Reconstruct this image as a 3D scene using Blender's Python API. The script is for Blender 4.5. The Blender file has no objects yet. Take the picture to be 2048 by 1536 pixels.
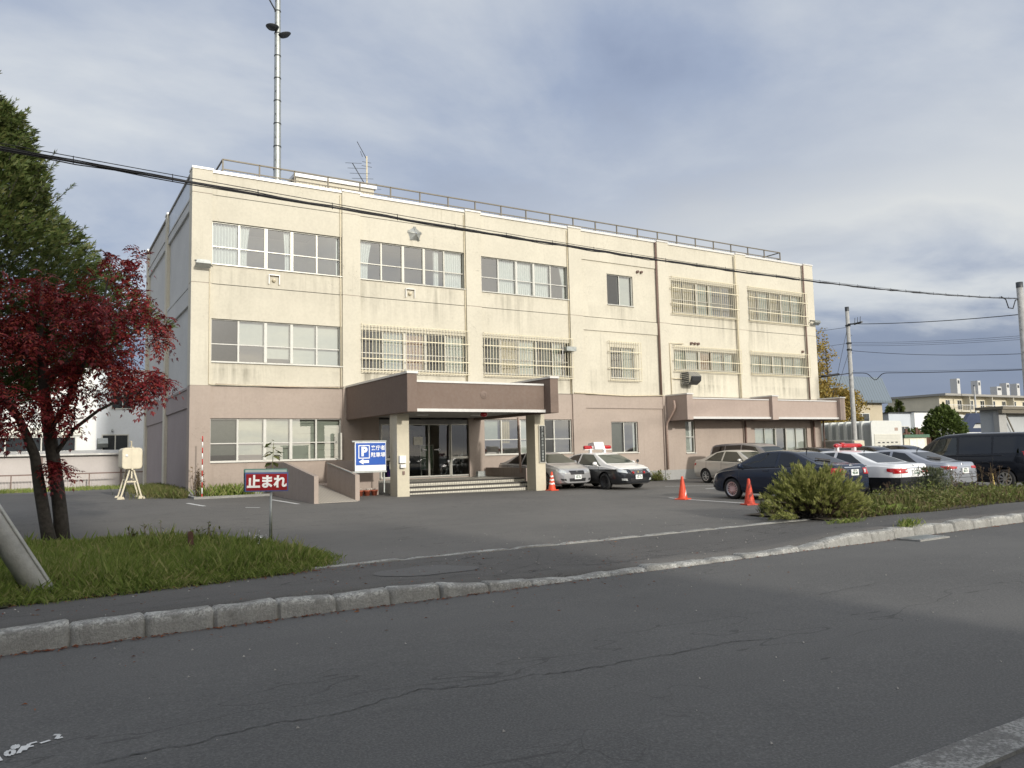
import bpy, bmesh, math, random
from mathutils import Vector, Matrix
from mathutils.bvhtree import BVHTree
from mathutils.noise import noise as pnoise
R = random.Random(7)
SC = bpy.context.scene
COL = SC.collection
PI = math.pi

# ------------------------------------------------------------------ tagging
def tag(o, label=None, cat=None, group=None, kind=None):
    if label: o['label'] = label
    if cat: o['category'] = cat
    if group: o['group'] = group
    if kind: o['kind'] = kind
    return o
WM = {}
def thing(name, label, cat, loc=(0, 0, 0), rz=0., group=None):
    o = bpy.data.objects.new(name, None); COL.objects.link(o)
    o.empty_display_size = .2
    o.location = loc; o.rotation_euler = (0, 0, rz)
    WM[o.name] = Matrix.Translation(Vector(loc)) @ Matrix.Rotation(rz, 4, 'Z')
    return tag(o, label, cat, group)

class MB:
    """collects shapes for ONE mesh"""
    def __init__(s): s.v = []; s.f = []; s.m = []; s.sm = []; s.cur = 0; s.smooth = False
    def add(s, vs, fs, smooth=None):
        n = len(s.v); s.v += [tuple(a) for a in vs]
        for f in fs:
            s.f.append(tuple(n + i for i in f)); s.m.append(s.cur); s.sm.append(s.smooth if smooth is None else smooth)
        return s
    def box(s, x0, x1, y0, y1, z0, z1):
        return s.add([(x0,y0,z0),(x1,y0,z0),(x1,y1,z0),(x0,y1,z0),(x0,y0,z1),(x1,y0,z1),(x1,y1,z1),(x0,y1,z1)],
                     [(0,3,2,1),(4,5,6,7),(0,1,5,4),(1,2,6,5),(2,3,7,6),(3,0,4,7)])
    def hexa(s, p):   # 8 corners: bottom 4 ccw, top 4 ccw
        return s.add(p, [(0,3,2,1),(4,5,6,7),(0,1,5,4),(1,2,6,5),(2,3,7,6),(3,0,4,7)])
    def prism(s, poly, y0, y1, axis='y'):   # poly in xz (axis y), yz (axis x), xy (axis z)
        n = len(poly)
        def mk(a, b, t): return (a, t, b) if axis == 'y' else ((t, a, b) if axis == 'x' else (a, b, t))
        vs = [mk(a, b, y0) for a, b in poly] + [mk(a, b, y1) for a, b in poly]
        fs = [tuple(range(n)), tuple(range(2*n-1, n-1, -1))]
        for i in range(n): fs.append((i, i+n, (i+1) % n + n, (i+1) % n))
        return s.add(vs, fs)
    def tube(s, pts, r, n=8, caps=True, smooth=True):
        pts = [Vector(p) for p in pts]
        rs = r if isinstance(r, (list, tuple)) else [r]*len(pts)
        vs = []; fs = []
        up = None
        for i, p in enumerate(pts):
            d = (pts[min(i+1, len(pts)-1)] - pts[max(i-1, 0)])
            if d.length < 1e-9: d = Vector((0, 0, 1))
            d.normalize()
            if up is None:
                a = Vector((0, 0, 1)) if abs(d.z) < .9 else Vector((1, 0, 0))
                e1 = d.cross(a).normalized()
            else:
                e1 = (up - d*up.dot(d))
                e1 = e1.normalized() if e1.length > 1e-6 else d.orthogonal().normalized()
            up = e1; e2 = d.cross(e1)
            for k in range(n):
                t = 2*PI*k/n
                vs.append(p + (e1*math.cos(t) + e2*math.sin(t))*rs[i])
        for i in range(len(pts)-1):
            for k in range(n):
                fs.append((i*n+k, i*n+(k+1) % n, (i+1)*n+(k+1) % n, (i+1)*n+k))
        s.add(vs, fs, smooth)
        if caps:
            m = len(vs); b = len(s.v)-m
            s.f.append(tuple(b+k for k in range(n-1, -1, -1))); s.m.append(s.cur); s.sm.append(False)
            s.f.append(tuple(b+m-n+k for k in range(n))); s.m.append(s.cur); s.sm.append(False)
        return s
    def bar(s, a, b, w, h=None):   # square bar
        a = Vector(a); b = Vector(b); h = h or w
        d = (b-a).normalized(); u = Vector((0,0,1)) if abs(d.z) < .9 else Vector((0,1,0))
        e1 = d.cross(u).normalized()*w/2; e2 = d.cross(e1).normalized()*h/2
        return s.hexa([a-e1-e2, a+e1-e2, a+e1+e2, a-e1+e2, b-e1-e2, b+e1-e2, b+e1+e2, b-e1+e2])
    def lathe(s, prof, n=24, axis='z', c=(0,0,0), smooth=True):   # prof [(r,h)]
        vs = []; fs = []
        for r, h in prof:
            for k in range(n):
                t = 2*PI*k/n; a, b = r*math.cos(t), r*math.sin(t)
                p = (a, b, h) if axis == 'z' else ((a, h, b) if axis == 'y' else (h, a, b))
                vs.append((p[0]+c[0], p[1]+c[1], p[2]+c[2]))
        for i in range(len(prof)-1):
            for k in range(n): fs.append((i*n+k, i*n+(k+1) % n, (i+1)*n+(k+1) % n, (i+1)*n+k))
        return s.add(vs, fs, smooth)
    def build(s, name, mats, parent=None, world=True, label=None, cat=None, group=None, kind=None, loc=None, bevel=0, angle=None):
        me = bpy.data.meshes.new(name)
        if not isinstance(mats, (list, tuple)): mats = [mats]
        M = None
        if parent is not None:
            M = WM[parent.name]
            if world:
                I = M.inverted(); vs = [tuple(I @ Vector(v)) for v in s.v]
            else: vs = s.v
        elif loc is not None:
            vs = [(v[0]-loc[0], v[1]-loc[1], v[2]-loc[2]) for v in s.v]; M = Matrix.Translation(Vector(loc))
        else: vs = s.v; M = Matrix.Identity(4)
        me.from_pydata(vs, [], s.f)
        for m in mats: me.materials.append(m)
        me.polygons.foreach_set('material_index', s.m)
        me.polygons.foreach_set('use_smooth', s.sm)
        me.validate(); me.update()
        if angle is not None: me.set_sharp_from_angle(angle=math.radians(angle))
        o = bpy.data.objects.new(name, me); COL.objects.link(o)
        if parent is not None: o.parent = parent
        elif loc is not None: o.location = loc
        WM[o.name] = M
        if bevel:
            b = o.modifiers.new('bevel', 'BEVEL'); b.width = bevel; b.segments = 2; b.limit_method = 'ANGLE'
        return tag(o, label, cat, group, kind)

def dup(o, loc, rz=None, label=None, parent=None):
    c = o.copy(); COL.objects.link(c)
    if parent is not None: c.parent = parent
    else:
        c.location = loc
        if rz is not None: c.rotation_euler = (0, 0, rz)
        if label: c['label'] = label
    WM[c.name] = WM[o.name]
    for ch in list(o.children): dup(ch, None, parent=c)
    return c

# ------------------------------------------------------------------ materials
def node(nt, t, **kw):
    n = nt.nodes.new(t)
    for k, v in kw.items():
        if k in ('operation', 'blend_type', 'data_type', 'noise_dimensions', 'wave_type', 'bands_direction', 'feature', 'sky_type', 'wave_profile', 'use_clamp', 'noise_type', 'distance'): setattr(n, k, v)
        else: n.inputs[k].default_value = v
    return n
def ramp(nt, fac, stops, interp='LINEAR'):
    n = nt.nodes.new('ShaderNodeValToRGB'); n.color_ramp.interpolation = interp
    e = n.color_ramp.elements
    while len(e) < len(stops): e.new(.5)
    for el, (p, c) in zip(e, stops):
        el.position = p
        el.color = (c, c, c, 1) if isinstance(c, (int, float)) else (*c, 1)
    nt.links.new(fac, n.inputs[0]); return n
def mixc(nt, fac, a, b, mode='MIX'):
    n = nt.nodes.new('ShaderNodeMix'); n.data_type = 'RGBA'; n.blend_type = mode
    for ix, val in ((0, fac), (6, a), (7, b)):
        sock = n.inputs[ix]
        if hasattr(val, 'links'): nt.links.new(val, sock)
        elif isinstance(val, (int, float)): sock.default_value = val if ix == 0 else (val, val, val, 1)
        else: sock.default_value = (*val, 1)
    return n.outputs[2]
def math_(nt, op, a, b=None, c=None, clamp=False):
    n = nt.nodes.new('ShaderNodeMath'); n.operation = op; n.use_clamp = clamp
    for i, val in enumerate((a, b, c)):
        if val is None: continue
        if hasattr(val, 'links'): nt.links.new(val, n.inputs[i])
        else: n.inputs[i].default_value = val
    return n.outputs[0]
def newmat(name):
    m = bpy.data.materials.new(name); m.use_nodes = True
    return m, m.node_tree, m.node_tree.nodes['Principled BSDF']
def coords(nt, scale=(1, 1, 1), which='Object', loc=(0, 0, 0)):
    tc = nt.nodes.new('ShaderNodeTexCoord'); mp = nt.nodes.new('ShaderNodeMapping')
    mp.inputs['Scale'].default_value = scale; mp.inputs['Location'].default_value = loc
    if which == 'Position':
        g = nt.nodes.new('ShaderNodeNewGeometry'); nt.links.new(g.outputs['Position'], mp.inputs[0])
    else: nt.links.new(tc.outputs[which], mp.inputs[0])
    return mp.outputs[0]
def noise_(nt, vec, scale=1., detail=4., rough=.55, dist=0.):
    n = node(nt, 'ShaderNodeTexNoise', Scale=scale, Detail=detail, Roughness=rough, Distortion=dist)
    nt.links.new(vec, n.inputs['Vector']); return n.outputs['Fac']

def simple(name, col, rough=.5, metal=0., var=.12, nscale=6., bump=0., spec=.5, coat=0., bscale=None):
    m, nt, b = newmat(name)
    v = coords(nt, which='Position')
    n = noise_(nt, v, nscale, 5, .6)
    lo = tuple(c*(1-var) for c in col); hi = tuple(min(1, c*(1+var)) for c in col)
    r = ramp(nt, n, [(.3, lo), (.7, hi)])
    nt.links.new(r.outputs[0], b.inputs['Base Color'])
    b.inputs['Roughness'].default_value = rough; b.inputs['Metallic'].default_value = metal
    b.inputs['Specular IOR Level'].default_value = spec; b.inputs['Coat Weight'].default_value = coat
    b.inputs['Coat Roughness'].default_value = .04
    if bump:
        bn = nt.nodes.new('ShaderNodeBump'); bn.inputs['Strength'].default_value = bump; bn.inputs['Distance'].default_value = .02
        n2 = noise_(nt, v, bscale or nscale*6, 4, .6)
        nt.links.new(n2, bn.inputs['Height']); nt.links.new(bn.outputs[0], b.inputs['Normal'])
    return m

def wallmat(name, col, stain=(.30, .27, .2), amount=.55, bump=.12, streak=.6, sills=()):
    """rendered wall paint with blotches, rain streaks and dirt below sills"""
    m, nt, b = newmat(name)
    v = coords(nt, which='Position')
    big = noise_(nt, v, .55, 5, .6); fine = noise_(nt, v, 9, 4, .7)
    c = mixc(nt, ramp(nt, big, [(.35, 0.), (.7, 1.)]).outputs[0], tuple(x*1.04 for x in col), tuple(x*.93 for x in col))
    c = mixc(nt, math_(nt, 'MULTIPLY', ramp(nt, fine, [(.4, 0.), (.75, 1.)]).outputs[0], .18), c, stain)
    st = noise_(nt, coords(nt, (3.2, 3.2, .16), 'Position'), 1.6, 6, .7)
    stm = ramp(nt, st, [(.52, 0.), (.78, 1.)]).outputs[0]
    area = ramp(nt, noise_(nt, coords(nt, which='Position', loc=(7, 3, 2)), .35, 3, .5), [(.42, 0.), (.62, 1.)]).outputs[0]
    k = math_(nt, 'MULTIPLY', stm, area)
    c = mixc(nt, math_(nt, 'MULTIPLY', k, amount*streak), c, stain)
    if sills:   # run-off dirt hanging below window sills
        g = nt.nodes.new('ShaderNodeNewGeometry'); sp = nt.nodes.new('ShaderNodeSeparateXYZ'); nt.links.new(g.outputs['Position'], sp.inputs[0])
        tot = None
        for z, dep in sills:
            t = math_(nt, 'DIVIDE', math_(nt, 'SUBTRACT', z, sp.outputs[2]), dep)
            inside = math_(nt, 'MULTIPLY', math_(nt, 'GREATER_THAN', t, 0.), math_(nt, 'SUBTRACT', 1., t, clamp=True))
            inside = math_(nt, 'MULTIPLY', inside, math_(nt, 'MULTIPLY', t, 9., clamp=True))
            tot = inside if tot is None else math_(nt, 'ADD', tot, inside)
        s2 = noise_(nt, coords(nt, (2.6, 2.6, .2), 'Position', (3, 1, 5)), 1.2, 4, .6)
        gx = ramp(nt, noise_(nt, coords(nt, (.5, .5, .3), 'Position', (2, 0, 3)), .55, 2, .5), [(.44, .06), (.6, 1.)]).outputs[0]
        bay = math_(nt, 'GREATER_THAN', math_(nt, 'FRACT', math_(nt, 'DIVIDE', math_(nt, 'SUBTRACT', sp.outputs[0], 4.72), 5.71)), .135)
        tot = math_(nt, 'MULTIPLY', tot, bay)
        k2 = math_(nt, 'MULTIPLY', math_(nt, 'MULTIPLY', ramp(nt, s2, [(.42, 0.), (.8, 1.)]).outputs[0], gx), math_(nt, 'POWER', tot, .8))
        c = mixc(nt, math_(nt, 'MULTIPLY', k2, amount*1.1, clamp=True), c, tuple(x*.6 for x in stain))
    # hairline cracks and a few patched areas
    hc = math_(nt, 'LESS_THAN', math_(nt, 'ABSOLUTE', math_(nt, 'SUBTRACT', noise_(nt, coords(nt, which='Position', loc=(1, 5, 2)), .8, 5, .6, .5), .5)), .0016)
    hg = ramp(nt, noise_(nt, coords(nt, which='Position', loc=(4, 8, 1)), .45, 2, .5), [(.5, 0.), (.58, 1.)]).outputs[0]
    c = mixc(nt, math_(nt, 'MULTIPLY', math_(nt, 'MULTIPLY', hc, hg), .35*amount), c, tuple(x*.5 for x in stain))
    pt = ramp(nt, noise_(nt, coords(nt, which='Position', loc=(14, 2, 6)), 1.1, 1, .3), [(.66, 0.), (.68, 1.)]).outputs[0]
    c = mixc(nt, math_(nt, 'MULTIPLY', pt, .3), c, tuple(min(1., x*.9) for x in col))
    nt.links.new(c, b.inputs['Base Color']); b.inputs['Roughness'].default_value = .85
    b.inputs['Specular IOR Level'].default_value = .25
    bn = nt.nodes.new('ShaderNodeBump'); bn.inputs['Strength'].default_value = bump; bn.inputs['Distance'].default_value = .01
    nt.links.new(noise_(nt, v, 45, 3, .6), bn.inputs['Height']); nt.links.new(bn.outputs[0], b.inputs['Normal'])
    return m

def asphalt(name, base, warm, crack=.5, seed=0., agg=.5, patch=(1.25, .8), crackscale=.35, kk=1.):
    m, nt, b = newmat(name)
    v = coords(nt, which='Position', loc=(seed, seed*.7, 0))
    big = noise_(nt, v, .22, 6, .6, .3); mid = noise_(nt, v, 1.3, 5, .65)
    fine = noise_(nt, v, 60, 3, .7); grit = noise_(nt, v, 190, 2, .8)
    c = mixc(nt, ramp(nt, big, [(.35, 0.), (.68, 1.)]).outputs[0], tuple(x*patch[1] for x in base), tuple(x*patch[0] for x in warm))
    c = mixc(nt, math_(nt, 'MULTIPLY', ramp(nt, mid, [(.4, 0.), (.75, 1.)]).outputs[0], .35), c, tuple(x*.72 for x in base))
    # smears stretched along the road
    sm = noise_(nt, coords(nt, (.25, 1.6, 1), 'Position', (seed, 2, 0)), .9, 5, .7)
    c = mixc(nt, math_(nt, 'MULTIPLY', ramp(nt, sm, [(.5, 0.), (.75, 1.)]).outputs[0], .35), c, tuple(x*1.35 for x in warm))
    c = mixc(nt, agg, c, ramp(nt, fine, [(.25, tuple(x*.45 for x in base)), (.5, base), (.75, tuple(x*1.9 for x in warm))]).outputs[0], 'MIX')
    c = mixc(nt, math_(nt, 'MULTIPLY', ramp(nt, grit, [(.66, 0.), (.74, 1.)]).outputs[0], .4), c, tuple(x*3.2 for x in warm))
    # meandering cracks: contour lines of a soft noise, only in some areas
    w1 = noise_(nt, v, crackscale, 4, .62, .6)
    d1 = math_(nt, 'ABSOLUTE', math_(nt, 'SUBTRACT', w1, .5))
    w2 = noise_(nt, coords(nt, (.35, 1.1, 1), 'Position', (seed+5, 9, 0)), crackscale*.8, 5, .65, .4)
    d2 = math_(nt, 'ABSOLUTE', math_(nt, 'SUBTRACT', w2, .47))
    wv = math_(nt, 'MULTIPLY_ADD', mid, .0028, .0002)
    k1 = math_(nt, 'LESS_THAN', d1, wv); k2 = math_(nt, 'LESS_THAN', d2, math_(nt, 'MULTIPLY', wv, .8))
    gate = ramp(nt, noise_(nt, coords(nt, which='Position', loc=(seed+11, 4, 0)), .3, 2, .5), [(.45, 0.), (.55, 1.)]).outputs[0]
    vo = node(nt, 'ShaderNodeTexVoronoi', feature='DISTANCE_TO_EDGE', Scale=2.6)
    vv = nt.nodes.new('ShaderNodeVectorMath'); vv.operation = 'ADD'
    nz = node(nt, 'ShaderNodeTexNoise', Scale=2.5, Detail=4.); nt.links.new(v, nz.inputs['Vector'])
    vs = nt.nodes.new('ShaderNodeVectorMath'); vs.operation = 'SCALE'; vs.inputs['Scale'].default_value = .45
    nt.links.new(nz.outputs['Color'], vs.inputs[0]); nt.links.new(v, vv.inputs[0]); nt.links.new(vs.outputs[0], vv.inputs[1]); nt.links.new(vv.outputs[0], vo.inputs['Vector'])
    gate2 = ramp(nt, noise_(nt, coords(nt, which='Position', loc=(seed+3, 14, 0)), .42, 3, .5), [(.6, 0.), (.66, 1.)]).outputs[0]
    k3 = math_(nt, 'MULTIPLY', math_(nt, 'LESS_THAN', vo.outputs['Distance'], .018), gate2)
    k = math_(nt, 'ADD', math_(nt, 'ADD', math_(nt, 'MULTIPLY', math_(nt, 'MULTIPLY', k1, gate), kk), k2), k3, clamp=True)
    c = mixc(nt, math_(nt, 'MULTIPLY', k, crack), c, tuple(x*.22 for x in base))
    nt.links.new(c, b.inputs['Base Color'])
    b.inputs['Roughness'].default_value = .88; b.inputs['Specular IOR Level'].default_value = .3
    bn = nt.nodes.new('ShaderNodeBump'); bn.inputs['Strength'].default_value = .5; bn.inputs['Distance'].default_value = .006
    hh = math_(nt, 'SUBTRACT', fine, math_(nt, 'MULTIPLY', k, .8))
    nt.links.new(hh, bn.inputs['Height']); nt.links.new(bn.outputs[0], b.inputs['Normal'])
    return m

def leafmat(name, cols, rough=.55, trans=.3, nscale=1.1):
    m, nt, b = newmat(name)
    g = nt.nodes.new('ShaderNodeNewGeometry')
    n = noise_(nt, coords(nt, which='Position'), nscale, 4, .6)
    k = math_(nt, 'ADD', math_(nt, 'MULTIPLY', g.outputs['Random Per Island'], .6), math_(nt, 'MULTIPLY', n, .5), clamp=True)
    st = [(i/(len(cols)-1)*.8+.1, c) for i, c in enumerate(cols)]
    r = ramp(nt, k, st)
    nt.links.new(r.outputs[0], b.inputs['Base Color']); b.inputs['Roughness'].default_value = rough
    b.inputs['Specular IOR Level'].default_value = .3
    t = nt.nodes.new('ShaderNodeBsdfTranslucent'); nt.links.new(r.outputs[0], t.inputs[0])
    mx = nt.nodes.new('ShaderNodeMixShader'); mx.inputs[0].default_value = trans
    nt.links.new(b.outputs[0], mx.inputs[1]); nt.links.new(t.outputs[0], mx.inputs[2])
    nt.links.new(mx.outputs[0], nt.nodes['Material Output'].inputs[0])
    return m

def glassmat(name, tint, base=.06, ior=1.5, rough=.0):
    m, nt, b = newmat(name)
    nt.nodes.remove(b)
    tr = nt.nodes.new('ShaderNodeBsdfTransparent'); tr.inputs[0].default_value = (*tint, 1)
    gl = nt.nodes.new('ShaderNodeBsdfGlossy'); gl.inputs['Roughness'].default_value = rough
    fr = nt.nodes.new('ShaderNodeFresnel'); fr.inputs[0].default_value = ior
    bn = nt.nodes.new('ShaderNodeBump'); bn.inputs['Strength'].default_value = .05; bn.inputs['Distance'].default_value = .02
    nt.links.new(noise_(nt, coords(nt, which='Position'), 1.2, 2, .5), bn.inputs['Height'])
    nt.links.new(bn.outputs[0], gl.inputs['Normal'])
    mx = nt.nodes.new('ShaderNodeMixShader')
    nt.links.new(math_(nt, 'ADD', fr.outputs[0], base, clamp=True), mx.inputs[0])
    nt.links.new(tr.outputs[0], mx.inputs[1]); nt.links.new(gl.outputs[0], mx.inputs[2])
    nt.links.new(mx.outputs[0], nt.nodes['Material Output'].inputs[0])
    return m

def emit(name, col, s):
    m, nt, b = newmat(name); b.inputs['Base Color'].default_value = (*col, 1)
    b.inputs['Emission Color'].default_value = (*col, 1); b.inputs['Emission Strength'].default_value = s
    return m

def carpaint(name, col, metal=.4, rough=.28, split=None, low=(.012, .013, .016)):
    m, nt, b = newmat(name)
    if split is not None:   # two-tone livery, painted along a line at this height of the body
        sp = nt.nodes.new('ShaderNodeSeparateXYZ'); nt.links.new(coords(nt), sp.inputs[0])
        k = math_(nt, 'GREATER_THAN', sp.outputs[2], split)
        nt.links.new(mixc(nt, k, low, col), b.inputs['Base Color'])
    else:
        n = noise_(nt, coords(nt), 3, 5, .7)
        nt.links.new(ramp(nt, n, [(.3, tuple(c*.93 for c in col)), (.7, col)]).outputs[0], b.inputs['Base Color'])
    if min(col) > .7: metal = 0.
    if max(col) < .1: metal, rough = .0, .2
    b.inputs['Metallic'].default_value = metal; b.inputs['Roughness'].default_value = rough
    b.inputs['Coat Weight'].default_value = .8 if max(col) > .1 else .35; b.inputs['Coat Roughness'].default_value = .05
    if max(col) < .1: b.inputs['Specular IOR Level'].default_value = .35
    bn = nt.nodes.new('ShaderNodeBump'); bn.inputs['Strength'].default_value = .04; bn.inputs['Distance'].default_value = .02
    nt.links.new(noise_(nt, coords(nt), 2.5, 2, .5), bn.inputs['Height']); nt.links.new(bn.outputs[0], b.inputs['Coat Normal'])
    return m

def text(name, s, size, loc, xdir, up, mat, parent=None, bold=0., ext=.002, align='CENTER', sx=1., **kw):
    c = bpy.data.curves.new(name, 'FONT'); c.body = s; c.size = size; c.align_x = align; c.align_y = 'CENTER'
    c.offset = bold; c.extrude = ext; c.resolution_u = 3
    o = bpy.data.objects.new(name, c); COL.objects.link(o)
    dg = bpy.context.evaluated_depsgraph_get(); dg.update()
    me = bpy.data.meshes.new_from_object(o.evaluated_get(dg))
    bpy.data.objects.remove(o)
    X = Vector(xdir).normalized(); U = Vector(up).normalized(); N = X.cross(U)
    b = MB()
    b.add([Vector(loc) + X*v.co.x*sx + U*v.co.y + N*v.co.z for v in me.vertices], [tuple(p.vertices) for p in me.polygons])
    return b.build(name, mat, parent, **kw)

def sm(a, b, x):
    t = min(1., max(0., (x-a)/(b-a))); return t*t*(3-2*t)
def gz(x, y):
    a = .22 - .22*sm(10, 27, x) if x > 3 else .22
    if y <= 18: return 0.
    h = a*min(1.35, (y-18)/11.)
    return h*(1 - sm(36, 50, y)*.75)

M = {}
M['cream'] = wallmat('cream_wall_paint', (.605, .57, .475), (.26, .24, .185), .9, sills=((8.82, 1.9), (4.98, .75), (5.56, 1.3)))
M['mauve'] = wallmat('mauve_wall_paint', (.40, .335, .29), (.19, .16, .135), .7)
M['brown'] = wallmat('brown_canopy_paint', (.185, .138, .114), (.3, .27, .24), .25)
M['annex'] = wallmat('annex_fascia_paint', (.40, .325, .285), (.2, .16, .14), .35)
M['grey_panel'] = wallmat('grey_side_panel', (.55, .55, .53), (.28, .28, .27), .4)
M['mauve_grey'] = wallmat('mauve_side_panel', (.34, .29, .28), (.2, .18, .17), .4)
M['plinth'] = wallmat('plinth_concrete', (.36, .36, .35), (.16, .16, .15), .7, .3)
M['concrete'] = wallmat('column_concrete', (.58, .535, .42), (.3, .27, .22), .35, .2)
M['coping'] = simple('white_metal_coping', (.64, .63, .61), .4, .2, .06)
M['alu'] = simple('aluminium_frame', (.50, .49, .44), .38, .35, .06)
M['white_frame'] = simple('white_window_frame', (.58, .575, .53), .45, 0, .06)
M['alu_dark'] = simple('bronze_grey_frame', (.2, .195, .185), .4, .5, .08)
M['grille'] = simple('cream_grille_bars', (.68, .62, .46), .55, 0, .15, 14)
M['rail'] = simple('olive_brown_railing', (.17, .15, .115), .55, .2, .15)
M['glass'] = glassmat('window_glass', (.84, .88, .86), .24)
M['glass_dark'] = glassmat('dark_entrance_glass', (.6, .64, .63), .045)
M['screen'] = glassmat('insect_screen_glass', (.40, .42, .41), .10, rough=.15)
M['blind'] = simple('grey_green_blind', (.58, .61, .53), .7, 0, .07)
M['roller'] = simple('pale_roller_blind', (.64, .65, .60), .75, 0, .05)
M['lace'] = simple('white_lace_curtain', (.82, .84, .83), .85, 0, .05)
M['curtain'] = simple('green_grey_curtain', (.56, .60, .53), .85, 0, .08)
M['yellow_curtain'] = simple('ochre_curtain', (.55, .45, .26), .85, 0, .08)
M['board'] = simple('orange_brown_board', (.42, .21, .11), .7, 0, .1)
M['interior'] = simple('room_paint', (.60, .60, .56), .85, 0, .05)
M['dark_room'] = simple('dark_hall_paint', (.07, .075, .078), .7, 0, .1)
M['roof'] = simple('roof_membrane', (.25, .25, .26), .8)
M['soffit'] = simple('canopy_soffit', (.30, .29, .28), .8)
M['steel'] = simple('galvanised_steel', (.36, .38, .37), .45, .6, .2, 9)
M['dark_steel'] = simple('dark_steel', (.06, .065, .07), .5, .4)
M['black'] = simple('black_plastic', (.018, .018, .02), .5)
M['rubber'] = simple('tyre_rubber', (.022, .022, .023), .75, 0, .2, 20)
M['chrome'] = simple('chrome', (.72, .73, .75), .12, 1., .03)
M['silver'] = simple('silver_wheel', (.60, .61, .62), .3, .75, .05)
M['white'] = simple('white_paint', (.80, .80, .79), .45, 0, .04)
M['white_sign'] = simple('white_sign_vinyl', (.82, .83, .84), .4, 0, .03)
M['blue_sign'] = simple('blue_sign_vinyl', (.008, .085, .42), .35, 0, .05)
M['red_sign'] = simple('red_sign_paint', (.25, .006, .010), .6, 0, .1, 10, spec=.2)
M['navy_rim'] = simple('navy_sign_edge', (.035, .06, .19), .45, 0, .1)
M['green_edge'] = simple('green_sign_edge', (.03, .13, .10), .5)
M['cone'] = simple('cone_plastic', (.66, .068, .022), .5, 0, .18, 5)
M['cone_dirty'] = simple('scuffed_cone_plastic', (.50, .05, .022), .6, 0, .4, 14)
M['redlens'] = simple('red_lens', (.42, .008, .012), .12, 0, .05, coat=.6)
M['clearlens'] = simple('clear_lamp_lens', (.62, .64, .63), .1, .4, .15, 30, coat=1.)
M['amber'] = simple('amber_lens', (.6, .2, .03), .2)
M['carglass'] = glassmat('tinted_car_glass', (.20, .215, .215), .045, 1.52)
M['carglass_light'] = glassmat('clear_car_glass', (.55, .62, .57), .05, 1.52)
M['car_inside'] = simple('car_interior', (.16, .155, .14), .8)
M['seat'] = simple('car_seat', (.2, .19, .17), .85)
M['plate'] = simple('number_plate_white', (.82, .83, .82), .4, 0, .02)
M['plate_ink'] = simple('number_plate_green', (.02, .09, .05), .5)
M['beige_tank'] = simple('beige_tank_paint', (.62, .56, .42), .45, 0, .08, 5)
M['grey_tank'] = simple('grey_tank_end', (.33, .37, .42), .5)
M['bark'] = simple('dark_bark', (.05, .043, .036), .9, 0, .45, 16, .8)
M['bark_grey'] = simple('grey_bark', (.10, .092, .08), .9, 0, .35, 14, .6)
M['pole'] = simple('utility_pole_concrete', (.36, .36, .35), .85, 0, .2, 5, .3)
M['cable'] = simple('black_cable', (.012, .012, .014), .6)
M['wood'] = simple('brown_wood_stake', (.10, .05, .035), .85, 0, .3, 12)
M['yellow_wood'] = simple('yellow_stake', (.55, .42, .14), .7)
M['terracotta'] = simple('terracotta_pot', (.36, .095, .05), .6, 0, .2)
M['paper'] = simple('notice_paper', (.74, .73, .66), .7)
M['paper_blue'] = simple('pale_blue_notice', (.50, .66, .74), .7)
M['blue_bin'] = simple('blue_bin_plastic', (.03, .04, .36), .45)
M['tile'] = None
M['asphalt'] = asphalt('road_asphalt', (.112, .111, .108), (.124, .121, .115), .35, 3., kk=.0)
M['asphalt_lot'] = asphalt('lot_asphalt', (.138, .134, .127), (.165, .156, .143), .45, 20., .5, (1.2, .85), .28, kk=.5)
M['asphalt_walk'] = asphalt('pavement_asphalt', (.098, .095, .092), (.115, .11, .104), .7, 41., .5, (1.25, .8), .6)
M['line'] = wallmat('worn_white_line', (.72, .72, .70), (.14, .14, .14), .9, .3)
M['kerb'] = None
# ================================================================== the station building
PX = [(4.72, 5.44), (10.45, 11.21), (16.12, 16.89), (21.73, 22.49), (27.40, 28.16), (33.22, 34.0), (38.98, 39.80)]
XL, XR, YF, YB = 4.72, 39.80, 30.0, 43.9
ZT, Z2, Z3, ZJ, ZP = 12.36, 4.27, 8.08, 11.46, .5
bld = thing('station_building', 'three storey cream and mauve public building with barred windows and brown porch', 'building', (XL, YF, 0))

def wall_rects(x0, x1, z0, z1, ops):
    """rectangles of a wall strip left over between openings (ops sorted bottom to top)"""
    out = []; z = z0
    for (a, b, c, d) in sorted(ops, key=lambda o: o[2]):
        if c > z: out.append((x0, x1, z, c))
        if a > x0 + .005: out.append((x0, a, c, d))
        if b < x1 - .005: out.append((b, x1, c, d))
        z = d
    if z < z1: out.append((x0, x1, z, z1))
    return out

F3 = {0: (5.44, 10.44, 8.84, 10.47), 1: (11.21, 16.08, 8.83, 10.47), 2: (16.9, 21.7, 8.82, 10.42), 3: (24.08, 25.74, 8.80, 10.34), 4: (28.36, 33.05, 8.74, 10.42), 5: (34.14, 38.86, 8.74, 10.42)}
F2 = {0: (5.44, 10.43, 5.17, 6.78), 1: (11.25, 16.1, 5.12, 6.72), 2: (16.95, 21.7, 5.12, 6.72), 3: (24.15, 25.72, 5.14, 6.66), 4: (28.36, 33.05, 5.72, 6.74), 5: (34.14, 38.86, 5.72, 6.74)}
F1 = {0: (5.44, 10.40, 1.48, 3.08), 2: (16.9, 21.68, 1.50, 3.07), 3: (24.06, 25.74, 1.44, 2.96), 4: (28.96, 29.64, 1.34, 3.0), 5: (34.18, 38.6, 1.2, 2.62)}
DOOR = (11.99, 16.62, .6, 3.5)

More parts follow.
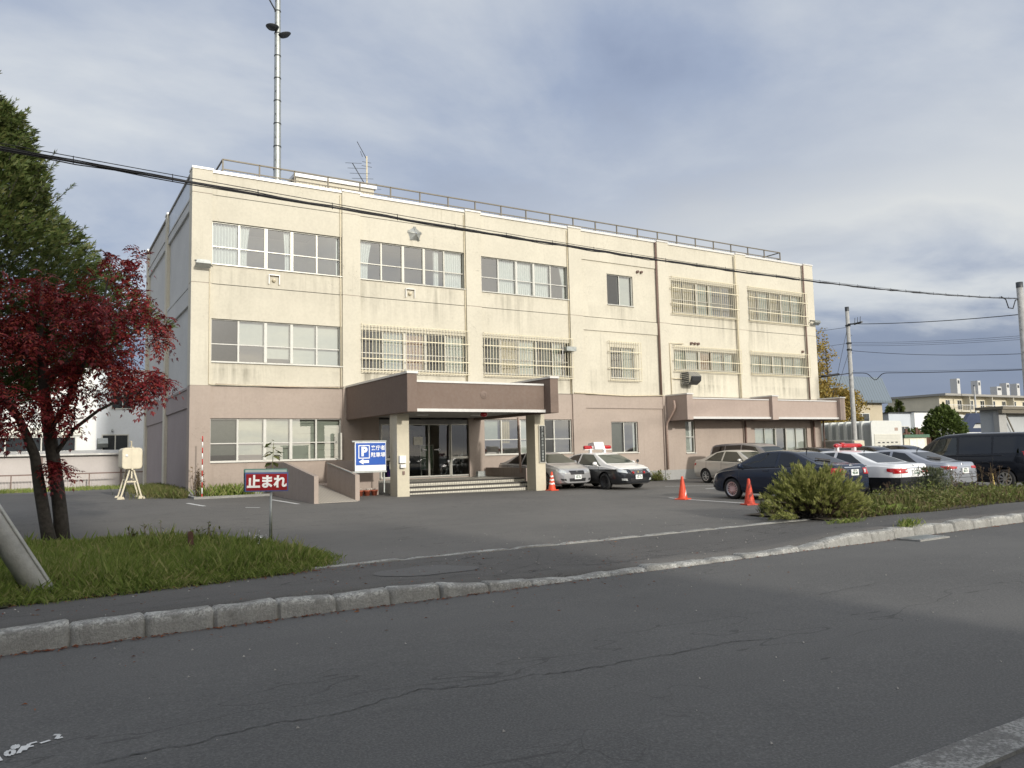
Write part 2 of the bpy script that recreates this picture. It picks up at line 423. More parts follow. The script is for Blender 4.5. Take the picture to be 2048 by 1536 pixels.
up = MB(); lo = MB()
JM = simple('joint_shadow_gap', (.25, .22, .17), .9)
G = .012
for bi in range(6):
    x0, x1 = PX[bi][1], PX[bi+1][0]
    ops = [d[bi] for d in (F1, F2, F3) if bi in d]
    if bi == 1: ops.append(DOOR)
    yw = YF + .085
    rec = bi == 3; pl = MB(); gr = MB()
    for (a, b, c, d) in wall_rects(x0, x1, ZP, ZT-.06, ops):
        cuts = [c] + [q for q in (Z2, Z3, ZJ) if c < q < d] + [d]
        for q0, q1 in zip(cuts, cuts[1:]):
            t = up if q0 >= Z2 - .001 else lo
            zz0 = q0 + (G if q0 in (Z2, Z3, ZJ) else 0); zz1 = q1 - (G if q1 in (Z2, Z3, ZJ) else 0)
            t.box(a, b, yw, yw+.22, zz0, zz1)
            for q in (q0, q1):
                if q in (Z2, Z3, ZJ): gr.box(a+.001, b-.001, yw+.02, yw+.2, q-G, q+G)
    if rec:   # projecting lintel beams of the narrow-window bay
        for (q, t, h) in ((3.62, lo, Z2-.03), (7.42, up, Z3-.03), (10.9, up, ZJ-.03)):
            t.box(x0, x1, YF+.03, yw, q, h)
    if bi not in (1,):
        pl.box(x0, x1, YF+.05, YF+.3, -.4, ZP); pl.build('plinth', M['plinth'], bld)
    gr.build('wall_joint', JM, bld)
up.build('upper_wall', M['cream'], bld)
lo.build('ground_floor_wall', M['mauve'], bld)
for (a, b) in PX:
    p = MB()
    last = b > 39
    for q0, q1, mi in ((-.4, ZP, 2), (ZP, Z2, 1), (Z2, Z3, 0), (Z3, ZJ, 0), (ZJ, ZT, 0)):
        p.cur = mi
        p.box(a, b, YF - (.0 if mi != 2 else -.006), YF+.6, q0 + (G if q0 > 1 else 0), q1 - (G if 1 < q1 < 12 else 0))
    p.cur = 1
    for q in (Z2, Z3, ZJ): p.box(a+.015, b-.015, YF+.015, YF+.5, q-G, q+G)
    p.build('pilaster', [M['cream'], M['mauve'], M['plinth']], bld)
# coping
for bi in range(6):
    c = MB(); c.box(PX[bi][1], PX[bi+1][0], YF+.03, YF+.5, ZT-.06, ZT+.05); c.build('coping', M['coping'], bld)
for (a, b) in PX:
    c = MB(); c.box(a-.02, b+.02, YF-.035, YF+.62, ZT, ZT+.075); c.build('coping', M['coping'], bld)
# left side wall
s = MB(); s.box(XL+.14, XL+.34, YF+.6, YB, -.4, ZT-.1)
s.cur = 0; s.build('side_wall', M['grey_panel'], bld)
s = MB(); s.box(XL+.125, XL+.14, YF+.6, 36.4, -.3, Z2); s.box(XL+.06, XL+.14, YF+.6, 36.4, 3.5, Z2)
s.box(XL+.02, XL+.14, YF+.6, 36.4, Z2-.1, Z2-.02)
s.box(XL+.11, XL+.14, 36.95, 43.3, -.3, 3.3); s.box(XL+.06, XL+.14, 36.95, 43.3, 3.3, Z2)
s.build('side_base_panel', M['mauve_grey'], bld)
s = MB()
for y0, y1 in ((30.6, 36.4), (36.95, 43.3)):
    for z0, z1 in ((7.35, 8.05), (11.0, 11.4)): s.box(XL+.05, XL+.14, y0, y1, z0, z1)
    s.box(XL+.02, XL+.14, y0, y1, 11.34, 11.42); s.box(XL+.03, XL+.14, y0, y1, 8.0, 8.1)
s.build('side_beam', M['grey_panel'], bld)
s = MB(); s.box(XL+.07, XL+.14, 30.6, 36.4, 11.43, ZT-.06); s.build('parapet_panel', simple('pale_blue_parapet_sheet', (.44, .49, .56), .35, .3, .08, 2), bld)
s = MB(); s.box(XL+.10, XL+.14, 36.95, 43.3, 11.43, ZT-.06); s.build('parapet_panel', M['grey_panel'], bld)
for y in (36.4, 43.3):
    s = MB(); s.box(XL, XL+.3, y, y+.55, -.3, ZT); s.build('pilaster', [M['cream']], bld)
    s = MB(); s.box(XL-.03, XL+.35, y-.03, y+.58, ZT+.001, ZT+.075); s.build('coping', M['coping'], bld)
s = MB(); s.box(XL+.03, XL+.4, 30.62, 36.37, ZT-.06, ZT+.03); s.box(XL+.03, XL+.4, 36.98, 43.27, ZT-.06, ZT+.03); s.build('coping', M['rail'], bld)
# right side, back, roof, floors
s = MB(); s.box(XR-.3, XR, YF+.6, YB, -.4, ZT-.1); s.box(XL+.34, XR-.3, YB-.25, YB, -.4, ZT-.1); s.build('rear_wall', M['cream'], bld)
s = MB(); s.box(XL+.34, XR-.3, YF+.31, YB-.25, 11.6, 11.9); s.build('roof', M['roof'], bld)
s = MB()
for z in (.3, 4.1, 7.9): s.box(XL+.34, XR-.3, YF+.31, YB-.25, z, z+.3)
s.box(XL+.34, XR-.3, 35.6, 35.8, .6, 11.6)
for a, b in PX[1:6]: s.box(a+.2, b-.2, YF+.6, 35.6, .6, 11.6)
s.build('room_partition', M['interior'], bld)

# ------------------------------------------------------------------ windows
FY = YF + .215      # glass plane
def curtain_mesh(mb, x0, x1, z0, z1, y, wav=.11, amp=.034, gather=0., side=1):
    n = max(4, int((x1-x0)/wav*7)); vs = []; fs = []
    ph = R.random()*6
    rows = 6
    for j in range(rows+1):
        t = j/rows
        for i in range(n+1):
            u = i/n; x = x0+(x1-x0)*u
            if gather:  # tied to one side lower down
                k = 1-gather*math.sin(min(1., t*1.15)*PI*.55)
                x = (x0 + (x1-x0)*u*k) if side > 0 else (x1 - (x1-x0)*(1-u)*k)
            vs.append((x, y+amp*math.sin(2*PI*(u*(x1-x0))/wav+ph+.4*math.sin(t*3)) + R.uniform(-.002, .002), z1+(z0-z1)*t))
    for j in range(rows):
        for i in range(n): fs.append((j*(n+1)+i, (j+1)*(n+1)+i, (j+1)*(n+1)+i+1, j*(n+1)+i+1))
    mb.add(vs, fs, True)
def blind_mesh(mb, x0, x1, z0, z1, y, slat=.038, tilt=.9, mess=0.):
    z = z1; 
    while z > z0:
        dz = 0; a = tilt
        if mess and R.random() < mess: dz = R.uniform(-.02, .03); a = R.uniform(.65, 1.1)
        h = slat*.56*math.sin(a); d = slat*.5*math.cos(a); e = R.uniform(-.003, .003) + dz
        mb.add([(x0, y-d, z-h), (x1, y-d, z-h+e), (x1, y+d, z+h+e), (x0, y+d, z+h)], [(0, 1, 2, 3)])
        z -= slat
def window(name, rect, layout='five', transom=.58, fill=None, frame='alu', label=None, screens=(), grille=None, yg=FY):
    x0, x1, z0, z1 = rect
    f = MB(); w = x1-x0
    t = .038
    y0, y1 = yg-.045, yg+.045
    f.box(x0, x1, y0, y1, z1-t, z1); f.box(x0, x1, y0, y1, z0, z0+t)
    f.box(x0, x0+t, y0, y1, z0+t, z1-t); f.box(x1-t, x1, y0, y1, z0+t, z1-t)
    # projecting sill
    f.box(x0-.02, x1+.02, YF+.02, y0, z0-.035, z0-.001)
    if layout == 'five':
        xs = [x0+w*i/5 for i in range(6)]
        thick = {2, 3}
    elif layout == 'two': xs = [x0, x0+w*.5, x1]; thick = set()
    else: xs = [x0, x1]; thick = set()
    for i, x in enumerate(xs[1:-1], 1):
        hw = .05 if i in thick else .02
        f.box(x-hw, x+hw, y0-(.03 if i in thick else .004), y1+.002, z0+t, z1-t)
    zt = z1-(z1-z0)*transom
    if transom:
        for i in range(len(xs)-1):
            a = xs[i]+(.05 if i in thick else .021); b = xs[i+1]-(.05 if i+1 in thick else .021)
            f.box(a, b, y0+.006, y1-.006, zt-.018, zt+.018)
            # inner sash edges
            f.box(a, a+.014, y0+.01, y1-.01, z0+t, z1-t); f.box(b-.014, b, y0+.01, y1-.01, z0+t, z1-t)
    o = f.build('window', M[frame], bld, label=label)
    g = MB(); sc = MB()
    for i in range(len(xs)-1):
        (sc if i in screens else g).add([(xs[i], yg, z0+t), (xs[i+1], yg, z0+t), (xs[i+1], yg, z1-t), (xs[i], yg, z1-t)], [(0, 1, 2, 3)])
    g.build('pane', M['glass'], o)
    if sc.v: sc.build('insect_screen', M['screen'], o)
    fill = fill or {}
    for i, items in fill.items():
        for it in (items if isinstance(items, list) else [items]):
            kind = it[0]; a, b = it[1], it[2]
            X0 = xs[i]+(xs[i+1]-xs[i])*a; X1 = xs[i]+(xs[i+1]-xs[i])*b
            m = MB(); yy = yg+.12
            lowz = z0 + (z1-z0)*(it[3] if len(it) > 3 else 0.)
            if kind in ('lace', 'curtain', 'yellow_curtain'):
                gth = it[4] if len(it) > 4 else 0
                curtain_mesh(m, X0, X1, lowz+.03, z1-.02, yy, gather=abs(gth), side=1 if gth >= 0 else -1)
                m.build('curtain', M[kind], o)
            elif kind == 'blind':
                blind_mesh(m, X0+.01, X1-.01, lowz+.03, z1-.05, yy, mess=it[4] if len(it) > 4 else 0.)
                m.build('blind', M['blind'], o)
            elif kind == 'roller':
                m.box(X0+.01, X1-.01, yy, yy+.004, lowz+.03, z1-.03); m.build('roller_blind', M['roller'], o)
            elif kind == 'board':
                m.box(X0+.01, X1-.01, yy, yy+.02, lowz, z1-.03); m.build('board', M['board'], o)
    if grille:
        gx0, gx1, gz0, gz1, levels = grille
        m = MB(); yb = YF-.13; n = int((gx1-gx0)/.148)
        for i in range(n+1):
            x = gx0+(gx1-gx0)*i/n
            m.box(x-.011, x+.011, yb-.0085, yb+.0085, gz0, gz1)
            m.box(x-.008, x+.008, yb+.0085, YF+.086, gz1-.02, gz1-.003); m.box(x-.008, x+.008, yb+.0085, YF+.086, gz0+.003, gz0+.02)
        for l in levels: m.box(gx0-.03, gx1+.03, yb-.022, yb-.0088, l-.02, l+.02)
        m.box(gx0-.01, gx1+.01, yb-.018, yb-.0088, gz1-.045, gz1-.015); m.box(gx0-.01, gx1+.01, yb-.018, yb-.0088, gz0+.012, gz0+.04)
        for l in levels:
            for x in (gx0, (gx0+gx1)/2, gx1): m.box(x-.012, x+.012, yb+.009, YF+.086, l-.012, l+.012)
        m.build('window_grille', M['grille'], o)
    return o
# top floor
window('w', F3[0], fill={0: ('lace', 0, .95), 1: ('lace', 0, .42, 0, .25), 2: [('lace', .7, 1., 0, -.2)], 4: ('lace', .84, 1)}, label='upper window with white lace curtains drawn on its left')
window('w', F3[1], fill={0: ('lace', .02, .62, 0, .3), 3: ('lace', .55, .8), 4: ('lace', .1, .98)}, label='upper window under the star emblem, one sash slid open')
window('w', F3[2], frame='white_frame', fill={0: ('lace', 0, .14), 1: ('lace', .1, .98), 2: ('lace', .1, .95), 3: ('lace', .06, .96), 4: ('lace', .62, 1, 0, -.5)}, label='upper window with lace curtains in three middle panes')
window('w', F3[3], 'two', 0, frame='white_frame', screens=(0,), fill={1: ('roller', 0, 1)}, label='small two pane sliding window without bars')
window('w', F3[4], fill={0: ('yellow_curtain', 0, .98), 1: ('yellow_curtain', .02, .9), 2: ('curtain', 0, .95), 3: ('curtain', .1, .4)}, grille=(28.24, 33.18, 8.6, 10.6, (9.16, 9.98)))
window('w', F3[5], fill={0: ('yellow_curtain', 0, .95), 1: ('curtain', .1, .98), 2: ('yellow_curtain', 0, .95), 3: ('curtain', .3, .98), 4: ('curtain', 0, .9)}, grille=(34.04, 39.0, 8.62, 10.6, (9.18, 9.98)))
# middle floor
window('w', F2[0], frame='white_frame', screens=(0,), fill={1: ('roller', 0, 1, .42), 2: ('roller', 0, 1, .12), 3: ('roller', 0, 1), 4: ('roller', 0, 1)}, label='plain window with pale roller blinds, insect screen on left pane')
window('w', F2[1], fill={0: ('curtain', .6, .95), 1: ('curtain', 0, .98), 2: [('board', 0, 1)], 3: ('curtain', .75, 1), 4: ('curtain', .02, .98)}, screens=(0, 3), grille=(11.22, 16.12, 4.97, 6.94, (5.52, 6.32)), label='barred window with an orange brown board in its centre pane')
window('w', F2[2], fill={0: ('curtain', .5, 1), 1: ('yellow_curtain', 0, .98), 2: ('curtain', 0, .98), 3: ('curtain', .5, .98), 4: ('curtain', .02, .6)}, screens=(0, 3), grille=(16.9, 21.72, 4.97, 6.92, (5.54, 6.34)))
window('w', F2[3], 'two', 0, frame='white_frame', fill={1: ('curtain', 0, 1)}, grille=(23.97, 25.95, 4.97, 6.94, (5.6, 6.42)))
window('w', F2[4], transom=0, fill={0: ('curtain', 0, 1), 1: ('roller', 0, 1), 2: ('board', 0, 1), 3: ('curtain', .1, .9), 4: ('curtain', 0, .9)}, grille=(28.24, 33.18, 5.58, 6.94, (6.16,)))
window('w', F2[5], transom=0, fill={i: ('curtain', .05, .97) for i in range(5)}, grille=(34.0, 38.96, 5.58, 6.93, (6.16,)))
# ground floor
window('w', F1[0], frame='white_frame', screens=(0,), fill={0: ('blind', 0, 1, .12), 1: ('blind', 0, 1, .13), 2: ('blind', 0, 1, 0, .1), 3: ('blind', 0, 1, 0, .12), 4: ('blind', 0, 1, 0, .12)}, label='ground floor window with grey green slatted blinds')
window('w', F1[2], frame='white_frame', fill={0: ('blind', 0, .9, .4), 1: ('yellow_curtain', .05, .55, .3), 2: ('roller', 0, 1)}, screens=(3,), label='ground floor window behind the porch column')
window('w', F1[3], 'two', 0, frame='white_frame', screens=(0,), fill={0: ('roller', 0, 1), 1: ('roller', .82, 1)}, label='small ground floor sliding window')
window('w', F1[4], 'one', .5, frame='white_frame', label='narrow tall window under the side canopy', fill={0: ('roller', 0, 1)})
window('w', F1[5], 'five', 0, fill={0: ('curtain', 0, 1), 1: ('curtain', 0, 1), 3: ('roller', 0, 1), 4: ('roller', 0, 1)})
# lit ceiling tubes seen in the top left room
for x, y in ((8.0, 31.6), (9.2, 31.6), (8.1, 33.2)):
    m = MB(); m.box(x, x+.85, y, y+.09, 11.42, 11.5); m.build('ceiling_light', emit('fluorescent_tube', (1, .97, .9), 5.), bld)

# ------------------------------------------------------------------ entrance
def rect_frame(mb, x0, x1, z0, z1, y0, y1, t):
    mb.box(x0, x1, y0, y1, z1-t, z1); mb.box(x0, x1, y0, y1, z0, z0+t); mb.box(x0, x0+t, y0, y1, z0+t, z1-t); mb.box(x1-t, x1, y0, y1, z0+t, z1-t)
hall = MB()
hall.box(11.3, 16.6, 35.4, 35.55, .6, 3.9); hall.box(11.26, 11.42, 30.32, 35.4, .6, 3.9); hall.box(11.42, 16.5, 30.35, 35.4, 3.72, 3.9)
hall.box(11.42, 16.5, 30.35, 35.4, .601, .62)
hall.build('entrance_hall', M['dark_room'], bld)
hw = MB(); hw.box(16.44, 16.52, 30.35, 35.4, .63, 3.7); hw.box(14.55, 16.43, 34.6, 34.7, .63, 3.2); hw.build('hall_wall', simple('pale_hall_wall', (.36, .36, .32), .7), bld)
dr = MB()
yd0, yd1 = 30.1, 30.22
dr.box(12.0, 16.62, yd0, yd1, 2.86, 3.05)
dr.box(16.48, 16.62, yd0, yd1, .6, 2.86); dr.box(12.0, 12.08, yd0, yd1, .6, 2.86)
dr.box(16.48, 16.62, yd0, yd1, 3.05, 3.5); dr.box(12.0, 16.48, yd0, yd1, .6, .64)
dr.box(13.2, 13.25, yd0, yd1, 3.05, 3.5); dr.box(14.95, 15.0, yd0, yd1, 3.05, 3.5)
ent = dr.build('entrance_door_frame', M['alu_dark'], bld)
g = MB(); g.add([(12.0, 30.16, 3.05), (16.48, 30.16, 3.05), (16.48, 30.16, 3.5), (12.0, 30.16, 3.5)], [(0, 1, 2, 3)]); g.build('transom_pane', M['glass_dark'], ent)
def door_leaf(nm, x0, x1, y, mid=None):
    d = MB(); rect_frame(d, x0, x1, .64, 2.86, y-.02, y+.02, .045)
    if mid: d.box(x0+.045, x1-.045, y-.024, y+.024, mid-.05, mid+.05)
    o = d.build(nm, M['alu'], bld)
    g = MB(); g.add([(x0+.04, y, .68), (x1-.04, y, .68), (x1-.04, y, 2.82), (x0+.04, y, 2.82)], [(0, 1, 2, 3)]); g.build('pane', M['glass_dark'], o)
    return o
door_leaf('side_light', 12.08, 13.22, 30.12, 1.42)
L1 = door_leaf('sliding_door', 13.22, 14.28, 30.18); L2 = door_leaf('sliding_door', 14.26, 15.28, 30.18)
door_leaf('side_light', 15.28, 16.48, 30.12, 1.42)
for o, x, s in ((L1, 14.0, 1), (L2, 14.52, -1)):
    h = MB(); h.box(x-.02, x+.16 if s > 0 else x+.2, 30.13, 30.15, 1.755, 1.785); h.lathe([(.055, 30.135), (.055, 30.15), (.03, 30.15), (.03, 30.135)], 14, 'y', (x-.02 if s > 0 else x+.22, 0, 1.77)); h.build('door_sticker', M['white_sign'], o)
for o, xs_ in ((L1, (13.34,)), (L2, (15.17,))):
    h = MB()
    for x in xs_: h.lathe([(0, 30.14), (.05, 30.142), (.05, 30.15)], 14, 'y', (x, 0, 1.28))
    h.build('door_sticker', M['white_sign'], o)
def paper(label, x0, x1, z0, z1, y, mat, lines=0):
    m = MB(); m.box(x0, x1, y, y+.004, z0, z1); o = m.build('notice', mat, None, label=label, cat='notice', loc=(x0, y, z0))
    return o
paper('cream notice taped on left sliding door', 13.55, 13.97, 1.98, 2.32, 30.145, M['paper'])
paper('pale blue poster on the glass beside the left porch column', 12.72, 13.1, 1.9, 2.5, 30.085, M['paper_blue'])
paper('small white notice low on the glass above the blue bin', 12.45, 12.78, 1.0, 1.32, 30.085, M['paper'])
m = MB(); m.box(15.05, 15.5, 34.5, 34.56, 1.75, 2.7); m.build('wall_poster', simple('dark_blue_poster', (.05, .06, .12)), bld)
m = MB(); m.box(15.75, 15.98, 34.5, 34.56, 1.9, 2.5); m.build('wall_poster', simple('dark_green_poster', (.07, .08, .07)), bld)

# ------------------------------------------------------------------ porch
porch = MB(); CX0, CX1, CY = 10.58, 16.72, 24.0
for x0, x1 in ((CX0, CX0+.36), (CX1-.36, CX1)):
    porch.box(x0, x1, CY, YF-.002, 3.02, 4.31)
porch.box(CX0+.36, CX1-.36, CY+.42, CY+.6, 3.14, 4.06)
can = porch.build('porch_canopy', M['brown'], bld, bevel=.012)
m = MB(); m.box(CX0+.36, CX1-.36, CY+.6, YF-.002, 3.12, 3.34); m.box(CX0+.36, CX1-.36, CY+.6, YF-.002, 3.85, 3.92); m.build('soffit', M['soffit'], can)
m = MB()
for x0, x1 in ((CX0, CX0+.36), (CX1-.36, CX1)): m.box(x0-.03, x1+.03, CY-.04, YF-.003, 4.312, 4.385)
m.box(CX0+.39, CX1-.39, CY+.38, CY+.64, 4.062, 4.13)
m.build('coping', M['coping'], can)
m = MB(); m.box(CX0+.361, CX1-.30, CY+.34, CY+.418, 3.05, 3.15); m.build('gutter_strip', M['coping'], can)
for x0, x1 in ((10.71, 11.15), (16.42, 16.92)):
    m = MB(); x1 = x0+.46; m.box(x0, x1, 25.22, 25.86, .0, 3.02); m.build('column', M['concrete'], can, bevel=.01)
m = MB(); m.box(12.5, 12.95, 27.4, 27.6, 3.085, 3.118); m.box(14.9, 15.35, 27.4, 27.6, 3.085, 3.118); m.build('ceiling_light', M['white'], can)
m = MB(); m.lathe([(0, 0), (.1, .01), (.13, .06), (.13, .12), (.06, .2), (0, .21)], 20, 'z', (0, 0, 0))
m.v = [(x+14.0, y+24.9, z+2.9) for x, y, z in m.v]
m.build('alarm_lamp', M['redlens'], None, label='round red lamp hanging under the porch ceiling', cat='lamp', loc=(14.0, 24.9, 2.9))
m = MB(); m.lathe([(.0, CY+.395), (.13, CY+.40), (.15, CY+.42)], 20, 'y', (13.75, 0, 3.66)); m.lathe([(.06, CY+.385), (.08, CY+.395)], 20, 'y', (13.75, 0, 3.66))
m.build('round_fitting', simple('faded_fitting', (.2, .15, .125), .8), can)

# tiled steps
def tilemat():
    m, nt, b = newmat('small_square_step_tile')
    br = nt.nodes.new('ShaderNodeTexBrick'); br.offset = 0; br.inputs['Scale'].default_value = 1.
    br.inputs['Brick Width'].default_value = .1; br.inputs['Row Height'].default_value = .1; br.inputs['Mortar Size'].default_value = .008
    br.inputs['Color1'].default_value = (.60, .58, .50, 1); br.inputs['Color2'].default_value = (.5, .48, .41, 1); br.inputs['Mortar'].default_value = (.2, .19, .17, 1)
    g = nt.nodes.new('ShaderNodeNewGeometry'); sp = nt.nodes.new('ShaderNodeSeparateXYZ'); nt.links.new(g.outputs['Position'], sp.inputs[0])
    cb = nt.nodes.new('ShaderNodeCombineXYZ'); nt.links.new(sp.outputs[0], cb.inputs[0]); nt.links.new(math_(nt, 'ADD', sp.outputs[2], sp.outputs[1]), cb.inputs[1])
    nt.links.new(cb.outputs[0], br.inputs[0]); nt.links.new(br.outputs['Color'], b.inputs['Base Color']); b.inputs['Roughness'].default_value = .5
    return m
M['tile'] = tilemat()
st = MB()
for i, y in enumerate((25.95, 26.35, 26.75)): st.box(11.12, 16.85, y, 26.3501 + .4*i if i < 2 else YF+.1, -.2, .15+.15*(i+1) - .03)
steps = st.build('entrance_steps', M['tile'], bld)
st = MB(); 
for i, y in enumerate((25.95, 26.35, 26.75)): st.box(11.12, 16.85, y-.014, y+.09, .15+.15*(i+1)-.085, .15+.15*(i+1)-.026)
st.build('step_band', simple('dark_step_band', (.05, .045, .042), .7), steps)  # dark bands along the upper part of each riser
st = MB(); st.box(8.95, 10.64, 27.4, YF+.05, -.2, .565); st.build('platform', M['mauve'], bld); st = MB(); st.box(16.851, 17.0, 26.6, 29.9, -.2, .95); st.build('low_wall', M['mauve'], bld)
# ramp with side walls
def wedge(mb, x0, x1, pts): mb.prism(pts, x0, x1, 'x')
def rampmat():
    m, nt, b = newmat('ribbed_ramp_tile'); g = nt.nodes.new('ShaderNodeNewGeometry'); sp = nt.nodes.new('ShaderNodeSeparateXYZ'); nt.links.new(g.outputs['Position'], sp.inputs[0])
    w = math_(nt, 'FRACT', math_(nt, 'MULTIPLY', sp.outputs[0], 10.)); k = math_(nt, 'LESS_THAN', w, .22)
    nt.links.new(mixc(nt, k, (.46, .42, .36), (.2, .18, .16)), b.inputs['Base Color']); b.inputs['Roughness'].default_value = .8
    return m
rm = MB(); wedge(rm, 7.62, 8.95, [(24.3, .0), (24.3, .14), (28.2, .56), (29.98, .57), (29.98, .0)]); ramp_o = rm.build('access_ramp', rampmat(), bld)
for x0, x1, pts in ((7.48, 7.62, [(24.2, 0.), (24.2, .98), (27.7, 1.42), (29.98, 1.42), (29.98, 0.)]),
                    (8.95, 9.1, [(24.55, 0.), (24.55, .97), (27.4, 1.34), (27.4, 0.)])):
    m = MB(); wedge(m, x0, x1, pts); m.build('ramp_wall', M['mauve'], ramp_o)
m = MB(); m.box(9.75, 9.9, 26.95, 29.98, .2, 1.42); m.build('ramp_wall', M['mauve'], ramp_o)
m = MB(); m.box(9.1, 10.64, 26.78, 26.93, .05, 1.05); m.build('planter_wall', M['mauve'], bld)
m = MB(); m.tube([(8.92, 24.75, 1.03), (8.92, 27.35, 1.36)], .022, 8)
for y, z in ((24.95, 1.05), (26.1, 1.2), (27.2, 1.34)): m.tube([(8.92, y, z), (8.99, y, z-.06)], .012, 6)
m.build('handrail', M['steel'], ramp_o)
m = MB(); m.box(10.2, 10.26, 29.6, 29.9, 1.45, 2.5); m.build('notice_case', M['alu'], bld)

# ------------------------------------------------------------------ side canopy (annex)
AX = MB()
fins = ((27.62, 28.02), (33.86, 34.32), (39.62, 40.06))
for a, b in fins: AX.box(a, b, 28.5, YF-.002, 3.0, 4.26)
AX.box(28.02, 33.86, 28.72, 28.9, 3.12, 4.06); AX.box(34.32, 39.62, 28.72, 28.9, 3.12, 4.06)
ann = AX.build('side_canopy', M['annex'], bld, bevel=.012)
m = MB(); m.box(28.02, 33.86, 28.9, YF-.002, 3.1, 3.25); m.box(34.32, 39.62, 28.9, YF-.002, 3.1, 3.25); m.build('soffit', M['annex'], ann)
m = MB()
for a, b in fins: m.box(a-.03, b+.03, 28.46, YF-.003, 4.262, 4.33)
m.box(28.06, 33.82, 28.68, YF-.003, 4.062, 4.12); m.box(34.36, 39.58, 28.68, YF-.003, 4.062, 4.12); m.build('coping', M['coping'], ann)
m = MB(); m.box(28.021, 33.859, 28.63, 28.718, 3.05, 3.16); m.box(34.321, 39.619, 28.63, 28.718, 3.05, 3.16); m.build('gutter_strip', M['coping'], ann)

# downpipes and thin pipes
def pipe(pts, r, mat, name='downpipe'): 
    m = MB(); m.tube(pts, r, 8); return m.build(name, M[mat], bld)
M['pipe_m'] = simple('mauve_pipe', (.36, .27, .225), .5); M['pipe_c'] = simple('cream_pipe', (.62, .55, .4), .5); M['pipe_b'] = simple('brown_pipe', (.17, .11, .09), .5)
pipe([(27.5, 29.3, 4.0), (27.5, 29.25, 3.72), (27.5, 29.3, 3.55), (27.5, 29.85, 2.9), (27.5, 29.9, 2.7), (27.5, 29.9, .55)], .055, 'pipe_m')
pipe([(33.1, 29.95, 4.25), (33.1, 29.95, 12.25)], .05, 'pipe_c'); pipe([(33.3, 29.93, 3.0), (33.3, 29.93, .3)], .05, 'pipe_b')
pipe([(38.88, 29.97, 4.3), (38.88, 29.97, 12.3)], .05, 'pipe_b'); pipe([(39.0, 29.9, 3.0), (39.0, 29.9, .3)], .06, 'pipe_b'); pipe([(39.75, 29.8, 3.0), (39.75, 29.8, .3)], .05, 'pipe_b')
pipe([(27.3, 29.99, 4.3), (27.3, 29.99, 12.3)], .05, 'pipe_b')
pipe([(16.78, 26.9, .75), (16.78, 27, 3.0)], .05, 'pipe_m')
for i, (x, c) in enumerate(((10.38, 'pipe_c'), (16.07, 'pipe_c'), (21.68, 'pipe_c'))): pipe([(x, 30.05, 4.3), (x, 30.05, 12.2)], .022, c, 'conduit')
pipe([(5.36, 29.97, 8.75), (5.36, 29.97, 4.32), (10.3, 29.99, 4.30)], .018, 'pipe_c', 'conduit')
pipe([(5.6, 29.98, 4.34), (8.2, 29.97, 4.28), (10.5, 29.97, 4.34)], .014, 'pipe_m', 'conduit')
pipe([(21.8, 29.97, 4.33), (25, 29.97, 4.24), (27.4, 29.97, 4.3)], .03, 'pipe_c', 'conduit')
pipe([(28.0, 29.97, 4.3), (28.0, 29.97, 7.05), (28.95, 29.97, 7.05)], .03, 'pipe_c', 'conduit'); pipe([(28.0, 29.97, 5.2), (28.75, 29.97, 5.2)], .03, 'pipe_c', 'conduit')

# roof railing
rr = MB(); zt = ZT+.62; zm = ZT+.24; yr = 30.32
rr.bar((5.85, yr, zt), (37.35, yr, zt), .05); rr.bar((5.85, yr, zm), (37.35, yr, zm), .04)
for x in (5.85, 37.35): rr.bar((x, yr, zt), (x, 33.2 if x > 9 else 42.5, zt), .05); rr.bar((x, yr, zm), (x, 33.2 if x > 9 else 42.5, zm), .04)
n = 23
for i in range(n+1):
    x = 5.85+(37.35-5.85)*i/n; rr.bar((x, yr, 11.9), (x, yr, zt), .05)
    if i % 2: rr.tube([(x-.13, yr, 11.9), (x-.13, yr, ZT+.12), (x-.09, yr, ZT+.22), (x, yr, ZT+.25)], .018, 6)
for y in (31.7, 33.2): rr.bar((37.35, y, 11.9), (37.35, y, zt), .05)
for i in range(232):
    x = 5.95+i*.135; rr.box(x-.005, x+.005, yr-.005, yr+.005, 12.0, zm)
rr.build('roof_railing', M['rail'], bld)
# penthouse
ph = MB(); ph.box(9.7, 13.4, 34.0, 38.5, 11.9, 14.12); p_o = ph.build('penthouse', M['cream'], bld)
m = MB()
for i in range(16): m.box(9.85+i*.23, 9.87+i*.23, 33.98, 33.999, 12.1, 14.0)
m.build('cladding_rib', M['pipe_c'], p_o)
m = MB(); m.box(9.6, 13.5, 33.9, 38.6, 14.121, 14.27); m.build('coping', M['coping'], p_o)

# ------------------------------------------------------------------ things fixed to the building
mast = thing('radio_mast', 'tall galvanised tapering steel radio mast on the roof', 'mast', (8.6, 33, 11.9))
m = MB(); 
segs = [11.9 + i*1.02 for i in range(18)]
for i in range(17):
    r0 = .165-.0048*i; m.lathe([(r0, segs[i]), (r0-.004, segs[i+1])], 20, 'z', (8.6, 33, 0))
m.build('pole', M['steel'], mast)
for i in range(16):
    m = MB(); z = segs[i]+.35; s = 1 if i % 2 else -1
    m.tube([(8.6-.12, 33-.1, z), (8.6-.12, 33-.24, z+.02)], .012, 6); m.build('climbing_step', M['dark_steel'], mast)
for i in range(16):
    m = MB(); r0 = .165-.0048*i; z = segs[i+1]; m.lathe([(r0-.01, z-.035), (r0+.012, z-.035), (r0+.012, z+.01), (r0-.01, z+.01)], 20, 'z', (8.6, 33, 0), False); m.build('joint_ring', M['dark_steel'], mast)
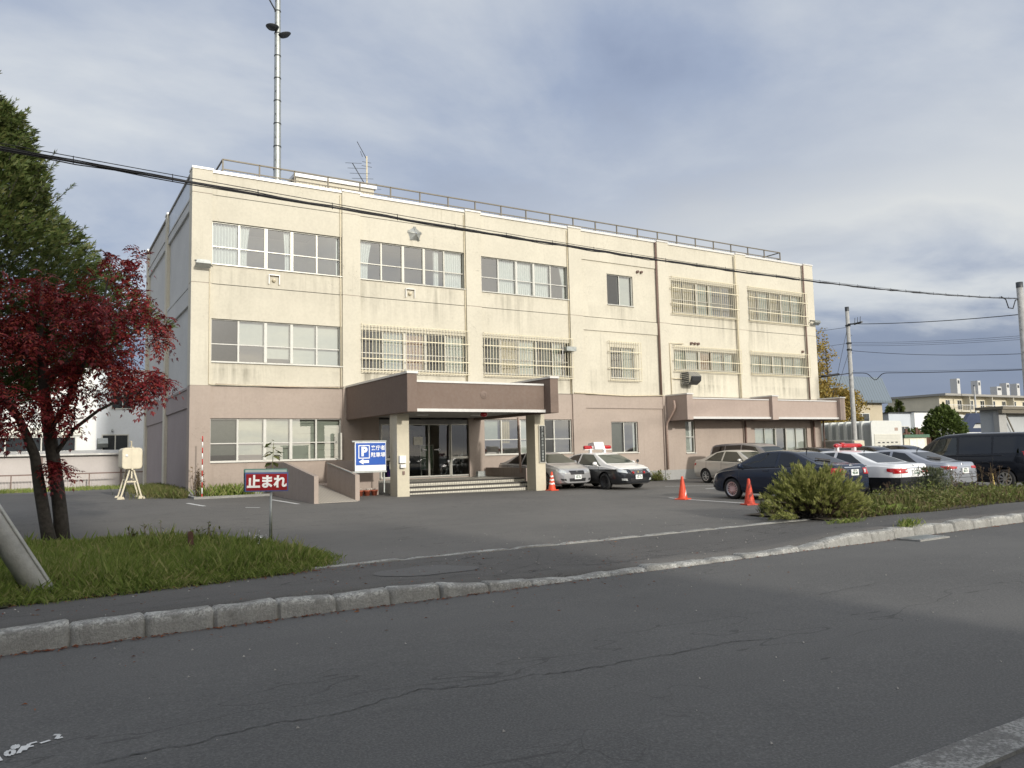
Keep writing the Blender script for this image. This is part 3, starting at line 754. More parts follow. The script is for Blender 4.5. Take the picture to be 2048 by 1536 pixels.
for (dx, dy, z, tilt) in ((-.28, -.2, 20.15, .0), (.26, -.12, 19.98, .3)):
    m = MB(); m.lathe([(0, -.05), (.2, -.045), (.27, .03), (.28, .05), (.2, .065), (0, .07)], 24, 'z'); 
    m.v = [(8.6+dx+x, 33+dy+y, z+w+x*tilt) for x, y, w in m.v]; m.build('round_antenna', M['dark_steel'], mast)
m = MB(); m.tube([(8.55, 32.95, 20.95), (8.0, 32.9, 21.8), (7.6, 32.9, 22.5)], .03, 6); m.tube([(8.15, 32.9, 21.5), (8.15, 32.9, 22.6)], .02, 6); m.tube([(7.85, 32.9, 21.7), (7.85, 32.9, 22.7)], .02, 6); m.build('whip_antenna', M['dark_steel'], mast)
tv = thing('tv_antenna', 'branching television antenna on a short pole beside the rooftop penthouse', 'antenna', (13.2, 34.4, 12))
m = MB(); m.tube([(13.2, 34.4, 12), (13.2, 34.4, 15.85)], .04, 8); m.build('pole', M['pipe_c'], tv)
m = MB(); m.tube([(13.2, 34.4, 15.7), (12.65, 34.2, 16.4)], .016, 6); m.tube([(12.95, 34.3, 15.75), (12.85, 34.3, 16.0)], .012, 6)
m.tube([(13.2, 34.4, 14.3), (12.45, 34.3, 15.35)], .02, 6)
for i in range(6):
    t = i/5; c = Vector((13.2, 34.4, 14.25)).lerp(Vector((12.45, 34.3, 15.35)), t); L = .62-.22*t
    m.tube([c-Vector((L*.75, -.3*L, .0)), c+Vector((L, -.4*L, .0))], .01, 5)
for z, L in ((15.35, .25), (15.55, .22)): m.tube([(13.2-L, 34.4, z), (13.2+L, 34.4, z)], .012, 5)
for i in range(4): m.tube([(12.2+.1*i, 34.4, 13.9-.12*i), (14.1+.25*i, 34.2, 13.75-.12*i)], .01, 5)
m.build('antenna_rods', M['dark_steel'], tv)
def flood(name_label, x, y, z, sx):
    t = thing('floodlight', name_label, 'floodlight', (x, y, z))
    m = MB(); w, h, d = .27, .15, .11
    a = math.radians(50); ca, sa = math.cos(a), math.sin(a)
    pts = []
    for (px_, py_, pz_) in ((-w,-h,-d),(w,-h,-d),(w*.8,-h*.8,d),(-w*.8,-h*.8,d),(-w,h,-d),(w,h,-d),(w*.8,h*.8,d),(-w*.8,h*.8,d)):
        pts.append((x+px_, y-.3+py_*ca-pz_*sa*.2, z+pz_*ca+py_*sa*-.6))
    m.hexa([pts[0], pts[1], pts[5], pts[4], pts[3], pts[2], pts[6], pts[7]]); m.build('lamp_head', M['steel'], t)
    m = MB(); m.bar((x-.2, y-.25, z+.06), (x-.2, y, z+.16), .03); m.bar((x+.2, y-.25, z+.06), (x+.2, y, z+.16), .03); m.bar((x-.25, y-.02, z+.16), (x+.25, y-.02, z+.16), .04)
    m.tube([(x+.22*sx, y-.02, z+.1), (x+.38*sx, y-.02, z-.02)], .015, 6); m.build('bracket', M['dark_steel'], t)
flood('grey floodlight on the top left corner of the facade', 5.08, 30.0, 8.72, 1)
flood('grey floodlight on the top right corner of the facade', 39.55, 30.0, 8.85, -1)
# star emblem: five raised rays with a round boss
star = thing('star_emblem', 'metal five pointed star emblem above an upper window', 'emblem', (13.68, 30.03, 11.0))
m = MB(); c = Vector((13.68, 30.085, 11.0)); n = 10
out = []
for i in range(10):
    a = PI/2+2*PI*i/10; r = .34 if i % 2 == 0 else .27
    out.append(Vector((c.x+r*math.cos(a), c.y, c.z+r*math.sin(a))))
apex = c+Vector((0, -.17, 0))
vs = [apex]+out+[p+Vector((0, .03, 0)) for p in out]
fs = [(0, 1+(i+1) % 10, 1+i) for i in range(10)]+[(1+i, 1+(i+1) % 10, 11+(i+1) % 10, 11+i) for i in range(10)]
m.add(vs, fs)
for i in range(5):   # raised ribs
    a = PI/2+2*PI*i/5
    for da in (-.13, 0, .13):
        e = Vector((c.x+.345*math.cos(a+da), c.y-.02, c.z+.345*math.sin(a+da))); m.bar(apex, e, .016)
m.build('rays', simple('tarnished_star_metal', (.46, .47, .44), .4, .7, .15, 20), star)
m = MB(); m.lathe([(0, 29.87), (.035, 29.88), (.05, 29.92), (.05, 29.96)], 16, 'y', (13.68, 0, 11.0)); m.build('boss', M['chrome'], star)
# wall sensors in U shaped guards
for x, z, lab in ((7.72, 8.45, 'round wall fitting in a bracket under the top left window'), (13.42, 8.42, 'round wall fitting in a bracket below the star emblem')):
    t = thing('wall_speaker', lab, 'wall fitting', (x, 30.08, z))
    m = MB(); m.lathe([(0, 29.96), (.06, 29.97), (.075, 30.02), (.075, 30.084)], 18, 'y', (x, 0, z-.04)); m.build('horn', M['pipe_c'], t)
    m = MB()
    for s in (-1, 1): m.box(x+s*.2-.014, x+s*.2+.014, 29.98, 30.084, z-.2, z+.14)
    m.box(x-.214, x+.214, 29.97, 30.084, z+.141, z+.17); m.build('guard', M['coping'], t)
# hoods
t = thing('vent_hood', 'large stainless steel vent hood with louvres on the right part of the facade', 'vent', (29.05, 30, 5.2))
m = MB(); m.prism([(30.08, 4.9), (30.08, 5.56), (29.62, 5.56), (29.3, 5.3), (29.42, 4.98)], 28.78, 29.5, 'x'); m.build('hood', simple('stainless_steel', (.55, .56, .57), .25, .9, .05), t)
m = MB()
for i in range(6): m.box(28.765, 28.778, 29.5, 30.0, 4.95+i*.1, 5.0+i*.1)
for i in range(5): m.box(28.76, 28.766, 29.52+i*.1, 29.54+i*.1, 4.93, 5.52)
m.build('louvre', M['dark_steel'], t)
m = MB(); m.prism([(29.60, 4.86), (29.3, 5.05), (29.28, 5.24), (29.295, 5.26)], 28.82, 29.46, 'x'); m.build('opening', M['black'], t)
t = thing('wall_lamp_box', 'small grey box fitting beside the barred middle window, right of the porch', 'wall fitting', (21.35, 30, 6.3))
m = MB(); m.box(21.2, 21.75, 29.62, 29.95, 6.28, 6.48); m.build('box', M['steel'], t)
m = MB(); m.tube([(21.25, 29.8, 6.3), (21.1, 29.8, 6.45), (21.1, 29.9, 5.7)], .02, 6); m.build('bracket', M['coping'], t)
for xs_, z, lab in (((26.05, 26.3), 10.62, 'pair of small round vents beside the small upper window'), ((29.6, 29.85, 30.1), 7.12, 'row of three small round vents above the barred window'), ((38.55,), 7.1, 'single small round vent above the last barred window')):
    t = thing('pipe_vent', lab, 'vent', (xs_[0], 30.08, z))
    for x in xs_:
        m = MB(); m.lathe([(.03, 29.96), (.065, 29.965), (.07, 30.01), (.07, 30.085)], 14, 'y', (x, 0, z)); m.lathe([(0, 29.975), (.03, 29.975)], 12, 'y', (x, 0, z)); m.build('vent_cap', M['pipe_b'], t)
# name plate on the right column
t = thing('name_plate', 'dark vertical name plate with carved characters on the right porch column', 'sign', (16.65, 25.2, 1.2))
m = MB(); m.box(16.57, 16.86, 25.16, 25.218, 1.16, 2.6); m.build('frame', M['alu'], t)
m = MB(); m.box(16.60, 16.83, 25.15, 25.1598, 1.19, 2.57); m.build('board', simple('black_granite', (.02, .022, .022), .25), t)
for i, ch in enumerate('北海道札幌方面江別警察署'):
    text('character', ch, .098, (16.715, 25.146, 2.50-i*.112), (1, 0, 0), (0, 0, 1), M['steel'], t, bold=.001)
# intercom on the left column
t = thing('intercom_box', 'white intercom box on the front of the left porch column', 'intercom', (10.9, 25.2, 1.3))
m = MB(); m.box(10.76, 11.0, 25.1, 25.218, 1.3, 1.56); m.build('case', M['white'], t, bevel=.01)
m = MB(); m.box(10.79, 10.99, 25.08, 25.21, 1.13, 1.26); m.build('handset', M['white'], t, bevel=.02)
m = MB(); m.box(10.9, 10.98, 25.19, 25.218, .9, 1.02); m.build('socket', M['pipe_b'], t)
# parking sign
t = thing('parking_sign', 'blue and white parking direction sign with arrow beside the porch', 'sign', (9.4, 25.75, 1.0))
SX0, SX1, SZ0, SZ1 = 9.35, 10.48, 1.06, 2.05
sh = lambda x: 25.72
m = MB(); m.box(SX0, SX1, 25.66, 25.70, SZ0, SZ1); m.build('panel', M['white_sign'], t)
m = MB(); m.box(SX0+.03, SX1-.02, 25.654, 25.6595, SZ0+.2, SZ1-.03); m.build('blue_field', M['blue_sign'], t)
m = MB(); m.bar((SX0-.1, 25.68, SZ1+.03), (SX1+.02, 25.68, SZ1+.03), .05); m.bar((SX0-.1, 25.68, SZ0-.03), (SX1+.02, 25.68, SZ0-.03), .05); m.bar((SX0+.02, 25.73, .3), (SX0+.02, 25.73, SZ1), .04); m.bar((SX1-.05, 25.73, .3), (SX1-.05, 25.73, SZ1), .04); m.build('frame', M['steel'], t)
def outline(x0, x1, z0, z1, w, y): 
    m = MB(); rect_frame(m, x0, x1, z0, z1, y-.003, y, w); return m
outline(SX0+.12, SX0+.53, SZ1-.56, SZ1-.10, .03, 25.6535).build('letter_border', M['white_sign'], t)
text('lettering', 'P', .42, (SX0+.325, 25.65, SZ1-.335), (1, 0, 0), (0, 0, 1), M['white_sign'], t, bold=.022)
text('lettering', '来庁者', .178, (SX0+.835, 25.65, SZ1-.21), (1, 0, 0), (0, 0, 1), M['white_sign'], t, bold=.0035)
text('lettering', '駐車場', .178, (SX0+.835, 25.65, SZ1-.45), (1, 0, 0), (0, 0, 1), M['white_sign'], t, bold=.0035)
m = MB(); ax, az = SX0+.13, SZ1-.665
m.prism([(ax, az), (ax+.17, az+.1), (ax+.17, az+.048), (ax+.37, az+.048), (ax+.37, az-.048), (ax+.17, az-.048), (ax+.17, az-.1)], 25.649, 25.653); m.build('arrow', M['white_sign'], t)
# flower pots in front of the planter wall
def pot():
    t = thing('flower_pot', 'terracotta flower pot', 'flower pot', (9.3, 26.55, .14))
    m = MB(); m.lathe([(0, .14), (.085, .14), (.115, .32), (.128, .32), (.128, .37), (.108, .37), (.1, .33), (0, .33)], 18, 'z', (9.3, 26.55, 0)); m.build('pot', M['terracotta'], t)
    m = MB()
    for k in range(26):
        a = R.random()*6.28; r = R.uniform(0, .1); h = R.uniform(.02, .12); x, y = 9.3+r*math.cos(a), 26.55+r*math.sin(a)
        m.add([(x, y, .33), (x+R.uniform(-.05, .05), y+R.uniform(-.05, .05), .33+h), (x+.03, y+.02, .34+h*.6)], [(0, 1, 2)])
    m.build('seedling', simple('wilted_white_flower', (.5, .46, .4), .8, 0, .5, 40), t)
    return t
p0 = pot()
labs = ['terracotta flower pot against the ramp wall, leftmost of the row', 'terracotta flower pot second from the ramp wall', 'terracotta flower pot in the middle of the row under the blue sign', 'terracotta flower pot next to the one nearest the porch column', 'terracotta flower pot nearest the left porch column']
p0['label'] = labs[0]; p0['group'] = 'flower pots under the parking sign'
for i in range(1, 5): dup(p0, (9.3+i*.27, 26.55+R.uniform(-.03, .03), .14), R.random()*6, labs[i])
# wheelchair behind the glass
t = thing('wheelchair', 'folding wheelchair parked behind the entrance glass', 'wheelchair', (15.8, 30.9, .63))
for y in (30.75, 31.25):
    m = MB(); 
    pts = [(15.9+.3*math.cos(a*PI/12), y, .95+.3*math.sin(a*PI/12)) for a in range(25)]; m.tube(pts, .018, 6, False)
    pts = [(15.9+.26*math.cos(a*PI/12), y-.03, .95+.26*math.sin(a*PI/12)) for a in range(25)]; m.tube(pts, .01, 6, False)
    for a in range(8): m.bar((15.9, y, .95), (15.9+.3*math.cos(a*PI/4), y, .95+.3*math.sin(a*PI/4)), .006)
    m.build('wheel', M['chrome'], t)
m = MB(); 
for y in (30.8, 31.2): m.tube([(16.1, y, 1.6), (16.0, y, 1.1), (15.5, y, 1.1), (15.35, y, .72), (15.2, y, .72)], .015, 6); m.tube([(15.5, y, 1.1), (15.55, y, .7)], .013, 6)
m.build('frame', M['chrome'], t)
m = MB(); m.box(15.5, 15.98, 30.8, 31.2, 1.08, 1.13); m.box(15.98, 16.03, 30.8, 31.2, 1.13, 1.55); m.build('seat', M['black'], t)
t = thing('waste_bin', 'blue plastic bin standing behind the entrance glass beside the left column', 'bin', (12.4, 30.6, .63))
m = MB(); m.lathe([(.0, .63), (.15, .63), (.19, 1.25), (.2, 1.25), (.2, 1.28), (0, 1.29)], 20, 'z', (12.55, 30.4, 0)); m.build('bin_body', M['blue_bin'], t)
t = thing('leaflet_rack', 'leaflet board with a green poster behind the entrance doors', 'display board', (14.7, 31.8, .63))
m = MB(); rect_frame(m, 14.6, 15.25, .9, 2.0, 31.78, 31.82, .04); m.bar((14.65, 31.8, .63), (14.65, 31.8, .95), .04); m.bar((15.2, 31.8, .63), (15.2, 31.8, .95), .04); m.build('stand', M['alu'], t)
m = MB(); m.box(14.64, 15.21, 31.79, 31.8, .94, 1.96); m.build('poster', simple('green_poster', (.12, .22, .13), .6, 0, .6, 7), t)
t = thing('shoe_scraper', 'low metal boot scraper box at the right end of the porch', 'boot scraper', (16.2, 27.6, .6))
m = MB(); m.box(15.9, 16.35, 28.9, 29.2, .6, .63); m.box(15.95, 16.3, 28.95, 29.15, .631, .82); m.build('box', M['steel'], t)
# ================================================================== cars
def interp(pts, x):
    if x <= pts[0][0]: return pts[0][1]
    for (a, b), (c, d) in zip(pts, pts[1:]):
        if x <= c: return b+(d-b)*(x-a)/(c-a) if c > a else d
    return pts[-1][1]
def smoothed(pts, x, w):
    return sum(interp(pts, x+w*k/4.)*q for k, q in ((-4, .06), (-3, .1), (-2, .14), (-1, .13), (0, .14), (1, .13), (2, .14), (3, .1), (4, .06)))
SEDAN = dict(L=4.6, W=1.70, H=1.47, wb=2.70, fo=.95, r=.31,
    top=[(0, .80), (.02, 1.0), (.10, 1.045), (.5, 1.07), (.62, 1.08), (1.42, 1.40), (1.75, 1.455), (2.1, 1.475), (2.55, 1.455), (2.85, 1.40), (3.68, 1.00), (4.05, .93), (4.38, .82), (4.53, .72), (4.6, .62)],
    belt=[(0, .78), (.05, .95), (.6, 1.0), (1.4, .985), (2.6, .94), (3.6, .90), (4.1, .84), (4.45, .72), (4.6, .56)],
    wid=[(0, .74), (.04, .82), (.15, .91), (.5, .97), (1.1, 1.), (3.5, 1.), (4.0, .975), (4.3, .92), (4.5, .82), (4.6, .68)],
    bot=[(0, .34), (.12, .24), (.6, .2), (4.0, .19), (4.45, .2), (4.6, .26)],
    front_win=[(2.03, 0.98), (3.02, .955), (2.62, 1.395), (2.08, 1.41)], side=None, tumble=.27)
def car(name, label, cat, loc, heading, spec, paint, group=None, split=None, rim='spoke', nsp=7, rimmat='silver', glass='carglass', wglass='carglass_light', plates=(None, None), features=(), detail=True):
    S = dict(SEDAN); S.update(spec)
    L, W, H = S['L'], S['W'], S['H']; hw = W/2
    t = thing(name, label, cat, loc, heading, group)
    sx = L/4.6
    def sc(p): return [(a*sx, b) for a, b in p]
    zsc = H/1.475 if 'top' not in spec else 1.
    top = [(a, b*zsc if b > .9 else b) for a, b in sc(S['top'])]; belt = sc(S['belt']); wid = sc(S['wid']); bot = sc(S['bot'])
    N = 88; rings = []; tum = S['tumble']
    for i in range(N+1):
        x = L*i/N
        x = L*(.5-.5*math.cos(PI*i/N))*.35 + x*.65
        w = smoothed(wid, x, .10)*hw; zb = smoothed(bot, x, .1); zB = smoothed(belt, x, .08); zt = smoothed(top, x, S.get('sm', .09))
        h = max(zt-zB, .025); hf = min(h/.5, 1.)
        yb = .935*w; yr = w*(.935-tum*hf)
        zm = zb+(zB-zb)*.5
        sec = [(0, zb), (.72*w, zb), (.92*w, zb+.04), (.975*w, zb+.13), (.995*w, zm-.08), (1.0*w, zm+.06), (.995*w, zm+(zB-zm)*.45), (.985*w, zB-(zB-zm)*.3), (.968*w, zB-.02), (.935*w, zB)]
        for q in (.2, .4, .6, .8, 1.): sec.append((yb+(yr-yb)*q**1.1, zB+h*.84*q))
        sec += [(yr*.965, zB+h*.915), (yr*.90, zB+h*.955), (yr*.75, zB+h*.98), (yr*.4, zB+h*.995), (0, zt)]
        rings.append((x-L/2, sec))
    K = len(rings[0][1])
    vs = []; fs = []
    full = []
    for x, sec in rings:
        row = [(x, y, z) for y, z in sec] + [(x, -y, z) for y, z in sec[-2:0:-1]]
        full.append(row)
    def cap(row, dx):
        cz = sum(p[2] for p in row)/len(row)
        return [[(row[0][0]+dx*(1-q*q)**.5 if False else row[0][0]+dx*(1-q), p[1]*q, cz+(p[2]-cz)*q) for p in row] for q in (.85, .6, .3)]
    pre = cap(full[0], -.03)[::-1]; post = cap(full[-1], .03)
    full = pre+full+post
    n = len(full[0])
    for row in full: vs += row
    for i in range(len(full)-1):
        for k in range(n): fs.append((i*n+k, (i+1)*n+k, (i+1)*n+(k+1) % n, i*n+(k+1) % n))
    fs.append(tuple(range(n))); m_ = len(full)-1; fs.append(tuple(m_*n+k for k in range(n-1, -1, -1)))
    fs = [f[::-1] for f in fs]
    bvh = BVHTree.FromPolygons([Vector(v) for v in vs], fs)
    # body with wheel wells cut out
    r = S['r']; xf = L/2-S['fo']*sx; xr = xf-S['wb']
    me = bpy.data.meshes.new('body'); me.from_pydata(vs, [], fs); me.validate()
    bmx = bmesh.new(); bmx.from_mesh(me); bmesh.ops.recalc_face_normals(bmx, faces=bmx.faces); bmx.to_mesh(me); bmx.free()
    me.materials.append(carpaint(name+'_paint', paint, split=split) if not hasattr(paint, 'node_tree') else paint); me.materials.append(M['black'])
    bo = bpy.data.objects.new('body', me); COL.objects.link(bo)
    cut = MB(); cut.cur = 1
    for x in (xf, xr):
        for s in (-1, 1):
            R_ = r+.055; cut.lathe([(0, s*(hw-.30)), (R_, s*(hw-.30)), (R_, s*(hw+.2)), (0, s*(hw+.2))], 40, 'y', (x, 0, r+.005), False)
    co = cut.build('cutter', [M['black'], M['black']])
    bmx = bmesh.new(); bmx.from_mesh(co.data); bmesh.ops.remove_doubles(bmx, verts=bmx.verts, dist=1e-5); bmesh.ops.recalc_face_normals(bmx, faces=bmx.faces); bmx.to_mesh(co.data); bmx.free()
    md = bo.modifiers.new('arch', 'BOOLEAN'); md.object = co; md.operation = 'DIFFERENCE'; md.solver = 'EXACT'
    dg = bpy.context.evaluated_depsgraph_get(); dg.update()
    new = bpy.data.meshes.new_from_object(bo.evaluated_get(dg)); bo.modifiers.clear(); bo.data = new
    bpy.data.objects.remove(co)
    new.polygons.foreach_set('use_smooth', [True]*len(new.polygons)); new.set_sharp_from_angle(angle=math.radians(38))
    bo.parent = t; WM[bo.name] = WM[t.name]
    # ---- things laid on the body surface
    DIR = {'L': (Vector((0, -1, 0)), lambda u, v: Vector((u, 3, v))), 'R': (Vector((0, 1, 0)), lambda u, v: Vector((u, -3, v))),
           'F': (Vector((-1, 0, 0)), lambda u, v: Vector((4, u, v))), 'B': (Vector((1, 0, 0)), lambda u, v: Vector((-4, u, v))), 'T': (Vector((0, 0, -1)), lambda u, v: Vector((u, v, 4)))}
    def pl(poly, q):
        ds = [0]
        for a, b in zip(poly, poly[1:]): ds.append(ds[-1]+math.dist(a, b))
        s = q*ds[-1]
        for i in range(len(poly)-1):
            if s <= ds[i+1]+1e-9:
                k = (s-ds[i])/max(1e-9, ds[i+1]-ds[i]); return (poly[i][0]+(poly[i+1][0]-poly[i][0])*k, poly[i][1]+(poly[i+1][1]-poly[i][1])*k)
        return poly[-1]
    def patch(mb, d, lo, hi, nu=14, nv=6, off=.006):
        dv, mk = DIR[d]; grid = {}; vv = []; ff = []
        for i in range(nu+1):
            a = pl(lo, i/nu); b = pl(hi, i/nu)
            for j in range(nv+1):
                q = j/nv; u, v = a[0]+(b[0]-a[0])*q, a[1]+(b[1]-a[1])*q
                h = bvh.ray_cast(mk(u, v), dv)
                if h[0] is None: continue
                nn = h[1] if h[1].dot(dv) < 0 else -h[1]
                if d in 'FB' and nn.dot(dv) > -.30: continue
                grid[i, j] = len(vv); vv.append(h[0]+nn*off)
        for i in range(nu):
            for j in range(nv):
                c = [(i, j), (i+1, j), (i+1, j+1), (i, j+1)]
                if all(k in grid for k in c): ff.append(tuple(grid[k] for k in c))
        # orient outward
        if ff:
            a, b, c = (vv[k] for k in ff[0][:3])
            if (b-a).cross(c-a).dot(dv) > 0: ff = [f[::-1] for f in ff]
        # shallow skirt so that the piece has a thickness
        if ff:
            cnt = {}
            for f in ff:
                for k in range(4):
                    e = (f[k], f[(k+1) % 4]); key = tuple(sorted(e)); cnt.setdefault(key, []).append(e)
            m0 = len(vv); vv += [p+dv*.012 for p in vv]
            for key, es in cnt.items():
                if len(es) == 1: a, b = es[0]; ff.append((b, a, a+m0, b+m0))
        mb.add(vv, ff, True); return mb
    def P(nm, d, lo, hi, mat, nu=14, nv=6, off=.006, parent=None, label=None):
        mb = MB(); patch(mb, d, lo, hi, nu, nv, off)
        if not mb.v: return None
        return mb.build(nm, M[mat] if isinstance(mat, str) else mat, parent or t, world=False, label=label, angle=50)
    def strip(mb, d, pts, w=.010, off=.0035, nu=24):
        for a, b in zip(pts, pts[1:]):
            dx, dz = b[0]-a[0], b[1]-a[1]; l = math.hypot(dx, dz); px_, pz_ = -dz/l*w/2, dx/l*w/2
            patch(mb, d, [(a[0]-px_, a[1]-pz_), (b[0]-px_, b[1]-pz_)], [(a[0]+px_, a[1]+pz_), (b[0]+px_, b[1]+pz_)], max(4, int(l/.06)), 1, off)
    X = lambda x: x*sx-L/2
    zB = lambda x: interp(belt, x*sx); zT = lambda x: interp(top, x*sx)
    # side glass given as (lower chain, upper chain) in the shared side view
    wins = S.get('wins') or [
        ([(.98, 1.03), (1.93, 1.0)], [(1.50, 1.345), (1.93, 1.40)]),
        ([(2.03, .995), (3.36, .945)], [(2.03, 1.40), (2.70, 1.375)])]
    for d in ('L', 'R'):
        for lo, hi in wins:
            P('side_window', d, [(X(a), b*zsc) for a, b in lo], [(X(a), b*zsc) for a, b in hi], glass if lo[0][0] < 1.9 else S.get('fglass', glass), 12, 6, .005)
    ws = S.get('wind') or ((3.62, 2.90, .66, .53), (.66, 1.36, .62, .50))
    (fx0, fx1, fy0, fy1), (rx0, rx1, ry0, ry1) = ws
    P('windscreen', 'T', [(X(fx0), -fy0*W/1.7), (X(fx0)+.04, 0), (X(fx0), fy0*W/1.7)], [(X(fx1), -fy1*W/1.7), (X(fx1)+.03, 0), (X(fx1), fy1*W/1.7)], wglass, 16, 8, .005)
    if 'boxrear' in S:
        z0, z1, y0 = S['boxrear']; P('rear_window', 'B', [(-y0, z0), (y0, z0)], [(-y0*.9, z1), (y0*.9, z1)], glass, 10, 8, .005)
    else:
        P('rear_window', 'T', [(X(rx0), -ry0*W/1.7), (X(rx0)-.03, 0), (X(rx0), ry0*W/1.7)], [(X(rx1), -ry1*W/1.7), (X(rx1)-.02, 0), (X(rx1), ry1*W/1.7)], S.get('rglass', glass), 16, 8, .005)
    if detail:
        for d in ('L', 'R'):
            mb = MB(); b_ = S.get('pillar', 1.98)
            for px_ in S.get('seams', (1.0, b_, 3.33)):
                strip(mb, d, [(X(px_), .34), (X(px_)+(.0), zB(px_)*zsc-.02)])
            strip(mb, d, [(X(.95), .33), (X(3.3), .32)])
            mb.build('door_seam', M['black'], t, world=False)
            mb = MB(); strip(mb, d, [(X(.9), zB(.9)*1.0+.012), (X(2.0), zB(2.0)+.018), (X(3.4), zB(3.4)+.015)], .018, .006); mb.build('window_trim', M['black'], t, world=False)
            for hx in S.get('handles', (1.22, 2.22)):
                mb = MB(); patch(mb, d, [(X(hx), .865*zsc), (X(hx)+.2, .865*zsc)], [(X(hx), .90*zsc), (X(hx)+.2, .90*zsc)], 6, 2, .022); mb.build('door_handle', me.materials[0] if split is None else M['chrome'], t, world=False)
            s = 1 if d == 'L' else -1
            mb = MB(); cx, cy, cz = X(3.22), s*(hw*.935+.13), zB(3.2)*zsc+.10
            prof = [(0, -.075), (.05, -.068), (.085, -.03), (.09, .02), (.07, .06), (0, .07)]
            mb.lathe(prof, 14, 'y'); mb.v = [(cx+x*.75+abs(y)*-.1, cy+y*1.35, cz+z*.85) for x, y, z in mb.v]
            mb.bar((cx, cy-s*.05, cz-.04), (cx+.04, cy-s*.17, cz-.08), .04)
            mb.build('wing_mirror', me.materials[0] if split is None else M['white'], t, world=False)
    # wheels
    wr = MB(); k = r*.655
    prof = [(k, -.09), (k+.012, .085), (r*.72, .1), (r*.93, .098), (r, .07), (r, -.07), (r*.93, -.098), (r*.7, -.1), (k, -.09)]
    ty = MB(); ty.lathe(prof, 40, 'y')
    rm_ = MB(); rm_.lathe([(k+.012, .088), (k*.93, .082), (k*.90, .045)], 36, 'y'); rm_.lathe([(0, .075), (.05, .078), (.065, .06), (.065, .03)], 20, 'y')
    for q in range(nsp):
        a = 2*PI*q/nsp
        for da in ((-.09, .09) if rim == 'double' else (0,)):
            c0 = (.05*math.cos(a), .062, .05*math.sin(a)); c1 = (k*.95*math.cos(a+da), .066, k*.95*math.sin(a+da)); rm_.bar(c0, c1, .036 if rim != 'thin' else .02, .03)
    bk = MB(); bk.lathe([(0, .01), (k*.95, .012)], 28, 'y')
    if rim == 'steel': rm_ = MB(); rm_.lathe([(0, .05), (.06, .055), (.07, .03), (k*.8, .045), (k*.95, .07), (k+.01, .085)], 36, 'y')
    first = None
    for x in (xf, xr):
        for s in (1, -1):
            w = bpy.data.objects.new('wheel', None); COL.objects.link(w); w.parent = t; w.location = (x, s*(hw-.115), r); w.rotation_euler = (0, R.uniform(0, 1), 0 if s > 0 else PI)
            WM[w.name] = Matrix.Identity(4)
            if first is None:
                a = ty.build('tyre', M['rubber'], w, world=False, angle=60); b = rm_.build('rim', M[rimmat], w, world=False, angle=40); c = bk.build('brake_disc', M['dark_steel'], w, world=False); first = (a, b, c)
            else:
                for o in first:
                    c = o.copy(); COL.objects.link(c); c.parent = w
    # front and rear details
    fz = S.get('fz', 1.); f = S.get('front', 'plain'); rr_ = S.get('rear', 'plain')
    if f != 'none':
        for s in (-1, 1):
            P('headlight', 'F', [(s*.50*W/1.7, .60*fz), (s*.80*W/1.7, .66*fz)], [(s*.47*W/1.7, .70*fz), (s*.805*W/1.7, .80*fz)], 'clearlens', 12, 6, .01)
            P('fog_lamp', 'F', [(s*.52, .33*fz), (s*.72, .35*fz)], [(s*.55, .41*fz), (s*.72, .42*fz)], 'clearlens' if f == 'crown' else 'black', 6, 4, .008)
        g = S.get('grille', (.33, .58, .72))
        go = P('grille', 'F', [(-g[0]*.9, g[1]*fz), (g[0]*.9, g[1]*fz)], [(-g[0], g[2]*fz), (g[0], g[2]*fz)], 'black', 12, 5, .012)
        if f == 'crown':
            mb = MB()
            for q in range(5): zz = (g[1]+.02+q*(g[2]-g[1]-.03)/4)*fz; strip(mb, 'F', [(-g[0]*.9, zz), (g[0]*.9, zz)], .010, .022)
            strip(mb, 'F', [(-g[0], g[2]*fz+.01), (g[0], g[2]*fz+.01)], .025, .022); mb.build('chrome_bar', M['chrome'], t, world=False)
        P('lower_intake', 'F', [(-.38, .30*fz), (.38, .30*fz)], [(-.40, .42*fz), (.40, .42*fz)], 'black', 10, 4, .008)
        ft = plates[0]
        if ft:
            hit = bvh.ray_cast(Vector((4, 0, .47*fz)), Vector((-1, 0, 0)))
            x = hit[0].x+.03
            mb = MB(); mb.box(x-.025, x, -.165, .165, .385*fz, .385*fz+.165); po = mb.build('number_plate', M['plate'], t, world=False)
            text('plate_text', ft, .105, (x+.002, 0, .385*fz+.065), (0, 1, 0), (0, 0, 1), M['plate_ink'], po, world=False, bold=.002)
            text('plate_text', '札幌 300', .045, (x+.002, 0, .385*fz+.135), (0, 1, 0), (0, 0, 1), M['plate_ink'], po, world=False)
    if rr_ != 'none':
        for s in (-1, 1):
            tl = S.get('tail', ((.46, .80, .74, .90)))
            y0, y1, z0, z1 = tl
            k_ = W/1.7
            P('tail_light', 'B', [(s*y0*k_, z0+.02), (s*y1*k_, z0)], [(s*y0*k_, z1-.02), (s*y1*k_, z1)], 'redlens', 12, 6, .012)
            P('tail_light', 'L' if s > 0 else 'R', [(X(.02), z0+.01), (X(S.get('tailx', .28)), z0+.07)], [(X(.02), z1), (X(S.get('tailx', .28)), z1-.0)], 'redlens', 8, 5, .010)
            if S.get('reverse', True): P('reversing_lamp', 'B', [(s*(y0+.02)*k_, z0+.05), (s*(y0+.10)*k_, z0+.05)], [(s*(y0+.02)*k_, z1-.05), (s*(y0+.10)*k_, z1-.05)], 'clearlens', 6, 3, .018)
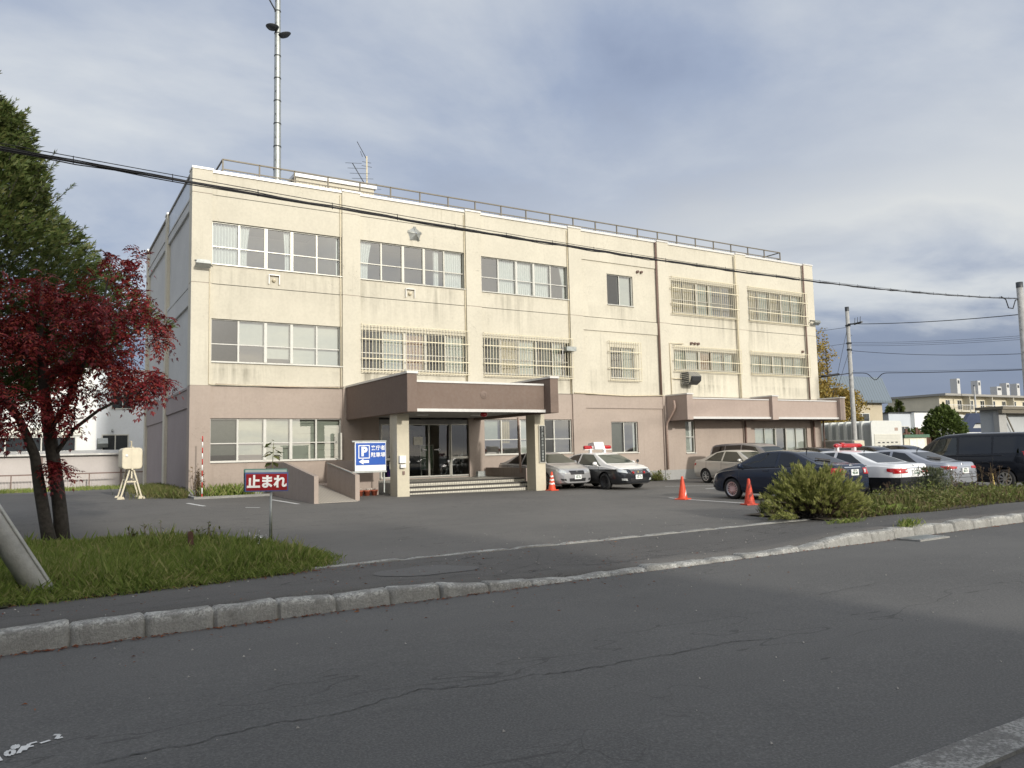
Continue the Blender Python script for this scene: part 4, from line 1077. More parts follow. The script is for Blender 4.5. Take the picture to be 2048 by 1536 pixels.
        mb = MB(); strip(mb, 'B', [(-.62*W/1.7, .66), (.62*W/1.7, .66)], .012); strip(mb, 'B', [(-.8*W/1.7, .56), (.8*W/1.7, .56)], .012); strip(mb, 'B', [(-.62*W/1.7, .66), (-.60*W/1.7, .93)], .012); strip(mb, 'B', [(.62*W/1.7, .66), (.60*W/1.7, .93)], .012); mb.build('boot_seam', M['black'], t, world=False)
        P('bumper_valance', 'B', [(-.55, .27), (.55, .27)], [(-.62, .40), (.62, .40)], 'black', 10, 4, .008)
        ft = plates[1]
        if ft:
            pz = S.get('pz', .76)
            hit = bvh.ray_cast(Vector((-4, 0, pz+.08)), Vector((1, 0, 0))); x = hit[0].x-.03
            mb = MB(); mb.box(x, x+.025, -.165, .165, pz, pz+.165); po = mb.build('number_plate', M['plate'], t, world=False)
            text('plate_text', ft, .105, (x-.002, 0, pz+.065), (0, -1, 0), (0, 0, 1), M['plate_ink'], po, world=False, bold=.002)
            text('plate_text', '札幌 300', .045, (x-.002, 0, pz+.135), (0, -1, 0), (0, 0, 1), M['plate_ink'], po, world=False)
            P('chrome_bar', 'B', [(-.36, pz+.2), (.36, pz+.2)], [(-.36, pz+.225), (.36, pz+.225)], 'chrome', 8, 2, .015)
            mb = MB(); hz = pz+.27
            hit = bvh.ray_cast(Vector((-4, 0, hz)), Vector((1, 0, 0)))
            if hit[0]:
                x = hit[0].x-.006; 
                for rx_, rz_ in ((.055, .038), (.03, .036), (.05, .016)): mb.tube([(x, rx_*math.cos(a*PI/10), hz+rz_*math.sin(a*PI/10)) for a in range(21)], .006, 5, False)
                mb.build('badge', M['chrome'], t, world=False)
    if 'wiper' in features:
        mb = MB(); x0 = X(.72); hz = bvh.ray_cast(Vector((x0, 0, 4)), Vector((0, 0, -1)))[0].z
        x1 = X(.86); h2 = bvh.ray_cast(Vector((x1, .3, 4)), Vector((0, 0, -1)))[0].z
        mb.bar((x0, 0, hz+.03), (x1, .34, h2+.03), .03); mb.bar((x0+.05, -.08, hz+.05), (x1+.02, .44, h2+.05), .02, .03); mb.build('rear_wiper', M['black'], t, world=False)
    if 'aerial' in features:
        mb = MB(); x0 = X(1.5); hz = bvh.ray_cast(Vector((x0, 0, 4)), Vector((0, 0, -1)))[0].z
        mb.tube([(x0, 0, hz-.01), (x0-.03, 0, hz+.05), (x0-.09, 0, hz+.13)], [.018, .012, .006], 6); mb.build('aerial', M['black'], t, world=False)
    if 'visor' in features:
        for d, s in (('L', 1), ('R', -1)):
            pass
    if 'seats' in features:
        mb = MB()
        for y in (-.36, .36): mb.box(X(2.2), X(2.36), y-.22, y+.22, .6, 1.12); mb.box(X(2.2), X(2.32), y-.11, y+.11, 1.14, 1.27)
        mb.build('seat', M['seat'], t, world=False)
    roofz = lambda x: bvh.ray_cast(Vector((x, 0, 4)), Vector((0, 0, -1)))[0].z
    if 'lightbar' in features:
        x0 = X(2.2); z0 = roofz(x0)
        lb = bpy.data.objects.new('light_bar', None); COL.objects.link(lb); lb.parent = t; WM[lb.name] = Matrix.Identity(4)
        for s in (-1, 1):
            mb = MB(); mb.tube([(x0, s*.28, z0+.20), (x0, s*.33, z0+.20), (x0, s*.62, z0+.20), (x0, s*.68, z0+.20), (x0, s*.70, z0+.20)], [.04, .075, .085, .07, .02], 16); mb.build('red_lamp', M['redlens'], lb, world=False)
            mb = MB(); mb.box(x0-.05, x0+.05, s*.36-.05, s*.36+.05, z0-.01, z0+.14); mb.build('foot', M['white'], lb, world=False)
        mb = MB(); mb.box(x0-.07, x0+.07, -.7, .7, z0+.10, z0+.125); mb.tube([(x0, -.3, z0+.2), (x0, .3, z0+.2)], .06, 12); mb.build('crossbar', M['white'], lb, world=False)
        mb = MB(); mb.hexa([(x0-.3, -.25, z0+.12), (x0+.22, -.25, z0+.12), (x0+.22, .25, z0+.12), (x0-.3, .25, z0+.12), (x0-.3, -.25, z0+.37), (x0+.10, -.25, z0+.42), (x0+.10, .25, z0+.42), (x0-.3, .25, z0+.37)]); mb.build('loudspeaker_box', M['white'], lb, world=False, bevel=.015)
    if 'vbar' in features:
        x0 = X(2.1); z0 = roofz(x0)
        lb = bpy.data.objects.new('light_bar', None); COL.objects.link(lb); lb.parent = t; WM[lb.name] = Matrix.Identity(4)
        for s in (-1, 1):
            mb = MB(); pts = [(x0+.14, 0, z0+.14), (x0+.12, s*.12, z0+.14), (x0, s*.4, z0+.14), (x0-.1, s*.6, z0+.14), (x0-.13, s*.66, z0+.13)]
            mb.tube(pts, [.08, .09, .09, .08, .03], 12); mb.v = [(x, y, z0+.14+(z-z0-.14)*.8) for x, y, z in mb.v]; mb.build('red_lamp', M['redlens'], lb, world=False)
            mb = MB(); mb.box(x0-.06, x0+.06, s*.42-.04, s*.42+.04, z0-.02, z0+.09); mb.build('foot', M['white'], lb, world=False)
        mb = MB(); mb.tube([(x0+.1, -.1, z0+.20), (x0+.1, .1, z0+.20)], .04, 10); mb.build('centre_lamp', M['redlens'], lb, world=False)
    if 'grille_lamps' in features:
        for s in (-1, 1):
            h = bvh.ray_cast(Vector((4, s*.27, .62*fz)), Vector((-1, 0, 0)))[0].x
            mb = MB(); mb.lathe([(.05, 0), (.05, .05), (.03, .065), (0, .07)], 14, 'x'); mb.v = [(x+h, y+s*.27, z+.62*fz) for x, y, z in mb.v]; mb.build('grille_lamp', M['redlens'], t, world=False)
        h = bvh.ray_cast(Vector((4, 0, .63*fz)), Vector((-1, 0, 0)))[0].x+.02
        mb = MB(); c = Vector((h+.03, 0, .64*fz)); out = []
        for i in range(10): a = PI/2+PI*i/5; q = .06 if i % 2 == 0 else .03; out.append((h, q*math.cos(a), .64*fz+q*math.sin(a)))
        mb.add([c]+out, [(0, 1+i, 1+(i+1) % 10) for i in range(10)]); mb.build('star_badge', simple('gold_badge', (.7, .55, .2), .3, .9), t, world=False)
        mb = MB(); cx = X(3.0); 
        mb.lathe([(0, -.02), (.06, -.015), (.06, .02)], 12, 'x'); mb.v = [(x+X(3.75), y+.75, z+1.08) for x, y, z in mb.v]; mb.bar((X(3.75), .75, .9), (X(3.75), .75, 1.05), .015); mb.build('fender_mirror', M['dark_steel'], t, world=False)
    if 'angular_s' in features:
        h = bvh.ray_cast(Vector((4, 0, .66*fz)), Vector((-1, 0, 0)))[0].x+.022
        pts = [(-.055, .015), (0, .06), (.03, .035), (.0, .012), (.055, -.015), (0, -.06), (-.03, -.035), (0, -.012)]
        mb = MB(); mb.prism([(y, .66*fz+z) for y, z in pts], h, h+.01, 'x'); mb.build('badge', M['chrome'], t, world=False)
    if 'bluebar' in features: pass
    return t, bo, bvh, X, P, patch, strip

# row in front of the building wall, noses towards the road
hd = -PI/2
navyp = (.016, .024, .046)
GC = 'cars parked in front of the building'
c1 = car('parked_car', 'silver grey sedan with its nose out, half hidden by the right porch column', 'car', (18.02, 27.15, gz(18, 27)), hd+.03,
    dict(L=4.65, W=1.82, H=1.48, r=.325, front='plain', fz=1.02, rear='none', grille=(.36, .56, .70), fglass='carglass_light', tail=(.5, .82, .74, .9)), (.44, .44, .45), GC, rim='spoke', nsp=10, plates=('70-74', None), features=('angular_s', 'seats'))
c2 = car('police_car', 'black and white police car with red lamps and a white box on its roof', 'police car', (19.87, 25.72, gz(19.9, 25)), hd,
    dict(L=4.84, W=1.80, H=1.46, r=.32, front='crown', fz=1.05, rear='none', grille=(.36, .56, .70), fglass='carglass_light'), (.86, .86, .85), GC, split=.79, rim='steel', rimmat='black', nsp=5, plates=('33-13', None), features=('lightbar', 'grille_lamps', 'seats'))
c3 = car('parked_car', 'champagne beige sedan parked nose out beside the brick coloured wall', 'car', (26.75, 24.45, gz(26, 24)), hd-.06,
    dict(L=4.56, W=1.70, H=1.47, r=.31), (.60, .58, .54), GC, rim='spoke', nsp=7, plates=(None, None), features=('aerial', 'seats'))
VANT = [(0, .9), (.02, 1.15), (.08, 1.45), (.2, 1.66), (.4, 1.73), (1.0, 1.77), (2.2, 1.78), (2.9, 1.72), (3.3, 1.58), (3.95, 1.10), (4.2, .99), (4.45, .86), (4.56, .72), (4.6, .6)]
VANB = [(0, .8), (.04, .98), (.5, 1.03), (2.5, 1.0), (3.6, .97), (4.1, .92), (4.5, .7), (4.6, .56)]
c4 = car('minivan', 'dark windowed grey minivan parked behind the beige sedan', 'minivan', (29.75, 26.3, 0), hd-.02,
    dict(L=4.8, W=1.8, H=1.77, wb=2.85, r=.325, top=VANT, belt=VANB, tumble=.17, sm=.12, boxrear=(1.12, 1.5, .6), fglass='carglass',
         wins=[([(.25, 1.10), (1.15, 1.09)], [(.36, 1.60), (1.15, 1.66)]), ([(1.2, 1.09), (2.15, 1.06)], [(1.2, 1.66), (2.15, 1.68)]), ([(2.22, 1.06), (3.5, 1.02)], [(2.22, 1.68), (3.0, 1.58)])],
         wind=((3.9, 3.25, .70, .60), (.2, .3, .5, .5))), (.30, .29, .30), GC, rim='spoke', plates=(None, None))
for i, (x, y, col, lab) in enumerate(((33.2, 25.4, (.012, .012, .014), 'black car whose roof shows behind the navy sedan and the red lightbar'), (36.9, 25.0, (.05, .045, .042), 'dark brown car behind the rear police car, left of its dark neighbour'), (40.2, 25.3, (.02, .02, .024), 'dark car nearest the white shed, only its roof in view'))):
    car('parked_car', lab, 'car', (x, y, 0), hd, dict(L=4.6, W=1.75, H=1.5), col, GC, plates=(None, None), detail=False)
# row facing the building, tails towards the planted strip
GR = 'cars parked with their tails to the planted strip'
hu = PI/2
c5 = car('parked_car', 'dark navy sedan parked behind the bush with silver wheel covers', 'car', (19.22, 15.85, 0), hu+.02,
    dict(L=4.58, W=1.70, H=1.475, r=.315, rear='navy', tail=(.42, .80, .76, .95), pz=.745, fglass='carglass_light'), navyp, GR, rim='thin', nsp=15, plates=(None, '98-84'), features=('wiper', 'aerial', 'seats'))
c6 = car('police_car', 'white over black police car seen from behind with a red lightbar', 'police car', (21.72, 15.75, -.04), hu-.01,
    dict(L=4.9, W=1.80, H=1.46, r=.325, tail=(.34, .83, .765, .915), tailx=.30, pz=.70, rear='crown'), (.86, .87, .88), GR, split=.66, rim='steel', rimmat='black', nsp=5, plates=(None, '16-88'), features=('vbar', 'aerial'))
c7 = car('parked_car', 'silver sedan between the rear police car and the black van', 'car', (24.2, 15.5, -.04), hu-.01,
    dict(L=4.5, W=1.745, H=1.435, r=.32, tail=(.38, .83, .81, .91), tailx=.26, pz=.68, reverse=False), (.38, .40, .45), GR, rim='double', nsp=5, plates=(None, '38-71'), features=('wiper', 'aerial'))
BVT = [(0, .9), (.02, 1.2), (.07, 1.6), (.16, 1.84), (.4, 1.88), (2.2, 1.90), (2.9, 1.86), (3.25, 1.76), (4.0, 1.20), (4.25, 1.06), (4.48, .92), (4.57, .76), (4.6, .6)]
c8 = car('black_van', 'glossy black van at the right edge of the parking row', 'van', (28.5, 15.25, 0), hu,
    dict(L=4.62, W=1.78, H=1.88, wb=2.78, r=.325, top=BVT, belt=[(0, .85), (.04, 1.05), (.5, 1.1), (2.5, 1.08), (3.6, 1.06), (4.1, 1.0), (4.5, .75), (4.6, .6)], tumble=.13, sm=.11, boxrear=(1.15, 1.65, .62), fglass='carglass_light',
         wins=[([(.22, 1.19), (1.2, 1.18)], [(.25, 1.72), (1.2, 1.74)]), ([(1.27, 1.17), (2.35, 1.15)], [(1.27, 1.74), (2.35, 1.74)]), ([(2.44, 1.14), (3.72, 1.10)], [(2.44, 1.74), (3.08, 1.70)])],
         wind=((3.95, 3.25, .72, .62), (.2, .3, .5, .5)), seams=(1.22, 2.40, 3.6), handles=(1.35, 2.5), tail=(.66, .82, .95, 1.5), tailx=.1, pz=.8), (.010, .012, .018), GR, rim='double', nsp=8, plates=(None, '52-10'), features=('seats',))
for lo, hi, mt in (([(-2.26, .92), (-2.13, .92)], [(-2.26, 1.24), (-1.97, 1.24)], 'redlens'), ([(-2.26, 1.06), (-2.06, 1.08)], [(-2.26, 1.10), (-2.04, 1.12)], 'white')):
    c8[4]('side_sticker', 'L', lo, hi, mt, 6, 4, .005)
# ================================================================== ground, road, kerbs
def sheet(name, xs, ys, zf, mat, kind='structure', uv=None):
    vs = [(x, y, zf(x, y)) for y in ys for x in xs]; nx = len(xs); fs = []
    for j in range(len(ys)-1):
        for i in range(nx-1): fs.append((j*nx+i, j*nx+i+1, (j+1)*nx+i+1, (j+1)*nx+i))
    m = MB(); m.add(vs, fs, True); return m.build(name, mat, None, kind=kind)
lin = lambda a, b, n: [a+(b-a)*i/n for i in range(n+1)]
m = MB(); m.add([(-700, -500, -.3), (900, -500, -.3), (900, 900, -.3), (-700, 900, -.3)], [(0, 1, 2, 3)]); m.build('ground', asphalt('far_ground', (.11, .112, .10), (.13, .13, .11), .1), None, kind='structure')
wob = lambda x, y, a=.012: a*pnoise(Vector((x*.35, y*.35, 1.7)))
KF, KB = 8.5, 8.72        # kerb face and back
ZR = -.10                 # road level
def ktop(x):              # kerb is dropped across the driveway
    return .09 - .145*sm(2.6, 6.2, x) + .13*sm(10.2, 12.2, x)
sheet('road', lin(-60, 110, 170), lin(2.62, KF-.001, 10), lambda x, y: ZR+wob(x, y, .01)+.03*math.sin(PI*(y-2.6)/6)-.004, M['asphalt'])
sheet('near_pavement', lin(-60, 110, 120), lin(-9, 2.36, 6), lambda x, y: ZR-.002+wob(x, y, .008), M['asphalt_walk'])
def zwalk(x, y): t = min(1, max(0, (y-KB)/2.2)); return (ktop(x)+.003)*(1-t)+.012*t+wob(x, y, .008)
sheet('pavement', lin(-60, 110, 510), [KB-.05, KB-.01]+lin(KB+.012, 11.05, 6), lambda x, y: zwalk(x, y)-(.09 if y < KB-.03 else (.035 if y < KB else 0)), M['asphalt_walk'])
ys = lin(11.18, 30.2, 40)
def zlot(x, y): return gz(x, y)+wob(x, y, .010)
sheet('parking_lot', lin(-40, 70, 160), ys, zlot, M['asphalt_lot'])
sheet('yard', lin(-40, XL+.2, 60), lin(30.2, 62, 24), zlot, M['asphalt_lot'])
sheet('yard', lin(XR-.2, 110, 60), lin(30.2, 62, 24), zlot, M['asphalt_lot'])
def kerbmat(name, a, b_, dark):
    m, nt, b = newmat(name); v = coords(nt, which='Position')
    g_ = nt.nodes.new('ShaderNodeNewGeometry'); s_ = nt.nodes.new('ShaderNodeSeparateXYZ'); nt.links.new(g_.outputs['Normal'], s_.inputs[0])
    n1 = noise_(nt, v, 5, 6, .75); n2 = noise_(nt, v, 38, 4, .8); n3 = noise_(nt, v, 1.4, 3, .5)
    c = mixc(nt, ramp(nt, n1, [(.45, 0.), (.54, 1.)]).outputs[0], a, b_)
    c = mixc(nt, math_(nt, 'MULTIPLY', ramp(nt, n2, [(.47, 0.), (.56, 1.)]).outputs[0], .85), c, tuple(x*.38 for x in a))
    c = mixc(nt, math_(nt, 'MULTIPLY', ramp(nt, n3, [(.5, 0.), (.7, 1.)]).outputs[0], .45), c, dark)
    # smoother grey mortar skin left on the lower face, spalled aggregate on the worn top edge
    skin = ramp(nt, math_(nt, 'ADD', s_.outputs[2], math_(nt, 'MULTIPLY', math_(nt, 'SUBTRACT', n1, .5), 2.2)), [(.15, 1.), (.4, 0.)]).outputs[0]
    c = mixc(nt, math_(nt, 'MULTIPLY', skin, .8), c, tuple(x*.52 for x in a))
    nt.links.new(c, b.inputs['Base Color']); b.inputs['Roughness'].default_value = .9
    bn = nt.nodes.new('ShaderNodeBump'); bn.inputs['Strength'].default_value = .9; bn.inputs['Distance'].default_value = .02
    nt.links.new(math_(nt, 'ADD', n2, n1), bn.inputs['Height']); nt.links.new(bn.outputs[0], b.inputs['Normal']); return m
M['kerb'] = kerbmat('weathered_kerb_concrete', (.56, .555, .52), (.30, .295, .275), (.15, .14, .12))
# kerb: one worn profile swept along the road, with a notch at every joint
km = MB(); km.smooth = True; rowsK = []; x = -40.0
joint = []
while x < 90: joint.append(x); x += .64
xs = []
for a, b in zip(joint, joint[1:]): xs += [a+.004, a+.03, a+.08]+[a+.08+(b-a-.16)*q/5 for q in range(1, 5)]+[b-.08, b-.03, b-.004]
for x in xs:
    near = min(abs(x-j) for j in joint)
    nt_ = 1. if near < .01 else 0.
    sid = int((x+40)/.64); RR = random.Random(sid); dz, dy, tl = RR.uniform(-.016, .016), RR.uniform(-.016, .016), RR.uniform(-.04, .04)
    w = pnoise(Vector((x*3., 2.2, 0)))*.016; w2 = pnoise(Vector((x*5., 7.2, 0)))*.03
    zt = ktop(x)+dz+w+tl*((x+40) % .64-.32)-nt_*.018; rr = max(.008, (.02+abs(w2)*1.3)*(1 if ktop(x) > 0 else .5))
    if near < .05: rr += .006
    y0 = KF+dy+w2*.5+nt_*.03
    top_ = max(zt, ZR+.02)
    km.v += [(x, y0-.02, ZR-.05), (x, y0-.012, ZR+.004), (x, y0+.005+w2*.4, ZR+(top_-ZR)*.55), (x, y0+.012, top_-rr), (x, y0+.02+rr*.6, top_-rr*.25), (x, y0+.04+rr, top_), (x, KB-.03, top_+w2*.25), (x, KB+.015, top_-.012), (x, KB+.03, top_-.1)]
nK = 9
for i in range(len(xs)-1):
    for k in range(nK-1): km.f.append((i*nK+k, (i+1)*nK+k, (i+1)*nK+k+1, i*nK+k+1)); km.m.append(0); km.sm.append(True)
km.build('kerb', M['kerb'], None, kind='structure', angle=50)
ik = MB()
xs = lin(-30, 95, 800)
for x in xs:
    n1 = pnoise(Vector((x*2, 3, 1)))*.035+.03*pnoise(Vector((math.floor(x/.95)*3.3, 5, 2))); j = (x % .95) < .07+.25*max(0, pnoise(Vector((math.floor(x/.95)*1.7, 1, 9))))
    z = .028+(-.024 if j else 0)+pnoise(Vector((x*1.2, 8, 1)))*.01
    z = max(z, .006) if 3.2 < x < 15 else -.03
    ik.v += [(x, 11.04+n1, z-.06), (x, 11.045+n1, z), (x, 11.17-n1*.5, z+.004), (x, 11.19-n1*.5, z-.05)]
for i in range(len(xs)-1):
    for k in range(3): ik.f.append((i*4+k, (i+1)*4+k, (i+1)*4+k+1, i*4+k+1)); ik.m.append(0); ik.sm.append(False)
ik.build('kerb', M['kerb'], None, kind='structure')
nk = MB(); xs = lin(-40, 90, 600)
for x in xs:
    n1 = pnoise(Vector((x*2.3, 13, 1)))*.03; z = ZR+.018+pnoise(Vector((x*3, 18, 1)))*.006
    nk.v += [(x, 2.34+n1, ZR-.05), (x, 2.35+n1, z), (x, 2.60+n1*.6, z), (x, 2.63+n1*.6, ZR-.05)]
for i in range(len(xs)-1):
    for k in range(3): nk.f.append((i*4+k, (i+1)*4+k, (i+1)*4+k+1, i*4+k+1)); nk.m.append(0); nk.sm.append(False)
nk.build('kerb', kerbmat('dirty_near_kerb', (.38, .375, .355), (.2, .195, .185), (.1, .095, .09)), None, kind='structure')
zroad = lambda x, y: ZR+wob(x, y, .01)+.03*math.sin(PI*(y-2.6)/6)-.004
# painted lines in the lot, worn
def stripe(pts, w, z=.006, zf=zlot, name='road_marking', mat='line'):
    m = MB(); n = 14
    for (x0, y0), (x1, y1) in zip(pts, pts[1:]):
        d = Vector((x1-x0, y1-y0, 0)); l = d.length; nrm = Vector((-d.y, d.x, 0)).normalized()*w/2; vs = []
        for i in range(n+1):
            t = i/n; x, y = x0+(x1-x0)*t, y0+(y1-y0)*t; e = 1+R.uniform(-.12, .06)
            for s in (-1, 1): vs.append((x+nrm.x*s*e, y+nrm.y*s*e, zf(x+nrm.x*s, y+nrm.y*s)+z))
        m.add(vs, [(2*i, 2*i+2, 2*i+3, 2*i+1) for i in range(n)])
    return m.build(name, M[mat], None, kind='structure')
stripe([(4.25, 27.2), (4.5, 25.6)], .13); stripe([(6.85, 26.9), (7.05, 24.4)], .13); stripe([(5.4, 24.2), (5.75, 23.9)], .1)
stripe([(17.45, 19.0), (17.05, 14.6), (16.9, 13.0)], .11); stripe([(22.4, 24.6), (24.4, 23.6)], .12); stripe([(22.0, 21.9), (24.2, 22.4)], .12)
stripe([(20.45, 18.4), (20.45, 13.4)], .1); stripe([(22.95, 18.4), (22.95, 13.4)], .1)
# chalk scribble on the road
chalk = MB()
def scrib(pts, w=.022):
    pts = [(-.12+(a_-o.x)*.42, 5.52+(b_-o.y)*.5) for a_, b_ in pts]; w *= .55
    for (x0, y0), (x1, y1) in zip(pts, pts[1:]):
        d = Vector((x1-x0, y1-y0, 0)); nrm = Vector((-d.y, d.x, 0)).normalized()*w
        chalk.add([(x0-nrm.x, y0-nrm.y, zroad(x0, y0)+.006), (x1-nrm.x, y1-nrm.y, zroad(x1, y1)+.006), (x1+nrm.x, y1+nrm.y, zroad(x1, y1)+.006), (x0+nrm.x, y0+nrm.y, zroad(x0, y0)+.006)], [(0, 1, 2, 3)])
def loop(cx, cy, rx, ry): return [(cx+rx*math.cos(a*PI/5), cy+ry*math.sin(a*PI/5)) for a in range(11)]
o = Vector((-.37, 5.25))
scrib([(o.x-.16, o.y-.25), (o.x-.06, o.y+.05), (o.x, o.y-.2)]); scrib(loop(o.x+.10, o.y+.03, .045, .10)); scrib(loop(o.x+.16, o.y+.22, .03, .07))
scrib([(o.x+.20, o.y-.05), (o.x+.26, o.y+.2)]); scrib([(o.x+.27, o.y+.02), (o.x+.33, o.y+.24), (o.x+.42, o.y+.26)]); scrib([(o.x+.30, o.y+.12), (o.x+.38, o.y+.13)])
scrib([(o.x+.46, o.y+.18), (o.x+.58, o.y+.23)]); scrib([(o.x+.63, o.y+.42), (o.x+.70, o.y+.38), (o.x+.66, o.y+.24), (o.x+.74, o.y+.26)])
chalk.build('road_marking', M['line'], None, kind='structure')
# cracks that run along the road and the pavement
def crack(paths, zf):
    m = MB()
    for pts in paths:
        fine = []
        for (x0, y0), (x1, y1) in zip(pts, pts[1:]):
            n = max(2, int(math.hypot(x1-x0, y1-y0)/.035))
            for i in range(n): t = i/n; fine.append((x0+(x1-x0)*t+R.gauss(0, .008), y0+(y1-y0)*t+R.gauss(0, .011)))
        fine.append(pts[-1]); nf = len(fine); vs = []
        for i, (x, y) in enumerate(fine):
            w = .0052*(.3+R.random())*min(1, .25+i/6, .25+(nf-i)/6); vs += [(x, y-w, zf(x, y-w)+.005), (x, y+w, zf(x, y+w)+.005)]
        m.add(vs, [(2*i, 2*i+2, 2*i+3, 2*i+1) for i in range(nf-1)])
    return m.build('asphalt_crack', M['crack'], None, kind='structure')
m = MB(); n = 22; ring = []
for i in range(n): a = 2*PI*i/n; q = 1+.3*pnoise(Vector((math.cos(a)*1.3, math.sin(a)*1.3, 4))); x, y = 4.55+.72*q*math.cos(a), 9.85+.42*q*math.sin(a); ring.append((x, y, zwalk(x, y)+.006))
m.add(ring+[(4.55, 9.85, zwalk(4.55, 9.85)+.008)], [(i, (i+1) % n, n) for i in range(n)]); m.build('asphalt_patch', asphalt('smooth_patch', (.135, .133, .13), (.145, .142, .138), .1, 7., .35), None, kind='structure')
M['crack'] = simple('crack_grime', (.062, .061, .059), .95, 0, .3, 20)
crack([[(.3, 5.05), (.61, 5.1), (.82, 5.06), (1.03, 5.13), (1.37, 5.16), (1.52, 5.11), (1.82, 5.1), (2.16, 5.21), (2.43, 5.26), (2.59, 5.15), (2.87, 5.09), (3.22, 5.09), (3.47, 5.0), (3.79, 4.98), (4.14, 4.98), (4.47, 4.93), (4.81, 4.93), (5.22, 4.93), (5.61, 4.77)], [(7.47, 5.84), (8.13, 5.87), (8.74, 5.89)], [(6.72, 6.1), (6.68, 5.86), (6.62, 5.67)], [(1.92, 6.07), (2.07, 6.15), (2.05, 5.87), (2.17, 5.66)], [(2.63, 6.19), (2.59, 5.94), (2.56, 5.79)], [(.7, 6.9), (.85, 6.75), (.83, 6.6)]], zroad)
def web(cx, cy, rx, ry, n):
    out = []
    for k in range(n):
        a = R.random()*6.28; q = R.random()**.5; x, y = cx+rx*q*math.cos(a), cy+ry*q*math.sin(a); th = R.random()*6.28; p = [(x, y)]
        for s in range(3): th += R.gauss(0, .7); x += .13*math.cos(th); y += .13*math.sin(th); p.append((x, y))
        if all(8.85 < b < 10.95 for _, b in p): out.append(p)
    return out
crack([[(6.99, 10.85), (6.8, 10.4), (6.23, 9.62), (6.63, 9.22), (7.25, 9.08), (8.4, 9.17), (9.29, 9.21), (9.88, 9.12)], [(4.72, 9.4), (4.97, 9.3), (5.19, 9.01), (5.74, 9.41), (6.23, 9.62)], [(7.5, 9.7), (8.5, 9.62), (9.6, 9.75), (10.8, 9.6)]]+web(5.2, 9.3, .9, .5, 30)+web(7.3, 9.3, 1.2, .4, 34), zwalk)
crack([[(6.19, 15.8), (7.47, 16.06), (8.47, 16.05), (10.2, 16.3)], [(4.6, 22.0), (6.0, 22.3), (7.2, 22.1)], [(3.2, 24.2), (4.4, 23.6), (5.3, 23.7)], [(9.5, 20.0), (11.5, 20.4), (13.8, 20.2)], [(12, 14.4), (12.8, 15.8), (12.6, 17.5), (13.3, 19.2)]], zlot)
# drain cover at the kerb
t = thing('drain_cover', 'pale grey square drain cover in the road beside the right kerb', 'drain cover', (13.4, 8.2, ZR))
m = MB(); rect = (13.05, 13.95, 7.98, 8.42); zc = ZR+.026
m.box(rect[0], rect[1], rect[2], rect[3], zc-.03, zc); m.build('concrete_frame', M['kerb'], t)
m = MB()
for i in range(8): m.box(13.14+i*.095, 13.2+i*.095, 8.04, 8.36, zc+.0005, zc+.008)
m.build('grating', M['steel'], t)
# concrete bed edging in front of the left wall
m = MB(); m.hexa([(4.72, 28.85, .1), (7.4, 28.85, .1), (7.4, 29.0, .1), (4.72, 29.0, .1), (4.72, 28.85, .3), (7.4, 28.87, .3), (7.4, 29.0, .3), (4.72, 29.0, .3)]); m.hexa([(4.72, 29.0, .1), (4.86, 29.0, .1), (4.86, 29.98, .1), (4.72, 29.98, .1), (4.72, 29.0, .3), (4.86, 29.0, .3), (4.86, 29.98, .3), (4.72, 29.98, .3)])
m.build('bed_edging', M['kerb'], None, label='low concrete edging of the plant bed at the left end of the facade', cat='edging', loc=(4.72, 28.85, .1))
m = MB(); m.box(4.87, 7.39, 29.01, 29.97, .1, .26); m.build('soil', simple('bed_soil', (.07, .055, .04), .95, 0, .4, 12, .5), None, kind='structure')

# ================================================================== small things in the lot
def cone(label, x, y, kind, rz):
    z = zlot(x, y)
    t = thing('traffic_cone', label, 'traffic cone', (x, y, z), rz, 'orange traffic cones in the lot')
    mt = M['cone'] if kind != 'dirty' else M['cone_dirty']
    m = MB(); m.lathe([(.155, .035), (.14, .06), (.036, .70), (.03, .715), (0, .72)], 28, 'z'); m.build('cone_body', mt, t, world=False)
    m = MB(); q = .19; m.hexa([(-q, -q, 0), (q, -q, 0), (q, q, 0), (-q, q, 0), (-q*.96, -q*.96, .036), (q*.96, -q*.96, .036), (q*.96, q*.96, .036), (-q*.96, q*.96, .036)]); m.build('base', mt, t, world=False, bevel=.008)
    rad = lambda h: .14+(.036-.14)*(h-.06)/.64+.002
    if kind == 'stripes':
        for h in (.22, .36, .5):
            m = MB(); vs = []; n = 28
            for k in range(n+1):
                a = 2*PI*k/n; dz = .03*abs(((k*4/n) % 1)*2-1)
                for hh in (h+dz, h+dz+.06): vs.append((rad(hh)*math.cos(a), rad(hh)*math.sin(a), hh))
            m.add(vs, [(2*k, 2*k+2, 2*k+3, 2*k+1) for k in range(n)], True); m.build('stripe', M['white'], t, world=False)
    if kind == 'label':
        m = MB(); vs = []; n = 8
        for k in range(n+1):
            a = -PI/2-.35+.75*k/n; h = .09+.16*k/n
            for hh in (h, h+.085): vs.append((rad(hh)*math.cos(a), rad(hh)*math.sin(a), hh))
        m.add(vs, [(2*k, 2*k+2, 2*k+3, 2*k+1) for k in range(n)], True); m.build('sticker', M['white'], t, world=False)
    if kind == 'dirty':
        m = MB()
        for h, a0 in ((.18, -2.2), (.42, -2.3)):
            vs = []; n = 12
            for k in range(n+1):
                a = a0+1.7*k/n; hh0 = h+.16*k/n
                for hh in (hh0, hh0+.09): vs.append((rad(hh)*math.cos(a), rad(hh)*math.sin(a), hh))
            m.add(vs, [(2*k, 2*k+2, 2*k+3, 2*k+1) for k in range(n)], True)
        m.build('worn_stripe', simple('worn_dark_stripe', (.2, .03, .02), .7, 0, .5, 30), t, world=False)
cone('orange cone with white stripes beside the right porch column', 17.0, 25.0, 'stripes', .1)
